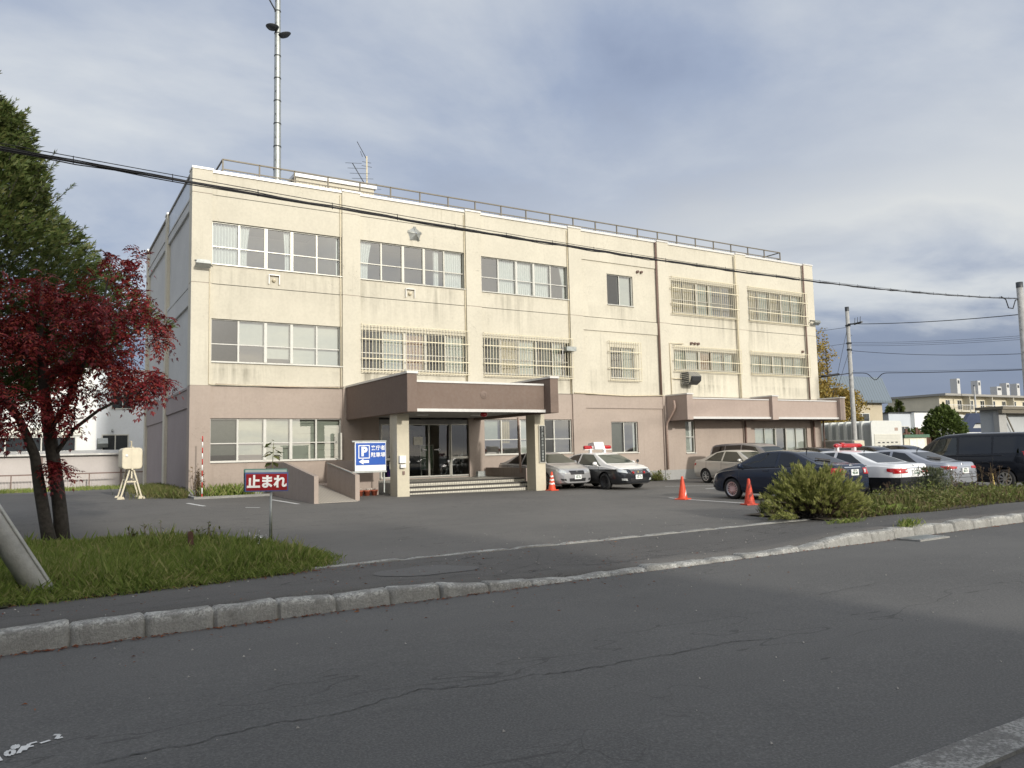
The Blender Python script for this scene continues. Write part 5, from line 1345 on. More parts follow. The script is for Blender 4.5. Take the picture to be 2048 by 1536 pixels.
cone('orange cone with a peeling white sticker in the open lot', 17.3, 18.21, 'label', .25)
cone('scuffed orange cone in front of the navy sedan', 16.8, 15.09, 'dirty', -.3)
# stop sign board on a post
t = thing('stop_sign', 'red rectangular stop sign with white characters on a grey post', 'sign', (3.6, 14.2, 0))
sx, sy, sz, sw, shh = 3.535, 14.2, 1.17, .74, .34
yaw = math.radians(-8); cx_, sn_ = math.cos(yaw), math.sin(yaw)
def S3(u, v, d=0.): return Vector((sx+u*cx_+d*sn_*-1*0+d*(-sn_)*-1, sy+u*sn_-d*cx_, sz+v-u*.02))
def board(u0, u1, v0, v1, d0, d1):
    m = MB(); m.hexa([S3(u0, v0, d1), S3(u1, v0, d1), S3(u1, v0, d0), S3(u0, v0, d0), S3(u0, v1, d1), S3(u1, v1, d1), S3(u1, v1, d0), S3(u0, v1, d0)]); return m
board(-sw/2, sw/2, -shh/2, shh/2, -.01, .012).build('navy_edge', M['navy_rim'], t)
board(-sw/2+.022, sw/2-.022, -shh/2+.022, shh/2-.03, .0122, .0165).build('red_board', M['red_sign'], t)
m = MB()
for u0, u1, v0, v1 in ((-sw/2, sw/2-.02, shh/2-.0, shh/2+.045),): 
    m = board(u0, u1, -shh/2+.01, v1, -.07, -.045)
m.build('rear_panel', simple('translucent_grey_panel', (.3, .36, .34), .3), t)
mb = MB(); mb.bar(S3(-sw/2, shh/2+.05, -.06), S3(sw/2-.02, shh/2+.05, -.06), .025); mb.bar(S3(-sw/2, -shh/2, -.06), S3(-sw/2, shh/2+.05, -.06), .025); mb.bar(S3(sw/2-.02, -shh/2, -.06), S3(sw/2-.02, shh/2+.05, -.06), .025); mb.bar(S3(-sw/2, shh/2-.02, -.02), S3(-sw/2, shh/2+.05, -.06), .02); mb.build('green_frame', M['green_edge'], t)
text('lettering', '止まれ', .235, S3(0, -.012, .019), (cx_, sn_, -.02), (0.02, 0, 1), M['white'], t, bold=.0095, sx=.96)
mb = MB(); p0_ = S3(.08, -shh/2+.1, -.03); mb.tube([(p0_.x-.02, p0_.y, -.05), p0_], .019, 10); mb.build('post', M['steel'], t)
# stakes
m = MB(); m.prism([(-.045, -.1), (.04, -.1), (.035, .40), (.0, .43), (-.04, .41)], -.03, .03, 'y'); m.v = [(x+2.2+z*-.05, y+13.6, z+.02) for x, y, z in m.v]; m.build('wooden_stake', M['wood'], None, label='short dark wooden stake standing in the lawn', cat='stake', loc=(2.2, 13.6, 0))
m = MB(); m.bar((27.32, 14.0, -.05), (27.2, 14.0, .52), .045); m.build('yellow_stake', M['yellow_wood'], None, label='thin yellow stake among the weeds in front of the black van', cat='stake', loc=(27.3, 14.0, 0))
# red and white snow pole
t = thing('snow_pole', 'red and white banded marker pole against the left wall corner', 'marker pole', (5.0, 28.95, .3))
wb_, rb_ = MB(), MB()
z = .2; i = 0
while z < 2.36:
    (rb_ if i % 2 == 0 else wb_).tube([(5.0, 28.97, z), (5.0, 28.97, z+.2)], .02, 10); z += .2; i += 1
rb_.build('red_band', M['red_sign'] if False else simple('marker_red', (.5, .04, .03), .5), t); wb_.build('white_band', M['white'], t)
# heating oil tank on a stand
t = thing('oil_tank', 'beige heating oil tank standing on tall splayed legs', 'tank', (3.0, 31, .26), .0)
zb_ = .26
def rbox(m, x0, x1, y0, y1, z0, z1, r=.1):
    pts = []
    for cx, cz, a0 in ((x1-r, z0+r, -90), (x1-r, z1-r, 0), (x0+r, z1-r, 90), (x0+r, z0+r, 180)):
        for k in range(6): a = math.radians(a0+k*18); pts.append((cx+r*math.cos(a), cz+r*math.sin(a)))
    m.prism(pts, y0, y1, 'y')
m = MB(); rbox(m, 2.62, 3.28, 30.6, 32.0, 1.30, 2.06, .12); m.build('tank_body', M['beige_tank'], t, bevel=.035)
m = MB(); m.box(2.93, 2.99, 30.585, 32.015, 1.27, 2.09); m.build('seam_flange', M['beige_tank'], t)
m = MB(); m.lathe([(0, 30.59), (.05, 30.595), (.05, 30.60)], 14, 'y', (2.77, 0, 1.78)); m.build('gauge', M['white'], t)
m = MB(); m.tube([(2.95, 31.0, 2.05), (2.95, 31.0, 2.3), (2.9, 30.95, 2.28)], .022, 8); m.lathe([(.03, 2.05), (.05, 2.1), (0, 2.12)], 10, 'z', (3.0, 31.7, 0)); m.build('vent_pipe', M['beige_tank'], t)
m = MB()
for y in (30.75, 31.85):
    for s in (-1, 1): m.bar((2.95+s*.06, y, 1.3), (2.95+s*.33, y, zb_+.06), .05)
    m.bar((2.78, y, .86), (3.12, y, .86), .05); m.bar((2.95, y, 1.28), (2.95, y, .98), .05)
for s in (-1, 1): m.bar((2.95+s*.16, 30.75, .9), (2.95+s*.16, 31.85, .9), .04)
m.build('stand', M['beige_tank'], t)
m = MB()
for y in (30.75, 31.85):
    for s in (-1, 1): m.prism([(2.95+s*.33-.13, zb_-.02), (2.95+s*.33-.08, zb_+.08), (2.95+s*.33+.08, zb_+.08), (2.95+s*.33+.13, zb_-.02)], y-.05, y+.05)
m.build('foot', M['beige_tank'], t)
m = MB(); m.lathe([(.03, 1.1), (.04, 1.2), (.03, 1.3)], 10, 'z', (2.95, 31.0, 0)); m.tube([(2.95, 31.0, 1.12), (2.8, 31, .8), (2.75, 31, .3)], .012, 6); m.build('fuel_filter', M['dark_steel'], t)

# ================================================================== utility poles and cables
def pole(name, label, x, y, z1, r0, r1):
    t = thing(name, label, 'utility pole', (x, y, -.3))
    m = MB(); m.lathe([(r0, -.3), (r1, z1), (0, z1+.01)], 20, 'z', (x, y, 0)); m.build('shaft', M['pole'], t)
    m = MB(); m.lathe([(r1+.01, z1-.25), (r1+.012, z1+.015), (0, z1+.03)], 20, 'z', (x, y, 0)); m.build('cap', M['dark_steel'], t)
    for i in range(7):
        m = MB(); z = z1-1.2-i*.55; s = 1 if i % 2 else -1; m.tube([(x+s*r1, y-.02, z), (x+s*(r1+.17), y-.05, z)], .014, 5); m.build('climbing_step', M['dark_steel'], t)
    return t
pole1 = pole('utility_pole', 'concrete utility pole beside the yellow tree', 42.7, 29.85, 10.05, .155, .11)
pole2 = pole('utility_pole', 'tall concrete utility pole at the right edge of the picture', 40.2, 18.76, 9.15, .2, .14)
for z in (8.85, 7.75, 7.35):
    m = MB(); m.lathe([(.15, z), (.16, z+.02), (.16, z+.08), (.15, z+.1)], 16, 'z', (42.7, 29.85, 0)); m.build('band', M['dark_steel'], pole1)
M['pole_brightened'] = simple('brightened_brace_concrete', (.56, .56, .54), .85, 0, .22, 5, .3)  # pole concrete colour lightened to offset the shade on the brace
# leaning brace of a pole that stands outside the picture
t = thing('brace_pole', 'thick concrete brace pole leaning out of the lawn at the left', 'brace pole', (.15, 10.85, 0))
m = MB(); a = Vector((.19, 10.83, -.06)); b = Vector((-4.0, 11.77, 7.3)); m.tube([a, a.lerp(b, .5), b], [.145, .13, .115], 24); m.build('shaft', M['pole_brightened'], t)
m = MB(); d = (b-a).normalized(); side = Vector((.105, -.09, .06)); m.tube([a+side+d*.25, a+side*.97+d*4], .016, 8); m.build('conduit', M['pole_brightened'], t)
lp = pole('utility_pole', 'concrete utility pole that the leaning brace supports, left of the picture', -4.1, 11.85, 9.0, .19, .14)
def cat_(a, b, sag, n=28, wob_=0.):
    a, b = Vector(a), Vector(b); o = []
    for i in range(n+1):
        t = i/n; p = a.lerp(b, t); p.z -= sag*4*t*(1-t); 
        if wob_: p.z += R.uniform(-1, 1)*wob_; p.y += R.uniform(-1, 1)*wob_
        o.append(p)
    return o
def cable(label, paths, mat='cable', name='cable', cat='cable', group=None):
    m = MB()
    for pts, r in paths: m.tube(pts, r, 6)
    return m.build(name, M[mat], None, label=label, cat=cat, loc=tuple(paths[0][0][0]), group=group)
A, B = (-3.5, 11.2, 5.58), (40.1, 18.85, 8.376)
# measured along the span: the bundle hangs at about 5.7 m over the lot
def span(dz, sag=.477, wob_=0, n=46):
    return cat_((A[0], A[1], A[2]+dz), (B[0], B[1], B[2]+dz*.4), sag, n, wob_)
main = span(0); mess = span(.16, .477)
t = thing('cable_bundle', 'thick black telephone cable bundle crossing in front of the whole facade', 'cable bundle', A)
m = MB(); m.tube(main, .016, 8); m.build('thick_cable', M['cable'], t)
m = MB(); m.tube(span(.075), .006, 6); m.build('carrier_wire', M['cable'], t)
m = MB(); m.tube(span(.025, .477, .012, 90), .009, 6); m.tube(span(-.022, .477, .012, 90), .008, 6); m.build('thin_cable', M['cable'], t)
m = MB()
for i, p in enumerate(span(.0, n=34)):
    m.tube([p+Vector((0, 0, -.035)), p+Vector((0, -.02, 0)), p+Vector((0, 0, .08))], .006, 5)
m.build('hanger', M['cable'], t)
m = MB(); e = Vector(B); m.tube([e+Vector((-1.9, -.2, -.10)), e+Vector((-1.5, -.2, -.2)), e+Vector((-1.1, -.1, -.55)), e+Vector((-.7, -.1, -.55)), e+Vector((-.3, -.05, -.1)), e+Vector((0, 0, -.05)), e+Vector((.5, 0, -.45)), e+Vector((1.5, .3, -.9))], .025, 8); m.build('slack_loop', M['cable'], t)
P1, P2 = (42.7, 29.85), (40.2, 18.76)
GW = 'wires between the two concrete poles'
cable('topmost dark wire between the two right hand poles', [(cat_((P1[0], P1[1], 9.0), (P2[0], P2[1], 7.61), .12), .022), (cat_((P1[0], P1[1], 8.98), (42.05, 28.5, 8.85), .02, 6), .05)], group=GW)
cable('group of three thin parallel wires between the right hand poles', [(cat_((P1[0], P1[1], 7.85-k*.1), (P2[0], P2[1], 6.58-k*.09), .1), .008) for k in range(3)], group=GW)
cable('thin wire below the group of three between the right hand poles', [(cat_((P1[0], P1[1], 7.35), (P2[0], P2[1], 5.71), .16), .014)], group=GW)
lowc = cat_((P1[0], P1[1], 5.95), (P2[0], P2[1], 4.94), .04, 60)
for i, p in enumerate(lowc):
    t_ = i/60
    p.z -= .42*math.exp(-((t_-.17)/.035)**2)
cable('lowest thick wire with a slack loop between the right hand poles', [(lowc, .022), (cat_((P1[0], P1[1], 6.0), (P2[0], P2[1], 4.98), .0), .008)], group=GW)
m = MB(); m.tube([(42.45, 29.4, 8.92), (42.2, 28.95, 8.88)], .03, 6); 
for k in range(3): m.tube([(42.3-.1*k, 29.1-.25*k, 8.9), (42.28-.1*k, 29.05-.25*k, 9.22)], .018, 5); m.tube([(42.34-.1*k, 29.15-.25*k, 8.86), (42.18-.1*k, 28.9-.25*k, 8.86)], .06, 6)
m.build('insulator', M['dark_steel'], pole1)
cable('thin wires leaving the utility pole towards the station roof', [(cat_((P1[0], P1[1], 8.8), (38., 45., 9.6), .3), .012), (cat_((P1[0], P1[1], 7.8), (37., 45, 8.2), .3), .01), (cat_((P1[0], P1[1], 8.9), (41.2, 30.6, 3.0), .0, 4), .012), (cat_((P1[0], P1[1], 7.4), (41.2, 30.6, 3.0), .0, 4), .012)])
cable('thick dark cable end running left from the utility pole', [(cat_((P1[0], P1[1], 5.95), (40.5, 30.9, 5.7), .02, 8), .03), (cat_((41.9, 30.1, 5.88), (40.9, 30.6, 5.75), .0, 4), .08)])

# ================================================================== left background
def hipbox(x0, x1, y0, y1, z0, z1): m = MB(); m.box(x0, x1, y0, y1, z0, z1); return m
wb = thing('white_building', 'white two storey building behind the tank and the red tree', 'building', (-2, 58, 0))
M['white_wall'] = wallmat('white_render', (.80, .81, .80), (.5, .5, .48), .2); M['white_shade'] = wallmat('shaded_white_render', (.70, .73, .77), (.5, .5, .5), .15)  # second is the white wall recoloured bluer and darker as shade
hipbox(-22, 3.3, 56, 70, -.2, 7.45).build('wall', M['white_wall'], wb)
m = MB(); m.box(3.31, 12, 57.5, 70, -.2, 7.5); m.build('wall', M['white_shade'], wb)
m = MB(); m.box(-22.1, 3.4, 55.9, 70, 7.451, 7.6); m.box(3.41, 12.1, 57.4, 70, 7.501, 7.66); m.build('roof_edge', M['coping'], wb)
def bwin(parent, x0, x1, z0, z1, y, frame='white_frame', mull=1, glass='carglass'):
    m = MB(); rect_frame(m, x0, x1, z0, z1, y-.05, y+.01, .07)
    for k in range(1, mull+1): xm = x0+(x1-x0)*k/(mull+1); m.box(xm-.035, xm+.035, y-.045, y+.01, z0+.07, z1-.07)
    o = m.build('window', M[frame], parent)
    g = MB(); g.box(x0+.07, x1-.07, y-.02, y-.003, z0+.07, z1-.07); g.build('pane', M['dark_pane'], o); return o
M['dark_pane'] = simple('dark_window_pane', (.035, .04, .045), .06, 0, .3, .8)
bwin(wb, 4.2, 5.6, 5.0, 6.1, 57.49); bwin(wb, 3.7, 5.3, 1.4, 3.35, 57.49, 'white_frame', 1)
bwin(wb, -9, 2.2, 2.1, 3.2, 55.99, 'white_frame', 5); bwin(wb, -8, -5.6, 4.6, 6.0, 55.99)
m = MB(); m.box(-9.2, 2.5, 55.85, 55.999, 3.25, 3.75); m.build('awning_box', M['paper'], wb)
m = MB(); m.prism([(57.5, 2.5), (57.5, 3.1), (57.2, 3.1), (56.95, 2.75), (57.1, 2.5)], 3.45, 4.05, 'x'); m.build('vent_hood', M['steel'], wb); m = MB(); m.tube([(4.3, 57.4, 3.6), (4.3, 57.2, 3.65), (4.3, 57.1, 3.5)], .06, 8); m.build('vent_pipe', M['steel'], wb)
t = thing('panel_shed', 'long low pale panel shed with a flat tin roof behind the railing', 'shed', (-20, 52, 0))
hipbox(-22, 6.5, 51.3, 54, -.2, 1.98).build('wall', wallmat('pale_pink_panel', (.56, .52, .50), (.38, .35, .33), .25), t)
m = MB(); m.hexa([(-22, 51.0, 1.98), (6.6, 51.0, 1.98), (6.6, 54.2, 2.2), (-22, 54.2, 2.2), (-22, 51.0, 2.08), (6.6, 51.0, 2.08), (6.6, 54.2, 2.3), (-22, 54.2, 2.3)]); m.build('roof', simple('weathered_tin_roof', (.45, .44, .42), .5, .3, .25, 3), t)
m = MB()
for x in (0.35, 4.35, -4.0): m.box(x-.05, x+.05, 51.2, 51.299, -.1, 1.98)
m.build('post', M['pipe_b'], t)
t = thing('metal_railing', 'brown metal railing with thin vertical bars along the yard', 'railing', (-10, 50, 0))
m = MB(); m.bar((-14, 50, .95), (6.3, 50, .95), .07); m.bar((-14, 50, .12), (6.3, 50, .12), .05)
for i in range(1, 12): m.bar((-14+i*1.85, 50, -.1), (-14+i*1.85, 50, .95), .06)
m.build('rail', M['pipe_b'], t)
m = MB()
for i in range(135): x = -13.9+i*.15; m.box(x-.011, x+.011, 49.99, 50.01, .12, .93)
m.build('vertical_bars', simple('pale_bar', (.52, .46, .42), .5), t).name = 'infill_panel'

# ================================================================== right background
gar = thing('bicycle_garage', 'ribbed white prefabricated garage with a perforated roller shutter', 'garage', (46, 30, 0))
ga = math.radians(-3)
GX0, GX1, GY0, GY1, GZ = 44.9, 48.05, 30.2, 36.6, 3.0
def archpts(x0, x1, z1, r, n=6):
    pts = [(x0, -.1)]
    for k in range(n+1): a = PI-PI/2*k/n; pts.append((x0+r+r*math.cos(a), z1-r+r*math.sin(a)))
    for k in range(n+1): a = PI/2-PI/2*k/n; pts.append((x1-r+r*math.cos(a), z1-r+r*math.sin(a)))
    pts.append((x1, -.1)); return pts
m = MB(); m.prism(archpts(GX0+.06, GX1-.06, GZ-.06, .2), GY0+.05, GY1, 'y'); m.build('shell', simple('pale_grey_shell', (.40, .42, .42), .5, .1, .06), gar)
for k in range(11):
    m = MB(); y = GY0+.6+k*.56; m.prism(archpts(GX0-.10, GX1+.10, GZ+.05, .25), y, y+.2, 'y'); m.build('rib', simple('pale_rib', (.62, .64, .62), .5, .1, .06) if k == 0 else bpy.data.materials['pale_rib'], gar)
m = MB(); m.prism(archpts(GX0-.05, GX1+.05, GZ+.05, .25), GY0-.04, GY0+.049, 'y'); m.build('front_panel', simple('white_garage_panel', (.62, .63, .60), .5, .1, .05), gar)
m = MB()
for k in range(22): z = .0+k*.1; m.box(GX0+.2, GX1-.2, GY0-.075, GY0-.041, z+.004, z+.094)
sh_ = m.build('roller_shutter', simple('cream_shutter', (.62, .61, .54), .5, .1, .05), gar)
m = MB()
for r_ in range(5):
    for c in range(5): m.box(GX0+.5+c*.46, GX0+.75+c*.46, GY0-.08, GY0-.0755, 1.62-r_*.22, 1.69-r_*.22)
m.build('vent_slot', M['dark_steel'], sh_)
m = MB(); m.box(GX1-.75, GX1-.4, GY0-.05, GY0-.0401, 2.4, 2.6); m.build('label', M['pipe_m'], gar)
t = thing('storage_box', 'low taupe storage box in front of the ribbed garage', 'storage box', (41, 29, 0))
m = MB(); m.box(40.33, 41.35, 28.3, 30.9, -.1, 1.85); m.build('box_body', simple('taupe_box', (.3, .29, .26), .5), t, bevel=.1)
m = MB(); m.box(40.37, 41.31, 28.25, 28.31, .05, 1.8); m.build('front_door', simple('cream_box_front', (.6, .55, .42), .5), t, bevel=.05)
t = thing('garden_shed', 'small cream shed with a green roof right of the ribbed garage', 'shed', (50, 31, 0))
hipbox(49.6, 52.2, 31, 33, -.2, 1.95).build('wall', simple('cream_shed_wall', (.66, .62, .5), .5, 0, .08), t)
m = MB(); m.box(49.45, 52.35, 30.85, 33.1, 1.951, 2.15); m.build('roof', simple('green_shed_roof', (.08, .15, .10), .5), t)
m = MB(); m.box(50.2, 51.0, 30.96, 30.999, .0, 1.85); m.box(51.02, 51.9, 30.96, 30.999, 0, 1.85); m.build('door', M['paper'], t)
th = thing('tan_house', 'tan house with a steep blue metal roof behind the garage', 'house', (60, 43, 0))
hipbox(57.5, 65.0, 42.5, 52, -.3, 5.35).build('wall', wallmat('tan_siding', (.50, .44, .33), (.35, .3, .22), .2), th)
m = MB(); m.prism([(41.9, 5.2), (41.9, 5.4), (42.75, 7.55), (46, 7.55), (46, 5.2)], 54.5, 65.6, 'x')
def seamroof():
    mm, nt, b = newmat('blue_seam_roof'); g = nt.nodes.new('ShaderNodeNewGeometry'); sp = nt.nodes.new('ShaderNodeSeparateXYZ'); nt.links.new(g.outputs['Position'], sp.inputs[0])
    k = math_(nt, 'LESS_THAN', math_(nt, 'FRACT', math_(nt, 'MULTIPLY', sp.outputs[0], 2.6)), .12)
    nt.links.new(mixc(nt, k, (.16, .20, .24), (.08, .1, .12)), b.inputs['Base Color']); b.inputs['Roughness'].default_value = .4; b.inputs['Metallic'].default_value = .3; return mm
m.build('roof', seamroof(), th)
bwin(th, 61.0, 63.0, 2.4, 4.3, 42.49); bwin(th, 58.0, 59.2, 2.4, 4.3, 42.49)
m = MB(); m.lathe([(0, 42.3), (.14, 42.35), (.15, 42.499)], 14, 'y', (61.2, 0, 4.9)); m.build('vent_cap', M['white'], th)
bh = thing('flat_roofed_house', 'flat roofed house with its shaded side coloured pale blue, behind the cream shed', 'house', (72, 45, 0))
hipbox(68.5, 72.0, 44.2, 56, -.3, 4.4).build('wall', wallmat('shaded_siding', (.52, .56, .60), (.4, .4, .42), .2), bh)  # bluish tone of the shaded wall put into its colour; lit front is white
m = MB(); m.box(72.01, 76.5, 43.8, 56, -.3, 4.5); m.build('wall', M['white_wall'], bh)
m = MB(); m.box(68.4, 72.0, 44.1, 56, 4.401, 4.5); m.box(72.0, 76.6, 43.7, 56, 4.501, 4.6); m.build('roof_edge', M['dark_steel'], bh)
bwin(bh, 70.2, 71.6, 1.9, 3.2, 44.19)
ap = thing('apartment_block', 'distant cream apartment block with chimneys and a letter E on its gable', 'apartment block', (160, 90, 0))
AX0, AY0 = 146.5, 84.0
m = MB(); m.box(AX0, 230, AY0, AY0+10.5, -1, 10.35); m.build('wall', wallmat('apartment_cream', (.66, .60, .46), (.5, .45, .35), .2), ap)
m = MB(); m.box(AX0-.6, 231, AY0-1.6, AY0+11, 10.351, 10.75); m.build('roof', simple('apartment_roof_edge', (.3, .29, .27), .7), ap)
gm = text('lettering', 'E', 2.1, (AX0-.06, AY0+7.6, 8.6), (0, -1, 0), (0, 0, 1), M['dark_steel'], ap, bold=.05, ext=.03)
for fl in range(3):
    z = 7.6-fl*2.8
    m = MB(); m.box(AX0+.3, 230, AY0-1.4, AY0-.01, z-.3, z); m.build('balcony_slab', M['cream'], ap)
    m = MB(); m.box(AX0+.3, 230, AY0-1.45, AY0-1.41, z+.95, z+1.05)
    for i in range(int(83/.6)): m.box(AX0+.3+i*.6, AX0+.36+i*.6, AY0-1.44, AY0-1.42, z, z+.95)
    m.build('balcony_railing', M['coping'], ap)
for fl in range(2):
    for i in range(14):
        x = AX0+2.0+i*4.1; z = 7.7-fl*2.8
        m = MB(); rect_frame(m, x, x+1.5, z+.05, z+1.95, AY0-.06, AY0-.002, .08); m.box(x+.71, x+.79, AY0-.06, AY0-.002, z+.13, z+1.87); w_ = m.build('window', M['white_frame'], ap)
        m = MB(); m.box(x+.08, x+1.42, AY0-.03, AY0-.003, z+.13, z+1.87); m.build('pane', M['dark_pane'], w_)
for x in range(5):
    m = MB(); m.box(AX0+8.0+x*8.2, AX0+8.2+x*8.2, AY0-1.4, AY0-.01, 1, 10.3); m.build('partition', M['cream'], ap)
for x, h, w in ((158.5, 3.4, 1.1), (166.2, 3.2, 1.1), (177.5, 3.0, 1.2), (181.8, 3.0, 1.2), (173.6, 2.2, 1.8), (190, 2.4, 2.4)):
    m = MB(); m.box(x, x+w, AY0+3, AY0+4.4, 10.75, 10.75+h*1.05); c_ = m.build('chimney', simple('chimney_paint', (.5, .5, .49), .7), ap); m = MB(); m.box(x+.25, x+w-.25, AY0+2.97, AY0+2.999, 10.4+h*.85, 10.55+h); m.build('flue_opening', M['dark_steel'], c_)
pole('street_pole', 'thin distant pole in front of the apartment block', 151.5, 80, 12.2, .2, .15)
shop = thing('navy_shop', 'low shop with a navy stepped fascia and a white ring emblem', 'shop', (78, 42, 0))
hipbox(75.5, 88, 42.3, 50, -.3, 4.2).build('wall', M['grey_panel'], shop)
m = MB(); m.prism([(76.0, 2.05), (76.0, 3.35), (77.3, 3.6), (78.3, 4.35), (85, 4.5), (85, 3.4), (79.2, 3.4), (78.6, 2.9), (85, 2.9), (85, 2.05)], 41.9, 42.29, 'y'); m.build('fascia', simple('navy_fascia', (.02, .032, .075), .4), shop)
m = MB(); m.tube([(81.6+.75*math.cos(a*PI/12), 41.86, 3.95+.5*math.sin(a*PI/12)) for a in range(3, 24)], .13, 8); m.bar((81.7, 41.86, 3.9), (82.5, 41.86, 3.9), .15); m.build('emblem', M['white'], shop)
m = MB(); m.box(76.2, 85, 41.85, 41.899, 2.42, 2.48); m.build('light_strip', M['white'], shop)
gs = thing('grey_warehouse', 'grey warehouse with a dark roof edge and cross braces at the right edge', 'warehouse', (64, 32, 0))
hipbox(63.4, 80, 32.1, 33.2, -.3, 4.0).build('wall', wallmat('grey_sheet', (.42, .44, .45), (.3, .3, .3), .3), gs)
m = MB(); m.box(62.9, 80.5, 31.2, 33.3, 4.001, 4.22); m.box(62.95, 80.4, 31.3, 31.6, 3.7, 4.0); m.build('roof', M['rail'], gs)
m = MB(); m.box(63.2, 64.3, 31.7, 32.099, -.2, 4.0); m.box(70, 71, 31.7, 32.099, -.2, 4.0); m.build('pillar', M['kerb'] if False else M['plinth'], gs)
m = MB(); m.bar((64.6, 31.9, 3.7), (67.2, 31.9, .2), .08); m.bar((69.8, 31.9, 3.7), (67.2, 31.9, .2), .08); m.bar((64.3, 31.9, 3.6), (70, 31.9, 3.65), .1); m.build('cross_brace', M['rail'], gs)
# dark timber fence scraps behind the shed
t = thing('timber_fence', 'dark board fence between the cream shed and the clipped tree', 'fence', (52.5, 33, 0))
m = MB()
for i in range(14): x = 52.4+i*.32; m.box(x, x+.26, 33.0, 33.06, -.2, 1.9+R.uniform(0, .8))
m.build('board_panel', M['wood'], t)
# houses across the road, behind the camera: they shade the road and the lawn
acr = thing('corner_block', 'long flat roofed block across the road, facing the station', 'building', (0, -7, 0))
hipbox(-45, 2.4, -18, -6.5, -.2, 13.6).build('wall', wallmat('opposite_render', (.42, .40, .37), (.3, .28, .25), .3), acr)
m = MB(); m.box(-45.2, 2.404, -18.2, -6.3, 13.601, 13.9); m.build('roof', M['roof'], acr)
for i in range(7):
    for z in (1.2, 4.6, 8.0, 10.8): bw_ = MB(); x = -34+i*4.8; rect_frame(bw_, x, x+2.2, z, z+1.5, -6.499, -6.42, .08); o_ = bw_.build('window', M['white_frame'], acr); g_ = MB(); g_.box(x+.08, x+2.12, -6.49, -6.45, z+.08, z+1.42); g_.build('pane', M['dark_pane'], o_)
hs = thing('gabled_house', 'gabled house across the road, next to the flat roofed block', 'house', (18, -7, 0))
hipbox(2.405, 8.0, -15, -6.5, -.2, 6.0).build('wall', wallmat('opposite_siding', (.5, .47, .4), (.35, .3, .25), .3), hs)
m = MB(); m.prism([(-15.5, 6.0), (-10.7, 9.0), (-6.0, 6.0)], 2.41, 8.25, 'x'); m.build('roof', seamroof(), hs)
for x in (3.6, 5.8): bw_ = MB(); rect_frame(bw_, x, x+1.8, 3.4, 4.8, -6.499, -6.42, .08); o_ = bw_.build('window', M['white_frame'], hs); g_ = MB(); g_.box(x+.08, x+1.72, -6.49, -6.45, 3.48, 4.72); g_.build('pane', M['dark_pane'], o_)
# ================================================================== vegetation
M['leaf_red'] = leafmat('red_rowan_leaf', [(.045, .008, .011), (.13, .014, .019), (.235, .024, .030), (.32, .08, .04)], .5, .3, .9)
M['leaf_conifer'] = leafmat('conifer_spray', [(.05, .040, .018), (.05, .078, .018), (.085, .115, .03), (.135, .135, .045)], .6, .2, 1.2)
M['leaf_bush'] = leafmat('feathery_bush_spray', [(.12, .14, .033), (.19, .215, .052), (.27, .285, .085), (.35, .33, .14)], .6, .25, 1.6)
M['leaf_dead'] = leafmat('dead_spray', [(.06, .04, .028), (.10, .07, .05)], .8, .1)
M['grass'] = leafmat('lawn_grass', [(.115, .165, .032), (.19, .26, .055), (.27, .33, .09), (.42, .38, .18)], .55, .3, 1.4)
M['weed'] = leafmat('weed_leaf', [(.07, .095, .024), (.12, .155, .038), (.17, .18, .06), (.23, .19, .10)], .6, .3, 1.6)
M['straw'] = leafmat('dry_stalk', [(.07, .045, .03), (.13, .09, .055), (.22, .17, .09)], .8, .15, 2.)
M['leaf_yellow'] = leafmat('yellow_autumn_leaf', [(.22, .14, .03), (.32, .22, .05), (.40, .30, .09), (.24, .21, .06)], .6, .3, .5)
M['leaf_clip'] = leafmat('clipped_evergreen', [(.05, .075, .016), (.085, .125, .028), (.13, .17, .045)], .6, .2, 1.)
M['leaf_litter'] = leafmat('fallen_leaf', [(.09, .02, .012), (.2, .05, .02), (.26, .11, .035)], .7, .1, 2.)
RV = lambda s=1.: Vector((R.uniform(-1, 1), R.uniform(-1, 1), R.uniform(-1, 1)))*s
def rdir(up=0.):
    v = Vector((R.gauss(0, 1), R.gauss(0, 1), R.gauss(0, 1)+up)); return v.normalized() if v.length > 1e-6 else Vector((0, 0, 1))

def compound_leaf(m, p, d, L, n=5, drop=.5, wd=.30):
    """pinnate leaf: paired leaflets along a drooping stalk (each leaflet one quad)"""
    d = d.normalized(); side = d.cross(Vector((0, 0, 1)))
    side = side.normalized() if side.length > .05 else Vector((1, 0, 0))
    roll = R.uniform(-.7, .7); up = side.cross(d); side = (side*math.cos(roll)+up*math.sin(roll)).normalized()
    vs = []; fs = []
    pts = []
    for i in range(n+1):
        t = i/n; pts.append(p+d*L*t+Vector((0, 0, -drop*L*t*t)))
    for i in range(1, n+1):
        c = pts[i]; ax = (pts[i]-pts[i-1]).normalized()
        l = L*.36*(1-.25*abs(i/n-.5)*2)
        for s in (-1, 1):
            dd = (side*s*.85+ax*.5+Vector((0, 0, -.25))).normalized(); w = ax*l*wd*.5
            b = len(vs); vs += [c, c+dd*l*.5+w, c+dd*l, c+dd*l*.5-w]; fs.append((b, b+1, b+2, b+3))
    c = pts[-1]; ax = (pts[-1]-pts[-2]).normalized(); l = L*.34; w = side*l*wd*.5
    b = len(vs); vs += [c, c+ax*l*.5+w, c+ax*l, c+ax*l*.5-w]; fs.append((b, b+1, b+2, b+3))
    m.add(vs, fs, False)

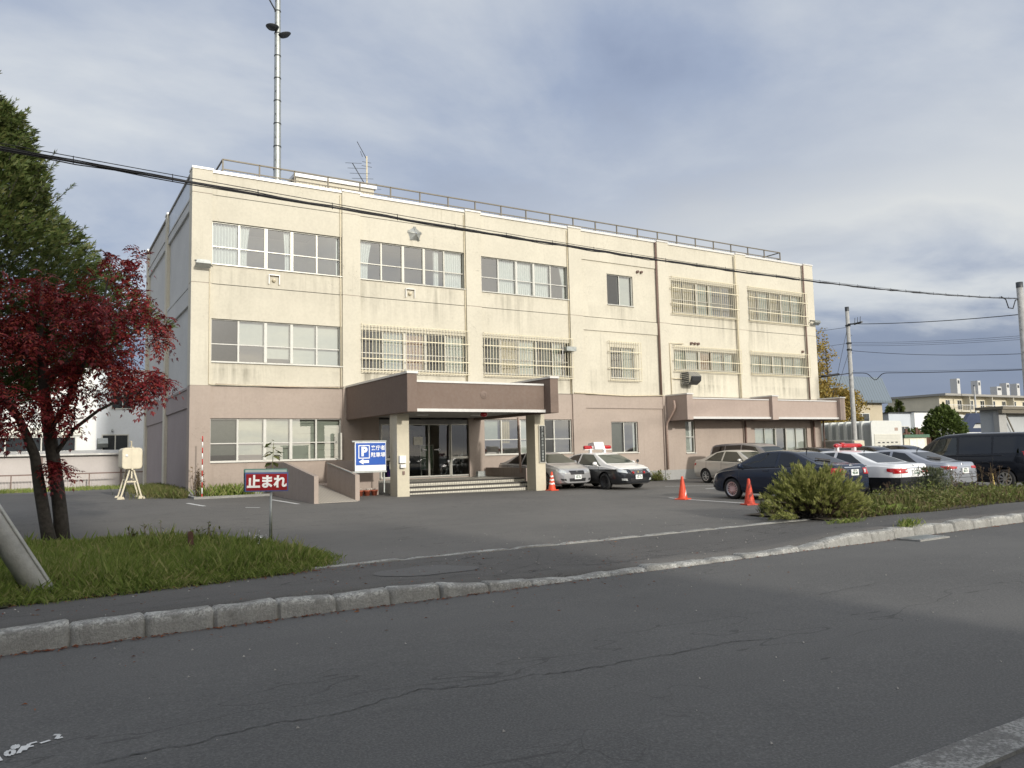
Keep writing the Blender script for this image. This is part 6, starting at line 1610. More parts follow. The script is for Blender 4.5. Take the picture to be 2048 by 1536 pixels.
def spray(m, p, d, L, n=5, spread=.55, w=.16, jag=True):
    """flat fan of scale-leaf twiglets"""
    d = d.normalized(); s = d.cross(rdir()).normalized(); vs = []; fs = []
    for i in range(n):
        a = (i-(n-1)/2)/max(1, (n-1)/2)*spread; dd = (d*math.cos(a)+s*math.sin(a)).normalized(); l = L*(1-.35*abs(a)/max(.01, spread))*R.uniform(.8, 1.15)
        q = dd.cross(s.cross(d)).normalized()*l*w*.5; b = len(vs)
        vs += [p, p+dd*l*.55+q, p+dd*l, p+dd*l*.5-q]; fs.append((b, b+1, b+2, b+3))
    m.add(vs, fs, False)

def grow(trunk_paths, targets, r_tip=.006):
    """attach twig ends to the nearest branch node; returns list of branch polylines with radii"""
    nodes = []   # (point, radius)
    out = []
    for pts, rs in trunk_paths:
        out.append((pts, rs))
        for a, b, ra, rb in zip(pts, pts[1:], rs, rs[1:]):
            for k in range(5): nodes.append((Vector(a).lerp(Vector(b), k/5), ra+(rb-ra)*k/5))
    base = Vector(trunk_paths[0][0][-1])
    targets = sorted(targets, key=lambda t: min((t-n[0]).length for n in nodes))
    twigs = []
    for t in targets:
        best = None; bd = 1e9
        for p, r in nodes:
            dd = (t-p); d = dd.length + max(0, p.z-t.z)*.6
            if d < bd: bd = d; best = (p, r)
        p, r = best; L = (t-p).length
        if L < .05: continue
        r0 = min(r*.6, .006+.014*L); mid = p.lerp(t, .5)+Vector((R.uniform(-.1, .1), R.uniform(-.1, .1), .1*R.random()+.05))*L
        pts = []
        for k in range(5):
            q = k/4; pts.append(p*(1-q)**2+mid*2*q*(1-q)+t*q*q)
        rs = [r0+(r_tip-r0)*k/4 for k in range(5)]
        out.append((pts, rs)); twigs.append(pts)
        for a, ra in list(zip(pts, rs))[1:]: nodes.append((a, ra))
        nodes += [(pts[1].lerp(pts[2], .5), rs[1]), (pts[2].lerp(pts[3], .5), rs[2])]
    return out, twigs

# ------------------------------------------------------------------ red rowan with two trunks
rw = thing('rowan_tree', 'rowan tree with deep red leaves and two dark trunks standing in the lawn', 'tree', (.35, 16.7, 0))
V = Vector
tA = ([V((.50, 16.75, -.1)), V((.44, 16.75, .6)), V((.34, 16.8, 1.4)), V((.22, 16.85, 2.2)), V((.10, 16.9, 3.1)), V((.02, 16.95, 4.0)), V((.05, 17., 5.0))], [.15, .125, .115, .105, .085, .06, .03])
tB = ([V((.33, 16.6, -.1)), V((.20, 16.6, .5)), V((.10, 16.6, 1.1)), V((.0, 16.6, 1.75)), V((-.25, 16.55, 2.4)), V((-.65, 16.5, 3.1)), V((-1.1, 16.45, 3.9))], [.15, .115, .10, .088, .07, .05, .03])
tC = ([V((.22, 16.85, 2.2)), V((.45, 16.8, 2.6)), V((.62, 16.7, 3.1)), V((.9, 16.6, 3.9)), V((1.05, 16.6, 4.6)), V((1.12, 16.6, 5.1))], [.06, .055, .05, .04, .028, .012])
tD = ([V((.10, 16.9, 3.1)), V((.5, 17.0, 3.5)), V((1.1, 17.1, 3.75)), V((1.7, 17.1, 4.2)), V((2.05, 17.1, 4.7))], [.05, .045, .035, .022, .01])
tE = ([V((.3, 16.8, 1.7)), V((.6, 16.6, 2.2)), V((1.0, 16.5, 2.55)), V((1.6, 16.4, 2.9)), V((2.1, 16.4, 3.25))], [.045, .038, .03, .02, .01])
tg = []
def blob(c, r, n):
    for _ in range(n):
        while True:
            v = RV()
            if .25 < v.length < 1: break
        tg.append(V((c[0]+v.x*r[0], c[1]+v.y*r[1], c[2]+v.z*r[2])))
blob((.2, 16.7, 4.3), (1.25, 1.3, 1.0), 95); blob((-1.0, 16.6, 4.0), (1.2, 1.3, 1.1), 90); blob((1.2, 16.8, 4.3), (.8, 1.0, .85), 50); blob((1.7, 16.5, 3.1), (.62, .7, .34), 32)
blob((.9, 16.5, 3.25), (.7, .8, .6), 46); blob((-.6, 16.3, 2.6), (.75, .8, .5), 46); blob((.25, 16.4, 2.6), (.45, .5, .42), 20); blob((1.35, 16.7, 5.3), (.5, .5, .6), 13); blob((.38, 16.4, 1.45), (.22, .2, .22), 7); blob((2.05, 16.9, 4.4), (.25, .4, .6), 12)
br, tw = grow([tA, tB, tC, tD, tE], tg)
m = MB()
for pts, rs in br[:2]:
    m.tube(pts, rs, 14)
m.v = [tuple(V(v)+V((pnoise(V(v)*5)*.018, pnoise(V(v)*5+V((9, 0, 0)))*.018, 0))) for v in m.v]
m.build('trunk', M['bark'], rw)
m = MB()
for pts, rs in br[2:]: m.tube(pts, rs, 5, False)
m.build('branches', M['bark'], rw).name = 'branch_work'
m = MB()
for pts in tw:
    for k in range(R.choice((6, 7, 9, 10))):
        q = R.uniform(.18, 1.0); i = min(3, int(q*4)); p = pts[i].lerp(pts[i+1], q*4-i)
        ax = (pts[i+1]-pts[i]).normalized(); d = (ax*.6+rdir(-.1)*.9)
        compound_leaf(m, p, d, R.uniform(.19, .31), 5, R.uniform(.3, 1.0), .48)
m.build('crown', M['leaf_red'], rw)
m = MB()
for _ in range(26):
    p = R.choice(tw)[-1]; 
    if p.y > 17: continue
    for k in range(9): c = p+RV(.05)+V((0, 0, -.06)); m.lathe([(0, -.007), (.0075, 0), (0, .007)], 5, 'z', tuple(c))
if m.v: m.build('berries', simple('orange_berry', (.6, .08, .02), .35), rw).name = 'berry_cluster'

# ------------------------------------------------------------------ tall conifer behind it
cf = thing('conifer_tree', 'tall dark green conifer behind the red tree at the left edge', 'tree', (-1.75, 20.2, 0))
m = MB(); m.tube([V((-1.7, 20.2, -.1)), V((-1.75, 20.2, 4)), V((-1.7, 20.2, 10.5))], [.22, .17, .03], 12); m.build('trunk', M['bark'], cf)
def crown_r(z):
    t = (z-2.9)/7.6
    return 3.6*max(0, min(1, (t+.03)/.22))**.6*max(0, 1-max(0, t-.2)/.8)**.72 if t < 1 else 0
m = MB(); core = MB()
n = 0
while n < 62000:
    z = 2.9+7.7*R.random()**1.05; a = R.random()*2*PI; rmax = crown_r(z)
    lump = 1.03+.38*pnoise(V((math.cos(a)*1.6, math.sin(a)*1.6, z*.8)))+.16*pnoise(V((math.cos(a)*4, math.sin(a)*4, z*2.2)))
    q = (R.random()**.30); rad = rmax*lump*q
    if rmax < .05: continue
    p = V((-1.75+rad*math.cos(a), 20.2+rad*math.sin(a), z))
    d = V((math.cos(a), math.sin(a), R.uniform(-.1, 1.1)))*.8+rdir()*.55
    spray(m, p, d, R.uniform(.10, .22), 3, .45, .21); n += 1
for _ in range(110):   # feathery tips that break the outline
    z = R.uniform(3.2, 10.4); a = R.random()*2*PI; r_ = crown_r(z)*.86
    p = V((-1.75+r_*math.cos(a), 20.2+r_*math.sin(a), z)); d = V((math.cos(a)*.7, math.sin(a)*.7, .9)).normalized(); L = R.uniform(.4, .75)
    core.tube([p, p+d*L], [.012, .004], 4, False)
    for k in range(22): spray(m, p+d*L*R.random(), d+rdir()*.7, R.uniform(.08, .17), 3, .5, .18)
m.build('crown', M['leaf_conifer'], cf)
for _ in range(70):
    z = R.uniform(2.9, 9.8); a = R.random()*2*PI; r_ = crown_r(z)*.85
    core.tube([V((-1.75, 20.2, z-.5)), V((-1.75+r_*.5*math.cos(a), 20.2+r_*.5*math.sin(a), z-.15)), V((-1.75+r_*math.cos(a), 20.2+r_*math.sin(a), z+.2))], [.04, .025, .008], 5, False)
core.build('branches', M['bark'], cf).name = 'branch_work'

# ------------------------------------------------------------------ lawn
LAWN = [(-8, 9.9), (-3, 10.05), (0, 10.3), (1.6, 10.55), (3.0, 10.85), (3.65, 11.35), (3.95, 12.1), (3.9, 13.0), (3.6, 14.1), (2.9, 15.2), (1.9, 16.3), (.4, 17.0), (-2.5, 17.6), (-8, 18.2)]
def inside(x, y, P):
    c = False; j = len(P)-1
    for i in range(len(P)):
        if (P[i][1] > y) != (P[j][1] > y) and x < (P[j][0]-P[i][0])*(y-P[i][1])/(P[j][1]-P[i][1])+P[i][0]: c = not c
        j = i
    return c
def edge_d(x, y, P):
    b = 1e9
    for (x0, y0), (x1, y1) in zip(P, P[1:]+P[:1]):
        dx, dy = x1-x0, y1-y0; t = max(0, min(1, ((x-x0)*dx+(y-y0)*dy)/(dx*dx+dy*dy))); b = min(b, math.hypot(x-x0-t*dx, y-y0-t*dy))
    return b
def zlawn(x, y):
    z0 = zlot(x, y) if y > 11.2 else zwalk(x, min(y, 11.0))
    return z0+.07*sm(0, .6, edge_d(x, y, LAWN))
sm_ = MB(); st_ = .22; idx = {}
xs = lin(-8, 4, 60); ys = lin(9.8, 18.3, 44)
for i in range(60):
    for j in range(44):
        cx, cy = (xs[i]+xs[i+1])/2, (ys[j]+ys[j+1])/2
        if inside(cx, cy, LAWN):
            q = [(xs[i], ys[j]), (xs[i+1], ys[j]), (xs[i+1], ys[j+1]), (xs[i], ys[j+1])]
            sm_.add([(a, b, zlawn(a, b)+.014) for a, b in q], [(0, 1, 2, 3)], True)
sm_.build('lawn_soil', simple('lawn_soil', (.05, .055, .02), .95, 0, .4, 9, .5), None, kind='structure')
def blade(m, x, y, z, h, w, lean, a):
    dx, dy = math.cos(a), math.sin(a); px_, py_ = -dy*w/2, dx*w/2
    m.add([(x-px_, y-py_, z), (x+px_, y+py_, z), (x+px_*.7+dx*lean*.4, y+py_*.7+dy*lean*.4, z+h*.6), (x+dx*lean, y+dy*lean, z+h*.97), (x-px_*.7+dx*lean*.4, y-py_*.7+dy*lean*.4, z+h*.6)], [(0, 1, 2, 3, 4)])
g = MB(); n = 0
while n < 64000:
    x, y = R.uniform(-6.2, 4.0), 9.8+8.3*R.random()**1.15
    if not inside(x, y, LAWN): continue
    vis = x > -.3-y*.065-.8
    if not vis and R.random() < .8: continue
    e = edge_d(x, y, LAWN); t = pnoise(V((x*.9, y*.9, 3)))
    h = (.07+.15*R.random())*(1+.6*t)*(.55+.45*sm(0, .5, e)); 
    if R.random() < .05: h *= 1.6
    n += 1; blade(g, x+R.uniform(-.03, .03), y, zlawn(x, y)+.005, h, R.uniform(.004, .009), R.uniform(.02, .16), R.random()*6.28)
for _ in range(2600):   # ragged rim creeping onto the pavement, half of it dry
    i = R.randrange(2, 11); t = R.random(); x = LAWN[i][0]+(LAWN[i+1][0]-LAWN[i][0])*t+R.gauss(0, .10); y = LAWN[i][1]+(LAWN[i+1][1]-LAWN[i][1])*t+R.gauss(0, .09)
    z = zlot(x, y) if y > 11.2 else zwalk(x, min(y, 11.0))
    if 10.95 < y < 11.2: z = .02
    blade(g, x, y, z, R.uniform(.03, .13), R.uniform(.005, .01), R.uniform(.02, .12), R.random()*6.28)
# broad-leaved clover and dandelion tufts in the lawn
for _ in range(330):
    x, y = R.uniform(-1.5, 3.9), R.uniform(10.3, 17)
    if not inside(x, y, LAWN): continue
    z = zlawn(x, y)
    for k in range(7):
        a = R.random()*6.28; l = R.uniform(.05, .13); d = V((math.cos(a), math.sin(a), R.uniform(.3, 1.2))).normalized(); s = V((-math.sin(a), math.cos(a), 0))*l*.22; p = V((x, y, z))
        g.add([p, p+d*l*.55+s, p+d*l, p+d*l*.55-s], [(0, 1, 2, 3)])
g.build('grass', M['grass'], None, kind='stuff', label='unmown green grass of the lawn by the road', cat='grass')
# tall weeds with dark seed heads on the far side of the lawn
for (x, y, lab) in ((1.6, 15.6, 'dark seeding weed on the far edge of the lawn, nearest the tree trunks'), (2.55, 14.9, 'dark seeding weed on the far edge of the lawn, nearest the stop sign')):
    t = thing('seeding_weed', lab, 'weed', (x, y, 0), 0, 'weeds on the far edge of the lawn')
    m = MB(); h_ = MB()
    for k in range(14):
        a = R.random()*6.28; r_ = R.uniform(0, .3); p = V((x+r_*math.cos(a)*1.6, y+r_*math.sin(a), zlawn(x, y))); tip = p+V((R.uniform(-.1, .1), R.uniform(-.1, .1), R.uniform(.22, .42)))
        m.tube([p, p.lerp(tip, .5)+V((.02, 0, 0)), tip], [.006, .005, .003], 4, False)
        for q in range(6): d = rdir(.2); pp = p.lerp(tip, R.uniform(.2, .9)); s = d.cross(V((0, 0, 1)))*.025; h_.add([pp, pp+d*.06+s, pp+d*.12, pp+d*.06-s], [(0, 1, 2, 3)])
        for q in range(4): c = tip+RV(.03); h_.add([c, c+RV(.03), c+RV(.03)], [(0, 1, 2)])
    m.build('stem', M['straw'], t); h_.build('foliage', M['weed'], t)
t = thing('white_flower_plant', 'small plant with white flowers in the lawn near the stop sign', 'plant', (3.15, 13.2, .08))
m = MB(); f_ = MB()
for k in range(16):
    p = V((3.15+R.uniform(-.1, .1), 13.2+R.uniform(-.1, .1), .07)); tip = p+V((R.uniform(-.12, .12), R.uniform(-.1, .1), R.uniform(.1, .34))); m.tube([p, tip], [.004, .002], 4, False)
    for q in range(5): c = tip+RV(.012); f_.add([c+RV(.014), c+RV(.014), c+RV(.014)], [(0, 1, 2)])
m.build('stem', M['weed'], t); f_.build('flower', M['white'], t)
# sprouting shrub that shows above the stop sign, in the bed
t = thing('sapling', 'thin leafy sapling rising behind the stop sign', 'plant', (3.8, 15.4, 0))
m = MB(); m.tube([V((3.93, 15.4, 0)), V((3.92, 15.4, .8)), V((3.96, 15.4, 1.88))], [.015, .012, .005], 6); m.build('stem', M['weed'], t)
m = MB()
for k in range(18):
    z = R.uniform(1.42, 1.92); a = R.random()*6.28; d = V((math.cos(a), math.sin(a), R.uniform(-.5, .5))).normalized(); p = V((3.95, 15.4, z)); l = R.uniform(.13, .22); s = d.cross(V((0, 0, 1))).normalized()*l*.34
    m.add([p+d*.03, p+d*(.03+l*.5)+s, p+d*(.03+l)-V((0, 0, .04)), p+d*(.03+l*.5)-s], [(0, 1, 2, 3)])
m.build('foliage', M['weed'], t)
# grass along the railing, at the building corner, plants in the bed
g = MB()
for _ in range(9000):
    x = R.uniform(-9, 6); y = R.uniform(45.5, 50.5)
    if y < 47.5+.8*pnoise(V((x*.3, 0, 0))) and R.random() < .85: continue
    blade(g, x, y, zlot(x, y), R.uniform(.08, .25), .03, R.uniform(.03, .1), R.random()*6.28)
g.build('grass', M['grass'], None, kind='stuff', label='strip of grass in front of the railing', cat='grass')
g = MB()
for _ in range(4200):
    y = R.uniform(29.6, 38); x = 4.75-abs(R.gauss(0, .55))*(1 if y > 30 else .5)
    if y < 30 and x > 4.6: continue
    blade(g, x, y, zlot(x, y), R.uniform(.08, .38), .018, R.uniform(.04, .2), R.random()*6.28)
g.build('grass', M['weed'], None, kind='stuff', label='rough grass at the foot of the left side wall', cat='grass')
bedw = thing('bed_plant', 'clump of long strap leaved plants in the bed under the left window', 'plant', (6.1, 29.5, .26))
m = MB()
for _ in range(420):
    x = 6.0+R.gauss(0, .55); y = R.uniform(29.1, 29.9); 
    if not 4.9 < x < 7.3: continue
    blade(m, x, y, .26, R.uniform(.2, .52), .028, R.uniform(.1, .3), R.random()*6.28)
m.build('foliage', M['grass'], bedw)
bedr = thing('bed_weed', 'reddish dry weed at the left corner pilaster', 'weed', (4.95, 29.6, .26))
m = MB()
for k in range(16):
    p = V((4.95+R.uniform(-.1, .15), 29.6+R.uniform(-.2, .2), .26)); tip = p+V((R.uniform(-.1, .12), R.uniform(-.1, .1), R.uniform(.5, 1.2))); m.tube([p, p.lerp(tip, .5)+RV(.03), tip], [.008, .006, .003], 4, False)
    for q in range(12): c = p.lerp(tip, R.uniform(.35, 1)); d = rdir(.4)*.07; s = RV(.02); m.add([c, c+d+s, c+d*1.5, c+d-s], [(0, 1, 2, 3)])
m.build('stems', M['straw'], bedr).name = 'dry_stems'
wallw = thing('wall_weed', 'green weed growing at the foot of the wall by the grey downpipe', 'weed', (26.9, 29.8, 0))
m = MB()
for k in range(60):
    x, y = 26.6+R.gauss(0, .3), 29.75+R.uniform(-.15, .1); d = V((R.uniform(-.4, .4), R.uniform(-.4, .2), 1)).normalized(); l = R.uniform(.15, .5); p = V((x, y, 0)); m.tube([p, p+d*l], [.006, .003], 4, False)
    for q in range(8): c = p+d*l*R.uniform(.2, 1); e = rdir(.2)*.09; s = RV(.03); m.add([c, c+e+s, c+e*1.6, c+e-s], [(0, 1, 2, 3)])
m.build('foliage', M['weed'], wallw)

# ------------------------------------------------------------------ bush at the corner of the planted strip
bs = thing('feathery_bush', 'broad feathery green bush at the corner of the planted strip', 'bush', (14.5, 11.2, 0))
m = MB(); dm = MB(); wm = MB()
BC = V((14.62, 11.3, .1))
for s in range(390):
    a = R.random()*2*PI; el = math.asin(R.random()**.75*.98); 
    rx, ry, rz_ = 1.30, 1.0, 1.06
    if math.cos(a) < -.3 and math.sin(a) < .3 and el < .5 and R.random() < .2: continue
    tip = BC+V((rx*math.cos(a)*math.cos(el), ry*math.sin(a)*math.cos(el), rz_*math.sin(el)))*R.uniform(.72, 1.1)
    if tip.z < .03: tip.z = .05+R.random()*.12
    base = BC+V((R.uniform(-.35, .35), R.uniform(-.3, .3), -.1)); mid = base.lerp(tip, .5)+V((0, 0, .12))
    pts = [base*(1-q)**2+mid*2*q*(1-q)+tip*q*q for q in (0, .25, .5, .75, 1)]
    wm.tube(pts, [.014, .011, .008, .006, .003], 4, False)
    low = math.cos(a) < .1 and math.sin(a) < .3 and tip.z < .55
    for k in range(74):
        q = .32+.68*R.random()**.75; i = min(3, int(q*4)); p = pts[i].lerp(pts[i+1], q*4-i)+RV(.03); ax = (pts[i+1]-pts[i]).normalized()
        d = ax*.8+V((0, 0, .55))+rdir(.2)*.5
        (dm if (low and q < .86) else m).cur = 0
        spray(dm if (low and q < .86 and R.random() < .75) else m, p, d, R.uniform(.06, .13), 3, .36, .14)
for k in range(5):   # stray shoots to the left and low at the front
    base = BC+V((-.9, -.3, 0)); tip = base+V((R.uniform(-.85, -.4), R.uniform(-.5, .3), R.uniform(.0, .55)))
    wm.tube([base, tip], [.01, .004], 4, False)
    for q in range(60): p = base.lerp(tip, R.uniform(.35, 1.02)); spray(m, p+RV(.03), (tip-base).normalized()+rdir(.3)*.7, R.uniform(.07, .14), 3, .45, .16)
wm.build('branches', M['bark_grey'], bs).name = 'branch_work'; m.build('foliage', M['leaf_bush'], bs); dm.build('dead_foliage', M['leaf_dead'], bs)

# ------------------------------------------------------------------ planted strip of weeds along the pavement
def strip_in(x, y): return 14.6 < x < 45 and 10.35+.12*math.sin(x*1.3) < y < 12.9-.25*sm(20, 30, x)
sl = MB()
for i in range(120):
    x0 = 14.1+i*.28; y0 = 10.45+.12*math.sin(x0*1.3)
    y0b = 10.45+.12*math.sin((x0+.28)*1.3)
    sl.add([(x0, y0, zwalk(x0, 10.5)+.02), (x0+.28, y0b, zwalk(x0+.28, 10.5)+.02), (x0+.28, 12.9, .03), (x0, 12.9, .03)], [(0, 1, 2, 3)], True)
sl.build('planted_strip', simple('strip_soil', (.075, .06, .04), .95, 0, .4, 9, .5), None, kind='structure')
w = MB(); dry = MB()
for _ in range(17000):
    x = 14.6+24*R.random()**1.25; y = 10.3+2.6*R.random()
    if not strip_in(x, y): continue
    t = pnoise(V((x*.7, y*.7, 9)))
    if t < -.12 and R.random() < .7: continue
    h = (.08+.25*R.random())*(1+.7*t)*(.5+.5*sm(10.3, 11.3, y)); 
    (blade)(w if R.random() < .8 else dry, x, y, .02, h, R.uniform(.01, .018), R.uniform(.03, .12), R.random()*6.28)
for _ in range(2500):   # bushy little weeds with small leaves
    x = 15.2+22*R.random()**1.3; y = R.uniform(10.6, 12.8)
    if not strip_in(x, y): continue
    t = pnoise(V((x*.55, y*.55, 4)))
    if t < .0 and R.random() < .75: continue
    hh = max(.07, .24+.42*t)*R.uniform(.6, 1.3)
    for k in range(16):
        p = V((x+R.gauss(0, .09), y+R.gauss(0, .09), R.uniform(.03, hh))); d = rdir(.5); l = R.uniform(.03, .085); s = d.cross(rdir()).normalized()*l*.3
        w.add([p, p+d*l*.5+s, p+d*l, p+d*l*.5-s], [(0, 1, 2, 3)])
w.build('weeds', M['weed'], None, kind='stuff', label='low green weeds covering the planted strip', cat='weeds'); dry.build('dry_grass', M['straw'], None, kind='stuff', label='dry straw coloured grass among the weeds', cat='grass')
# broad dock leaves
for (x, y, lab) in ((22.9, 11.3, 'patch of broad bright green leaves on the strip in front of the black van'), (16.6, 11.0, 'patch of broad green leaves just right of the feathery bush')):
    t = thing('broad_leaved_weed', lab, 'weed', (x, y, 0)); m = MB()
    for k in range(110):
        p = V((x+R.gauss(0, .5), y+R.gauss(0, .25), .02)); a = R.random()*6.28; d = V((math.cos(a), math.sin(a), R.uniform(.5, 1.6))).normalized(); l = R.uniform(.14, .34); s = V((-math.sin(a), math.cos(a), 0))*l*.24
        m.add([p, p+d*l*.4+s*.8, p+d*l*.75+s, p+d*l-V((0, 0, .05)), p+d*l*.75-s, p+d*l*.4-s*.8], [(0, 1, 2, 3, 4, 5)])
    m.build('foliage', M['grass'], t)
# dead flower stalks
def stalk(x, y, n, h0, lab, spread=.3):
    t = thing('dead_flower_stalk', lab, 'weed', (x, y, 0), R.random()*0, 'dead flower stalks on the planted strip'); m = MB(); hd_ = MB()
    for k in range(n):
        p = V((x+R.gauss(0, spread*.5), y+R.gauss(0, spread*.4), 0)); tip = p+V((R.gauss(0, .12), R.gauss(0, .08), h0*R.uniform(.6, 1.1)))
        mid = p.lerp(tip, .55)+RV(.03); m.tube([p, mid, tip], [.008, .006, .004], 4, False)
        for q in range(5):
            e = tip+V((R.gauss(0, .09), R.gauss(0, .06), R.uniform(-.12, .05))); m.tube([mid.lerp(tip, R.uniform(.3, .9)), e], [.003, .002], 3, False)
            for z_ in range(6): c = e+RV(.022); hd_.add([c+RV(.02), c+RV(.02), c+RV(.02)], [(0, 1, 2)])
        for q in range(7): c = p.lerp(tip, R.uniform(.1, .8)); d = rdir(-.2)*.09; s = RV(.02); hd_.add([c, c+d*.5+s, c+d, c+d*.5-s], [(0, 1, 2, 3)])
    m.build('stem', M['straw'], t); hd_.build('seed_head', M['leaf_dead'], t); return t
stalk(16.15, 11.9, 14, .85, 'dead brown stalks between the bush and the rear police car', .35); stalk(17.1, 12.2, 9, .8, 'dead brown stalks behind the rear police car bumper', .35)
stalk(20.9, 12.1, 12, .7, 'dead stalks right of the grey green weed, before the silver sedan', .4); stalk(22.3, 12.3, 9, .75, 'sparse dead stalks left of the broad bright leaves', .4); stalk(18.6, 12.0, 9, .6, 'thin dead stalks in front of the silver sedan'); stalk(25.7, 13.1, 14, .8, 'dead brown stalks left of the yellow stake', .5); stalk(29.0, 13.1, 15, .85, 'dead brown stalks beside the rear wheel of the black van', .5)
t = thing('grey_green_weed', 'tall grey green bushy weed in front of the silver sedan', 'weed', (19.9, 11.9, 0)); m = MB()
for k in range(1500):
    a = R.gauss(0, .3); z = R.random()**.8; p = V((19.95+a*.6*(1-z*.4)+.3, 11.9+R.gauss(0, .2), .05+z*.85)); spray(m, p, V((a*.4, 0, 1))+rdir()*.6, R.uniform(.05, .12), 3, .5, .2)
m.build('foliage', leafmat('grey_green_weed', [(.07, .085, .045), (.11, .13, .07), (.15, .16, .10)], .7, .2, 2.), t)
m = MB()
for k in range(130): blade(m, 13.75+R.gauss(0, .16), 8.62+R.gauss(0, .05), .06, R.uniform(.06, .2), .012, R.uniform(.04, .12), R.random()*6.28)
m.build('kerb_weed', M['grass'], None, label='tuft of grass growing on the kerb above the drain cover', cat='weed', loc=(13.75, 8.6, .05))
m = MB()
for k in range(160): blade(m, 13.9+R.gauss(0, .25), 10.0+R.gauss(0, .07), zwalk(13.9, 10), R.uniform(.03, .11), .012, R.uniform(.04, .12), R.random()*6.28)
m.build('pavement_weed', M['grass'], None, label='small tuft of grass in the pavement in front of the bush', cat='weed', loc=(13.9, 10., .05))

# ------------------------------------------------------------------ fallen leaves
lf = MB()
def leaf(x, y, z, s, kind=0):
    a = R.random()*6.28; c, q = math.cos(a), math.sin(a); t1, t2 = R.uniform(0, .4), R.uniform(-.3, .3); w = s*.34
    lf.add([(x-c*s, y-q*s, z+.006), (x-q*w, y+c*w, z+.008+t1*s), (x+c*s, y+q*s, z+.006+t2*s*.5+.004), (x+q*w, y-c*w, z+.008+abs(t2)*s)], [(0, 1, 2, 3)])
for _ in range(620):
    x = R.uniform(-2, 10); x = min(x, R.uniform(-2, 10)); y = KF-.03-abs(R.gauss(0, .06)); leaf(x, y, zroad(x, min(y, KF-.01)), R.uniform(.012, .035))
for _ in range(240):
    x = R.uniform(9.5, 20); y = KF-.03-abs(R.gauss(0, .06)); leaf(x, y, zroad(x, y), R.uniform(.012, .03))
for _ in range(330):
    x = R.uniform(-1.5, 4.5); y = 10.35+x*.13+R.gauss(0, .16); leaf(x, y, zwalk(x, y)+.01, R.uniform(.012, .035))
for _ in range(230): x = R.uniform(-1, 9); y = R.uniform(8.75, 11); leaf(x, y, zwalk(x, y), R.uniform(.008, .03))
for _ in range(90): x = R.uniform(-1, 9); y = KF-.1-abs(R.gauss(0, .9)); leaf(x, y, zroad(x, y), R.uniform(.01, .028))
for _ in range(60): x = R.uniform(5, 9); y = R.gauss(11.0, .12); leaf(x, y, .03, R.uniform(.012, .03))
lf.build('fallen_leaves', M['leaf_litter'], None, kind='stuff', label='red brown fallen leaves along the kerb and the lawn edge', cat='leaves')
gr_ = MB()
for _ in range(110): x = R.uniform(-1, 16); y = R.uniform(3, 8.4); s = R.uniform(.006, .014); z = zroad(x, y)+.004; gr_.add([(x-s, y-s, z), (x+s, y-s*.6, z), (x+s*.7, y+s, z), (x, y, z+s)], [(0, 1, 3), (1, 2, 3), (2, 0, 3)])
for _ in range(220): x = R.uniform(-1, 16); y = R.uniform(8.8, 14); s = R.uniform(.006, .016); z = (zwalk(x, y) if y < 11.04 else zlot(x, max(y, 11.2)))+.004; gr_.add([(x-s, y-s, z), (x+s, y-s*.6, z), (x+s*.7, y+s, z), (x, y, z+s)], [(0, 1, 3), (1, 2, 3), (2, 0, 3)])
gr_.build('gravel_crumbs', simple('grit', (.3, .29, .27), .9, 0, .5, 30), None, kind='stuff', label='scattered grit on the road and the pavement', cat='grit')

# ------------------------------------------------------------------ trees on the right
yt = thing('yellow_tree', 'yellow leaved autumn tree behind the right end of the building', 'tree', (47.8, 34.8, 0))
tY = ([V((47.8, 34.8, -.2)), V((47.6, 34.8, 2.5)), V((47.3, 34.8, 5.)), V((47.1, 34.8, 8.2))], [.2, .16, .1, .03]); tg = []
blob((46.9, 35.2, 4.6), (2.6, 2., 1.8), 130); blob((46.2, 35.2, 7.6), (1.5, 1.4, 2.2), 60); blob((48.9, 34.4, 4.4), (1.5, 1., .9), 22); blob((49.2, 34.4, 2.7), (.9, 1., .9), 12); blob((46.5, 34, 2.6), (1.8, .8, .9), 24)
br, tw = grow([tY], tg); m = MB()
m.tube(*br[0], 10); m.build('trunk', M['bark_grey'], yt); m = MB()
for pts, rs in br[1:]: m.tube(pts, rs, 4, False)
m.build('branches', M['bark_grey'], yt).name = 'branch_work'; m = MB()
for pts in tw:
    dens = 70 if pts[-1].z < 6 else 30
    for k in range(dens): p = pts[R.choice((2, 3, 4))]+RV(.28); d = rdir(); s = d.cross(rdir()).normalized()*.06; l = .16; m.add([p, p+d*l*.5+s, p+d*l, p+d*l*.5-s], [(0, 1, 2, 3)])
m.build('crown', M['leaf_yellow'], yt)
ct = thing('clipped_tree', 'rounded dense evergreen tree behind the black van', 'tree', (57.6, 32.9, 0))
m = MB(); m.tube([V((57.6, 32.9, -.3)), V((57.6, 32.9, 3))], [.15, .08], 8); m.build('trunk', M['bark_grey'], ct); m = MB()
for _ in range(5200):
    v = rdir(); lump = 1+.16*pnoise(v*2.2)+.1*pnoise(v*5); q = R.random()**.22; r_ = 1.5*lump*q
    k = 1-.30*max(0, v.z); p = V((57.75+v.x*r_*k, 32.9+v.y*r_*k, 2.35+v.z*r_*1.28))
    if p.z < .2: continue
    spray(m, p, v+rdir(.4)*.8, R.uniform(.16, .32), 4, .55, .34)
m.build('crown', M['leaf_clip'], ct)
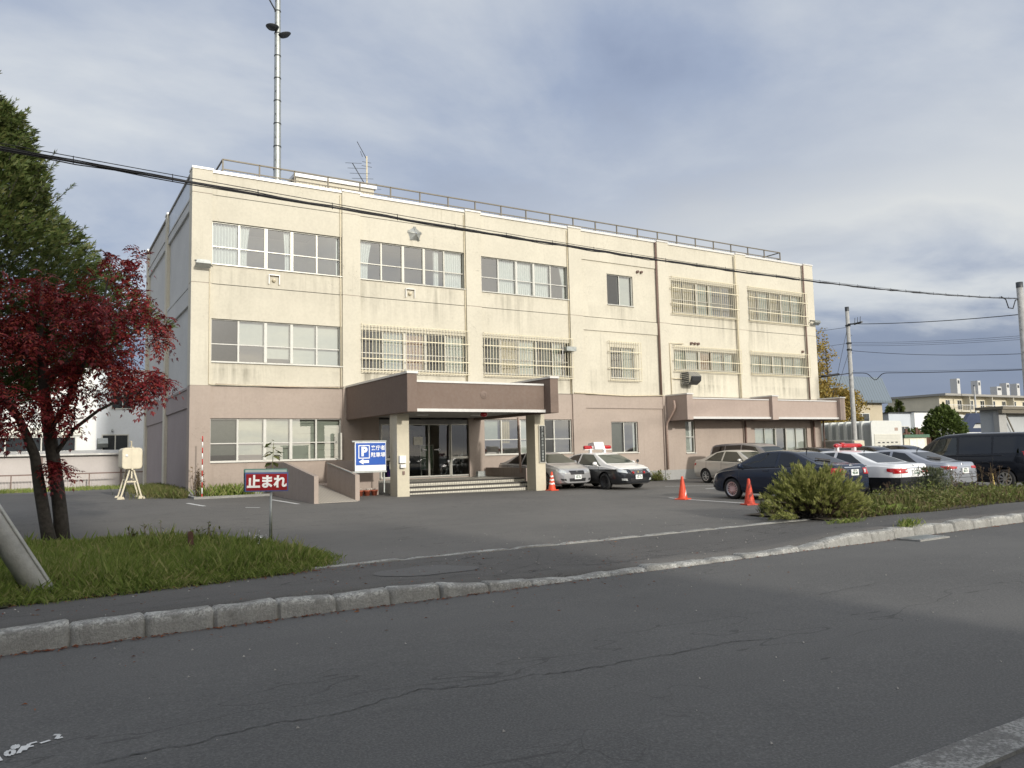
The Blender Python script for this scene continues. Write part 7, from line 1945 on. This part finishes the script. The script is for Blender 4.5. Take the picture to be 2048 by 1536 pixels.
for x, y, h, r_, lab in ((127.5, 82, 8.0, 3.0, 'distant broad dark conifer beyond the flat roofed house, the left one'), (131.9, 83, 9.2, 2.2, 'distant pointed dark conifer beyond the flat roofed house, the right one')):
    t = thing('distant_conifer', lab, 'tree', (x, y, 0)); m = MB(); m.tube([V((x, y, -.3)), V((x, y, h))], [.25, .04], 6); m.build('trunk', M['bark'], t); m = MB()
    for _ in range(900):
        q = R.random(); z = 2+(h-2)*q; rr = r_*(1-q)**.8*(.75+.25*math.sin(z*5)); a = R.random()*6.28; k = R.random()**.4; p = V((x+rr*k*math.cos(a), y+rr*k*math.sin(a), z)); spray(m, p, V((math.cos(a), math.sin(a), -.1))+rdir()*.4, R.uniform(.4, .8), 4, .6, .35)
    m.build('crown', M['leaf_conifer'], t)
for x, y, r_, lab in ((67.0, 39.5, .9, 'small round dark shrub in front of the flat roofed house'), (62.5, 38, 1.0, 'low ragged shrub beside the flat roofed house, above the cream shed')):
    t = thing('garden_shrub', lab, 'shrub', (x, y, 0)); m = MB()
    for _ in range(900): v = rdir(); q = R.random()**.3; p = V((x+v.x*r_*q, y+v.y*r_*q, 1.7+v.z*r_*1.1*q)); spray(m, p, v+rdir()*.6, .25, 4, .5, .35)
    m.build('foliage', M['leaf_clip'], t); m = MB(); m.tube([V((x, y, -.3)), V((x, y, 1.5))], .06, 6); m.build('trunk', M['bark'], t)
# ================================================================== light, sky, camera
SUN_EL, SUN_AZ = math.radians(17.5), math.radians(2.5)     # azimuth from -Y towards +X
sd = Vector((math.sin(SUN_AZ)*math.cos(SUN_EL), -math.cos(SUN_AZ)*math.cos(SUN_EL), math.sin(SUN_EL)))
su = bpy.data.lights.new('sun', 'SUN'); su.energy = 1.98; su.angle = math.radians(2.6); su.color = (1., .95, .865)
so = bpy.data.objects.new('sun', su); COL.objects.link(so); so.rotation_euler = (-sd).to_track_quat('-Z', 'Y').to_euler()
w = bpy.data.worlds.new('World'); SC.world = w; w.use_nodes = True; nt = w.node_tree
bg = nt.nodes['Background']; bg.inputs['Strength'].default_value = .1
sky = nt.nodes.new('ShaderNodeTexSky'); sky.sky_type = 'NISHITA'; sky.sun_disc = False
sky.sun_elevation = SUN_EL; sky.sun_rotation = math.atan2(sd.x, sd.y)
tc = nt.nodes.new('ShaderNodeTexCoord'); sp = nt.nodes.new('ShaderNodeSeparateXYZ'); nt.links.new(tc.outputs['Generated'], sp.inputs[0])
zc = math_(nt, 'MAXIMUM', sp.outputs[2], 0.)
den = math_(nt, 'ADD', zc, .16)
cb = nt.nodes.new('ShaderNodeCombineXYZ')
nt.links.new(math_(nt, 'DIVIDE', sp.outputs[0], den), cb.inputs[0]); nt.links.new(math_(nt, 'DIVIDE', sp.outputs[1], den), cb.inputs[1])
def cn(scale, det, rough, loc, dist=0., sc=(1, 1, 1)):
    mp = nt.nodes.new('ShaderNodeMapping'); mp.inputs['Location'].default_value = loc; mp.inputs['Scale'].default_value = sc; mp.inputs['Rotation'].default_value = (0, 0, .55); nt.links.new(cb.outputs[0], mp.inputs[0])
    return noise_(nt, mp.outputs[0], scale, det, rough, dist)
big = cn(.36, 4, .5, (3.1, 1.2, 0), .4, (1, 1.5, 1)); mid = cn(1.05, 7, .56, (9.3, 4.4, 2), .25, (1, 1.2, 1)); fine = cn(2.6, 6, .6, (1.3, 7.4, 2), .2)
C10 = lambda c: tuple(x*10 for x in c)
dens = math_(nt, 'ADD', math_(nt, 'MULTIPLY', big, .52), math_(nt, 'ADD', math_(nt, 'MULTIPLY', mid, .42), math_(nt, 'MULTIPLY', fine, .08)))
cl = ramp(nt, dens, [(.375, C10((.19, .23, .325))), (.44, C10((.25, .295, .39))), (.49, C10((.335, .372, .44))), (.57, C10((.475, .497, .52)))])
# darker slate-blue cloud bank low over the horizon, brighter belt above it
fwd = ramp(nt, sp.outputs[1], [(0., 0.), (.35, 1.)]).outputs[0]
lowb = ramp(nt, math_(nt, 'ADD', sp.outputs[2], math_(nt, 'MULTIPLY', math_(nt, 'SUBTRACT', mid, .5), .20)), [(.03, 1.), (.115, .85), (.19, 0.)]).outputs[0]
cl2 = mixc(nt, math_(nt, 'MULTIPLY', lowb, fwd), cl.outputs[0], C10((.155, .188, .27)))
belt_ = ramp(nt, math_(nt, 'ADD', sp.outputs[2], math_(nt, 'MULTIPLY', math_(nt, 'SUBTRACT', mid, .5), .26)), [(.13, 0.), (.24, 1.), (.42, 0.)]).outputs[0]
gate = ramp(nt, sp.outputs[0], [(.25, 0.), (.85, 1.)]).outputs[0]
k = math_(nt, 'MULTIPLY', math_(nt, 'MULTIPLY', belt_, gate), .95)
cl3 = mixc(nt, k, cl2, C10((.52, .53, .525)))
dp = nt.nodes.new('ShaderNodeVectorMath'); dp.operation = 'DOT_PRODUCT'; nt.links.new(tc.outputs['Generated'], dp.inputs[0]); dp.inputs[1].default_value = tuple(sd)
glow = math_(nt, 'MULTIPLY_ADD', math_(nt, 'POWER', math_(nt, 'MAXIMUM', dp.outputs['Value'], 0.), 1.5), 1.7, 1.)     # clouds near the sun are brighter
vm = nt.nodes.new('ShaderNodeVectorMath'); vm.operation = 'SCALE'; warm = mixc(nt, math_(nt, 'MULTIPLY', math_(nt, 'SUBTRACT', glow, 1.), .75, clamp=True), (1., 1., 1.), (1.12, 1., .82)); nt.links.new(mixc(nt, 1., cl3, warm, 'MULTIPLY'), vm.inputs[0]); nt.links.new(glow, vm.inputs['Scale'])
out = mixc(nt, .94, sky.outputs[0], vm.outputs[0])
nt.links.new(out, bg.inputs['Color'])

cam = bpy.data.cameras.new('camera'); co = bpy.data.objects.new('camera', cam); COL.objects.link(co)
yaw, pitch, roll = math.radians(31.472), math.radians(4.9756), math.radians(-1.3167)
f = Vector((math.sin(yaw)*math.cos(pitch), math.cos(yaw)*math.cos(pitch), math.sin(pitch))); r0 = Vector((math.cos(yaw), -math.sin(yaw), 0)); u0 = r0.cross(f)
rx = r0*math.cos(roll)+u0*math.sin(roll); ux = -r0*math.sin(roll)+u0*math.cos(roll)
mw = Matrix(((rx.x, ux.x, -f.x, 0), (rx.y, ux.y, -f.y, 0), (rx.z, ux.z, -f.z, 1.6), (0, 0, 0, 1)))
co.matrix_world = mw
cam.sensor_width = 36; cam.lens = 1560.15/2048*36; cam.clip_end = 3000; cam.clip_start = .05
SC.camera = co
SC.render.resolution_x = 1024; SC.render.resolution_y = 768
vs_ = SC.view_settings; vs_.view_transform = 'Standard'; vs_.look = 'None'; vs_.exposure = .56; vs_.gamma = 1.; vs_.use_curve_mapping = False
SC.cycles.max_bounces = 6; SC.cycles.transparent_max_bounces = 16
SC.cycles.use_denoising = True
SC.cycles.caustics_reflective = False; SC.cycles.caustics_refractive = False
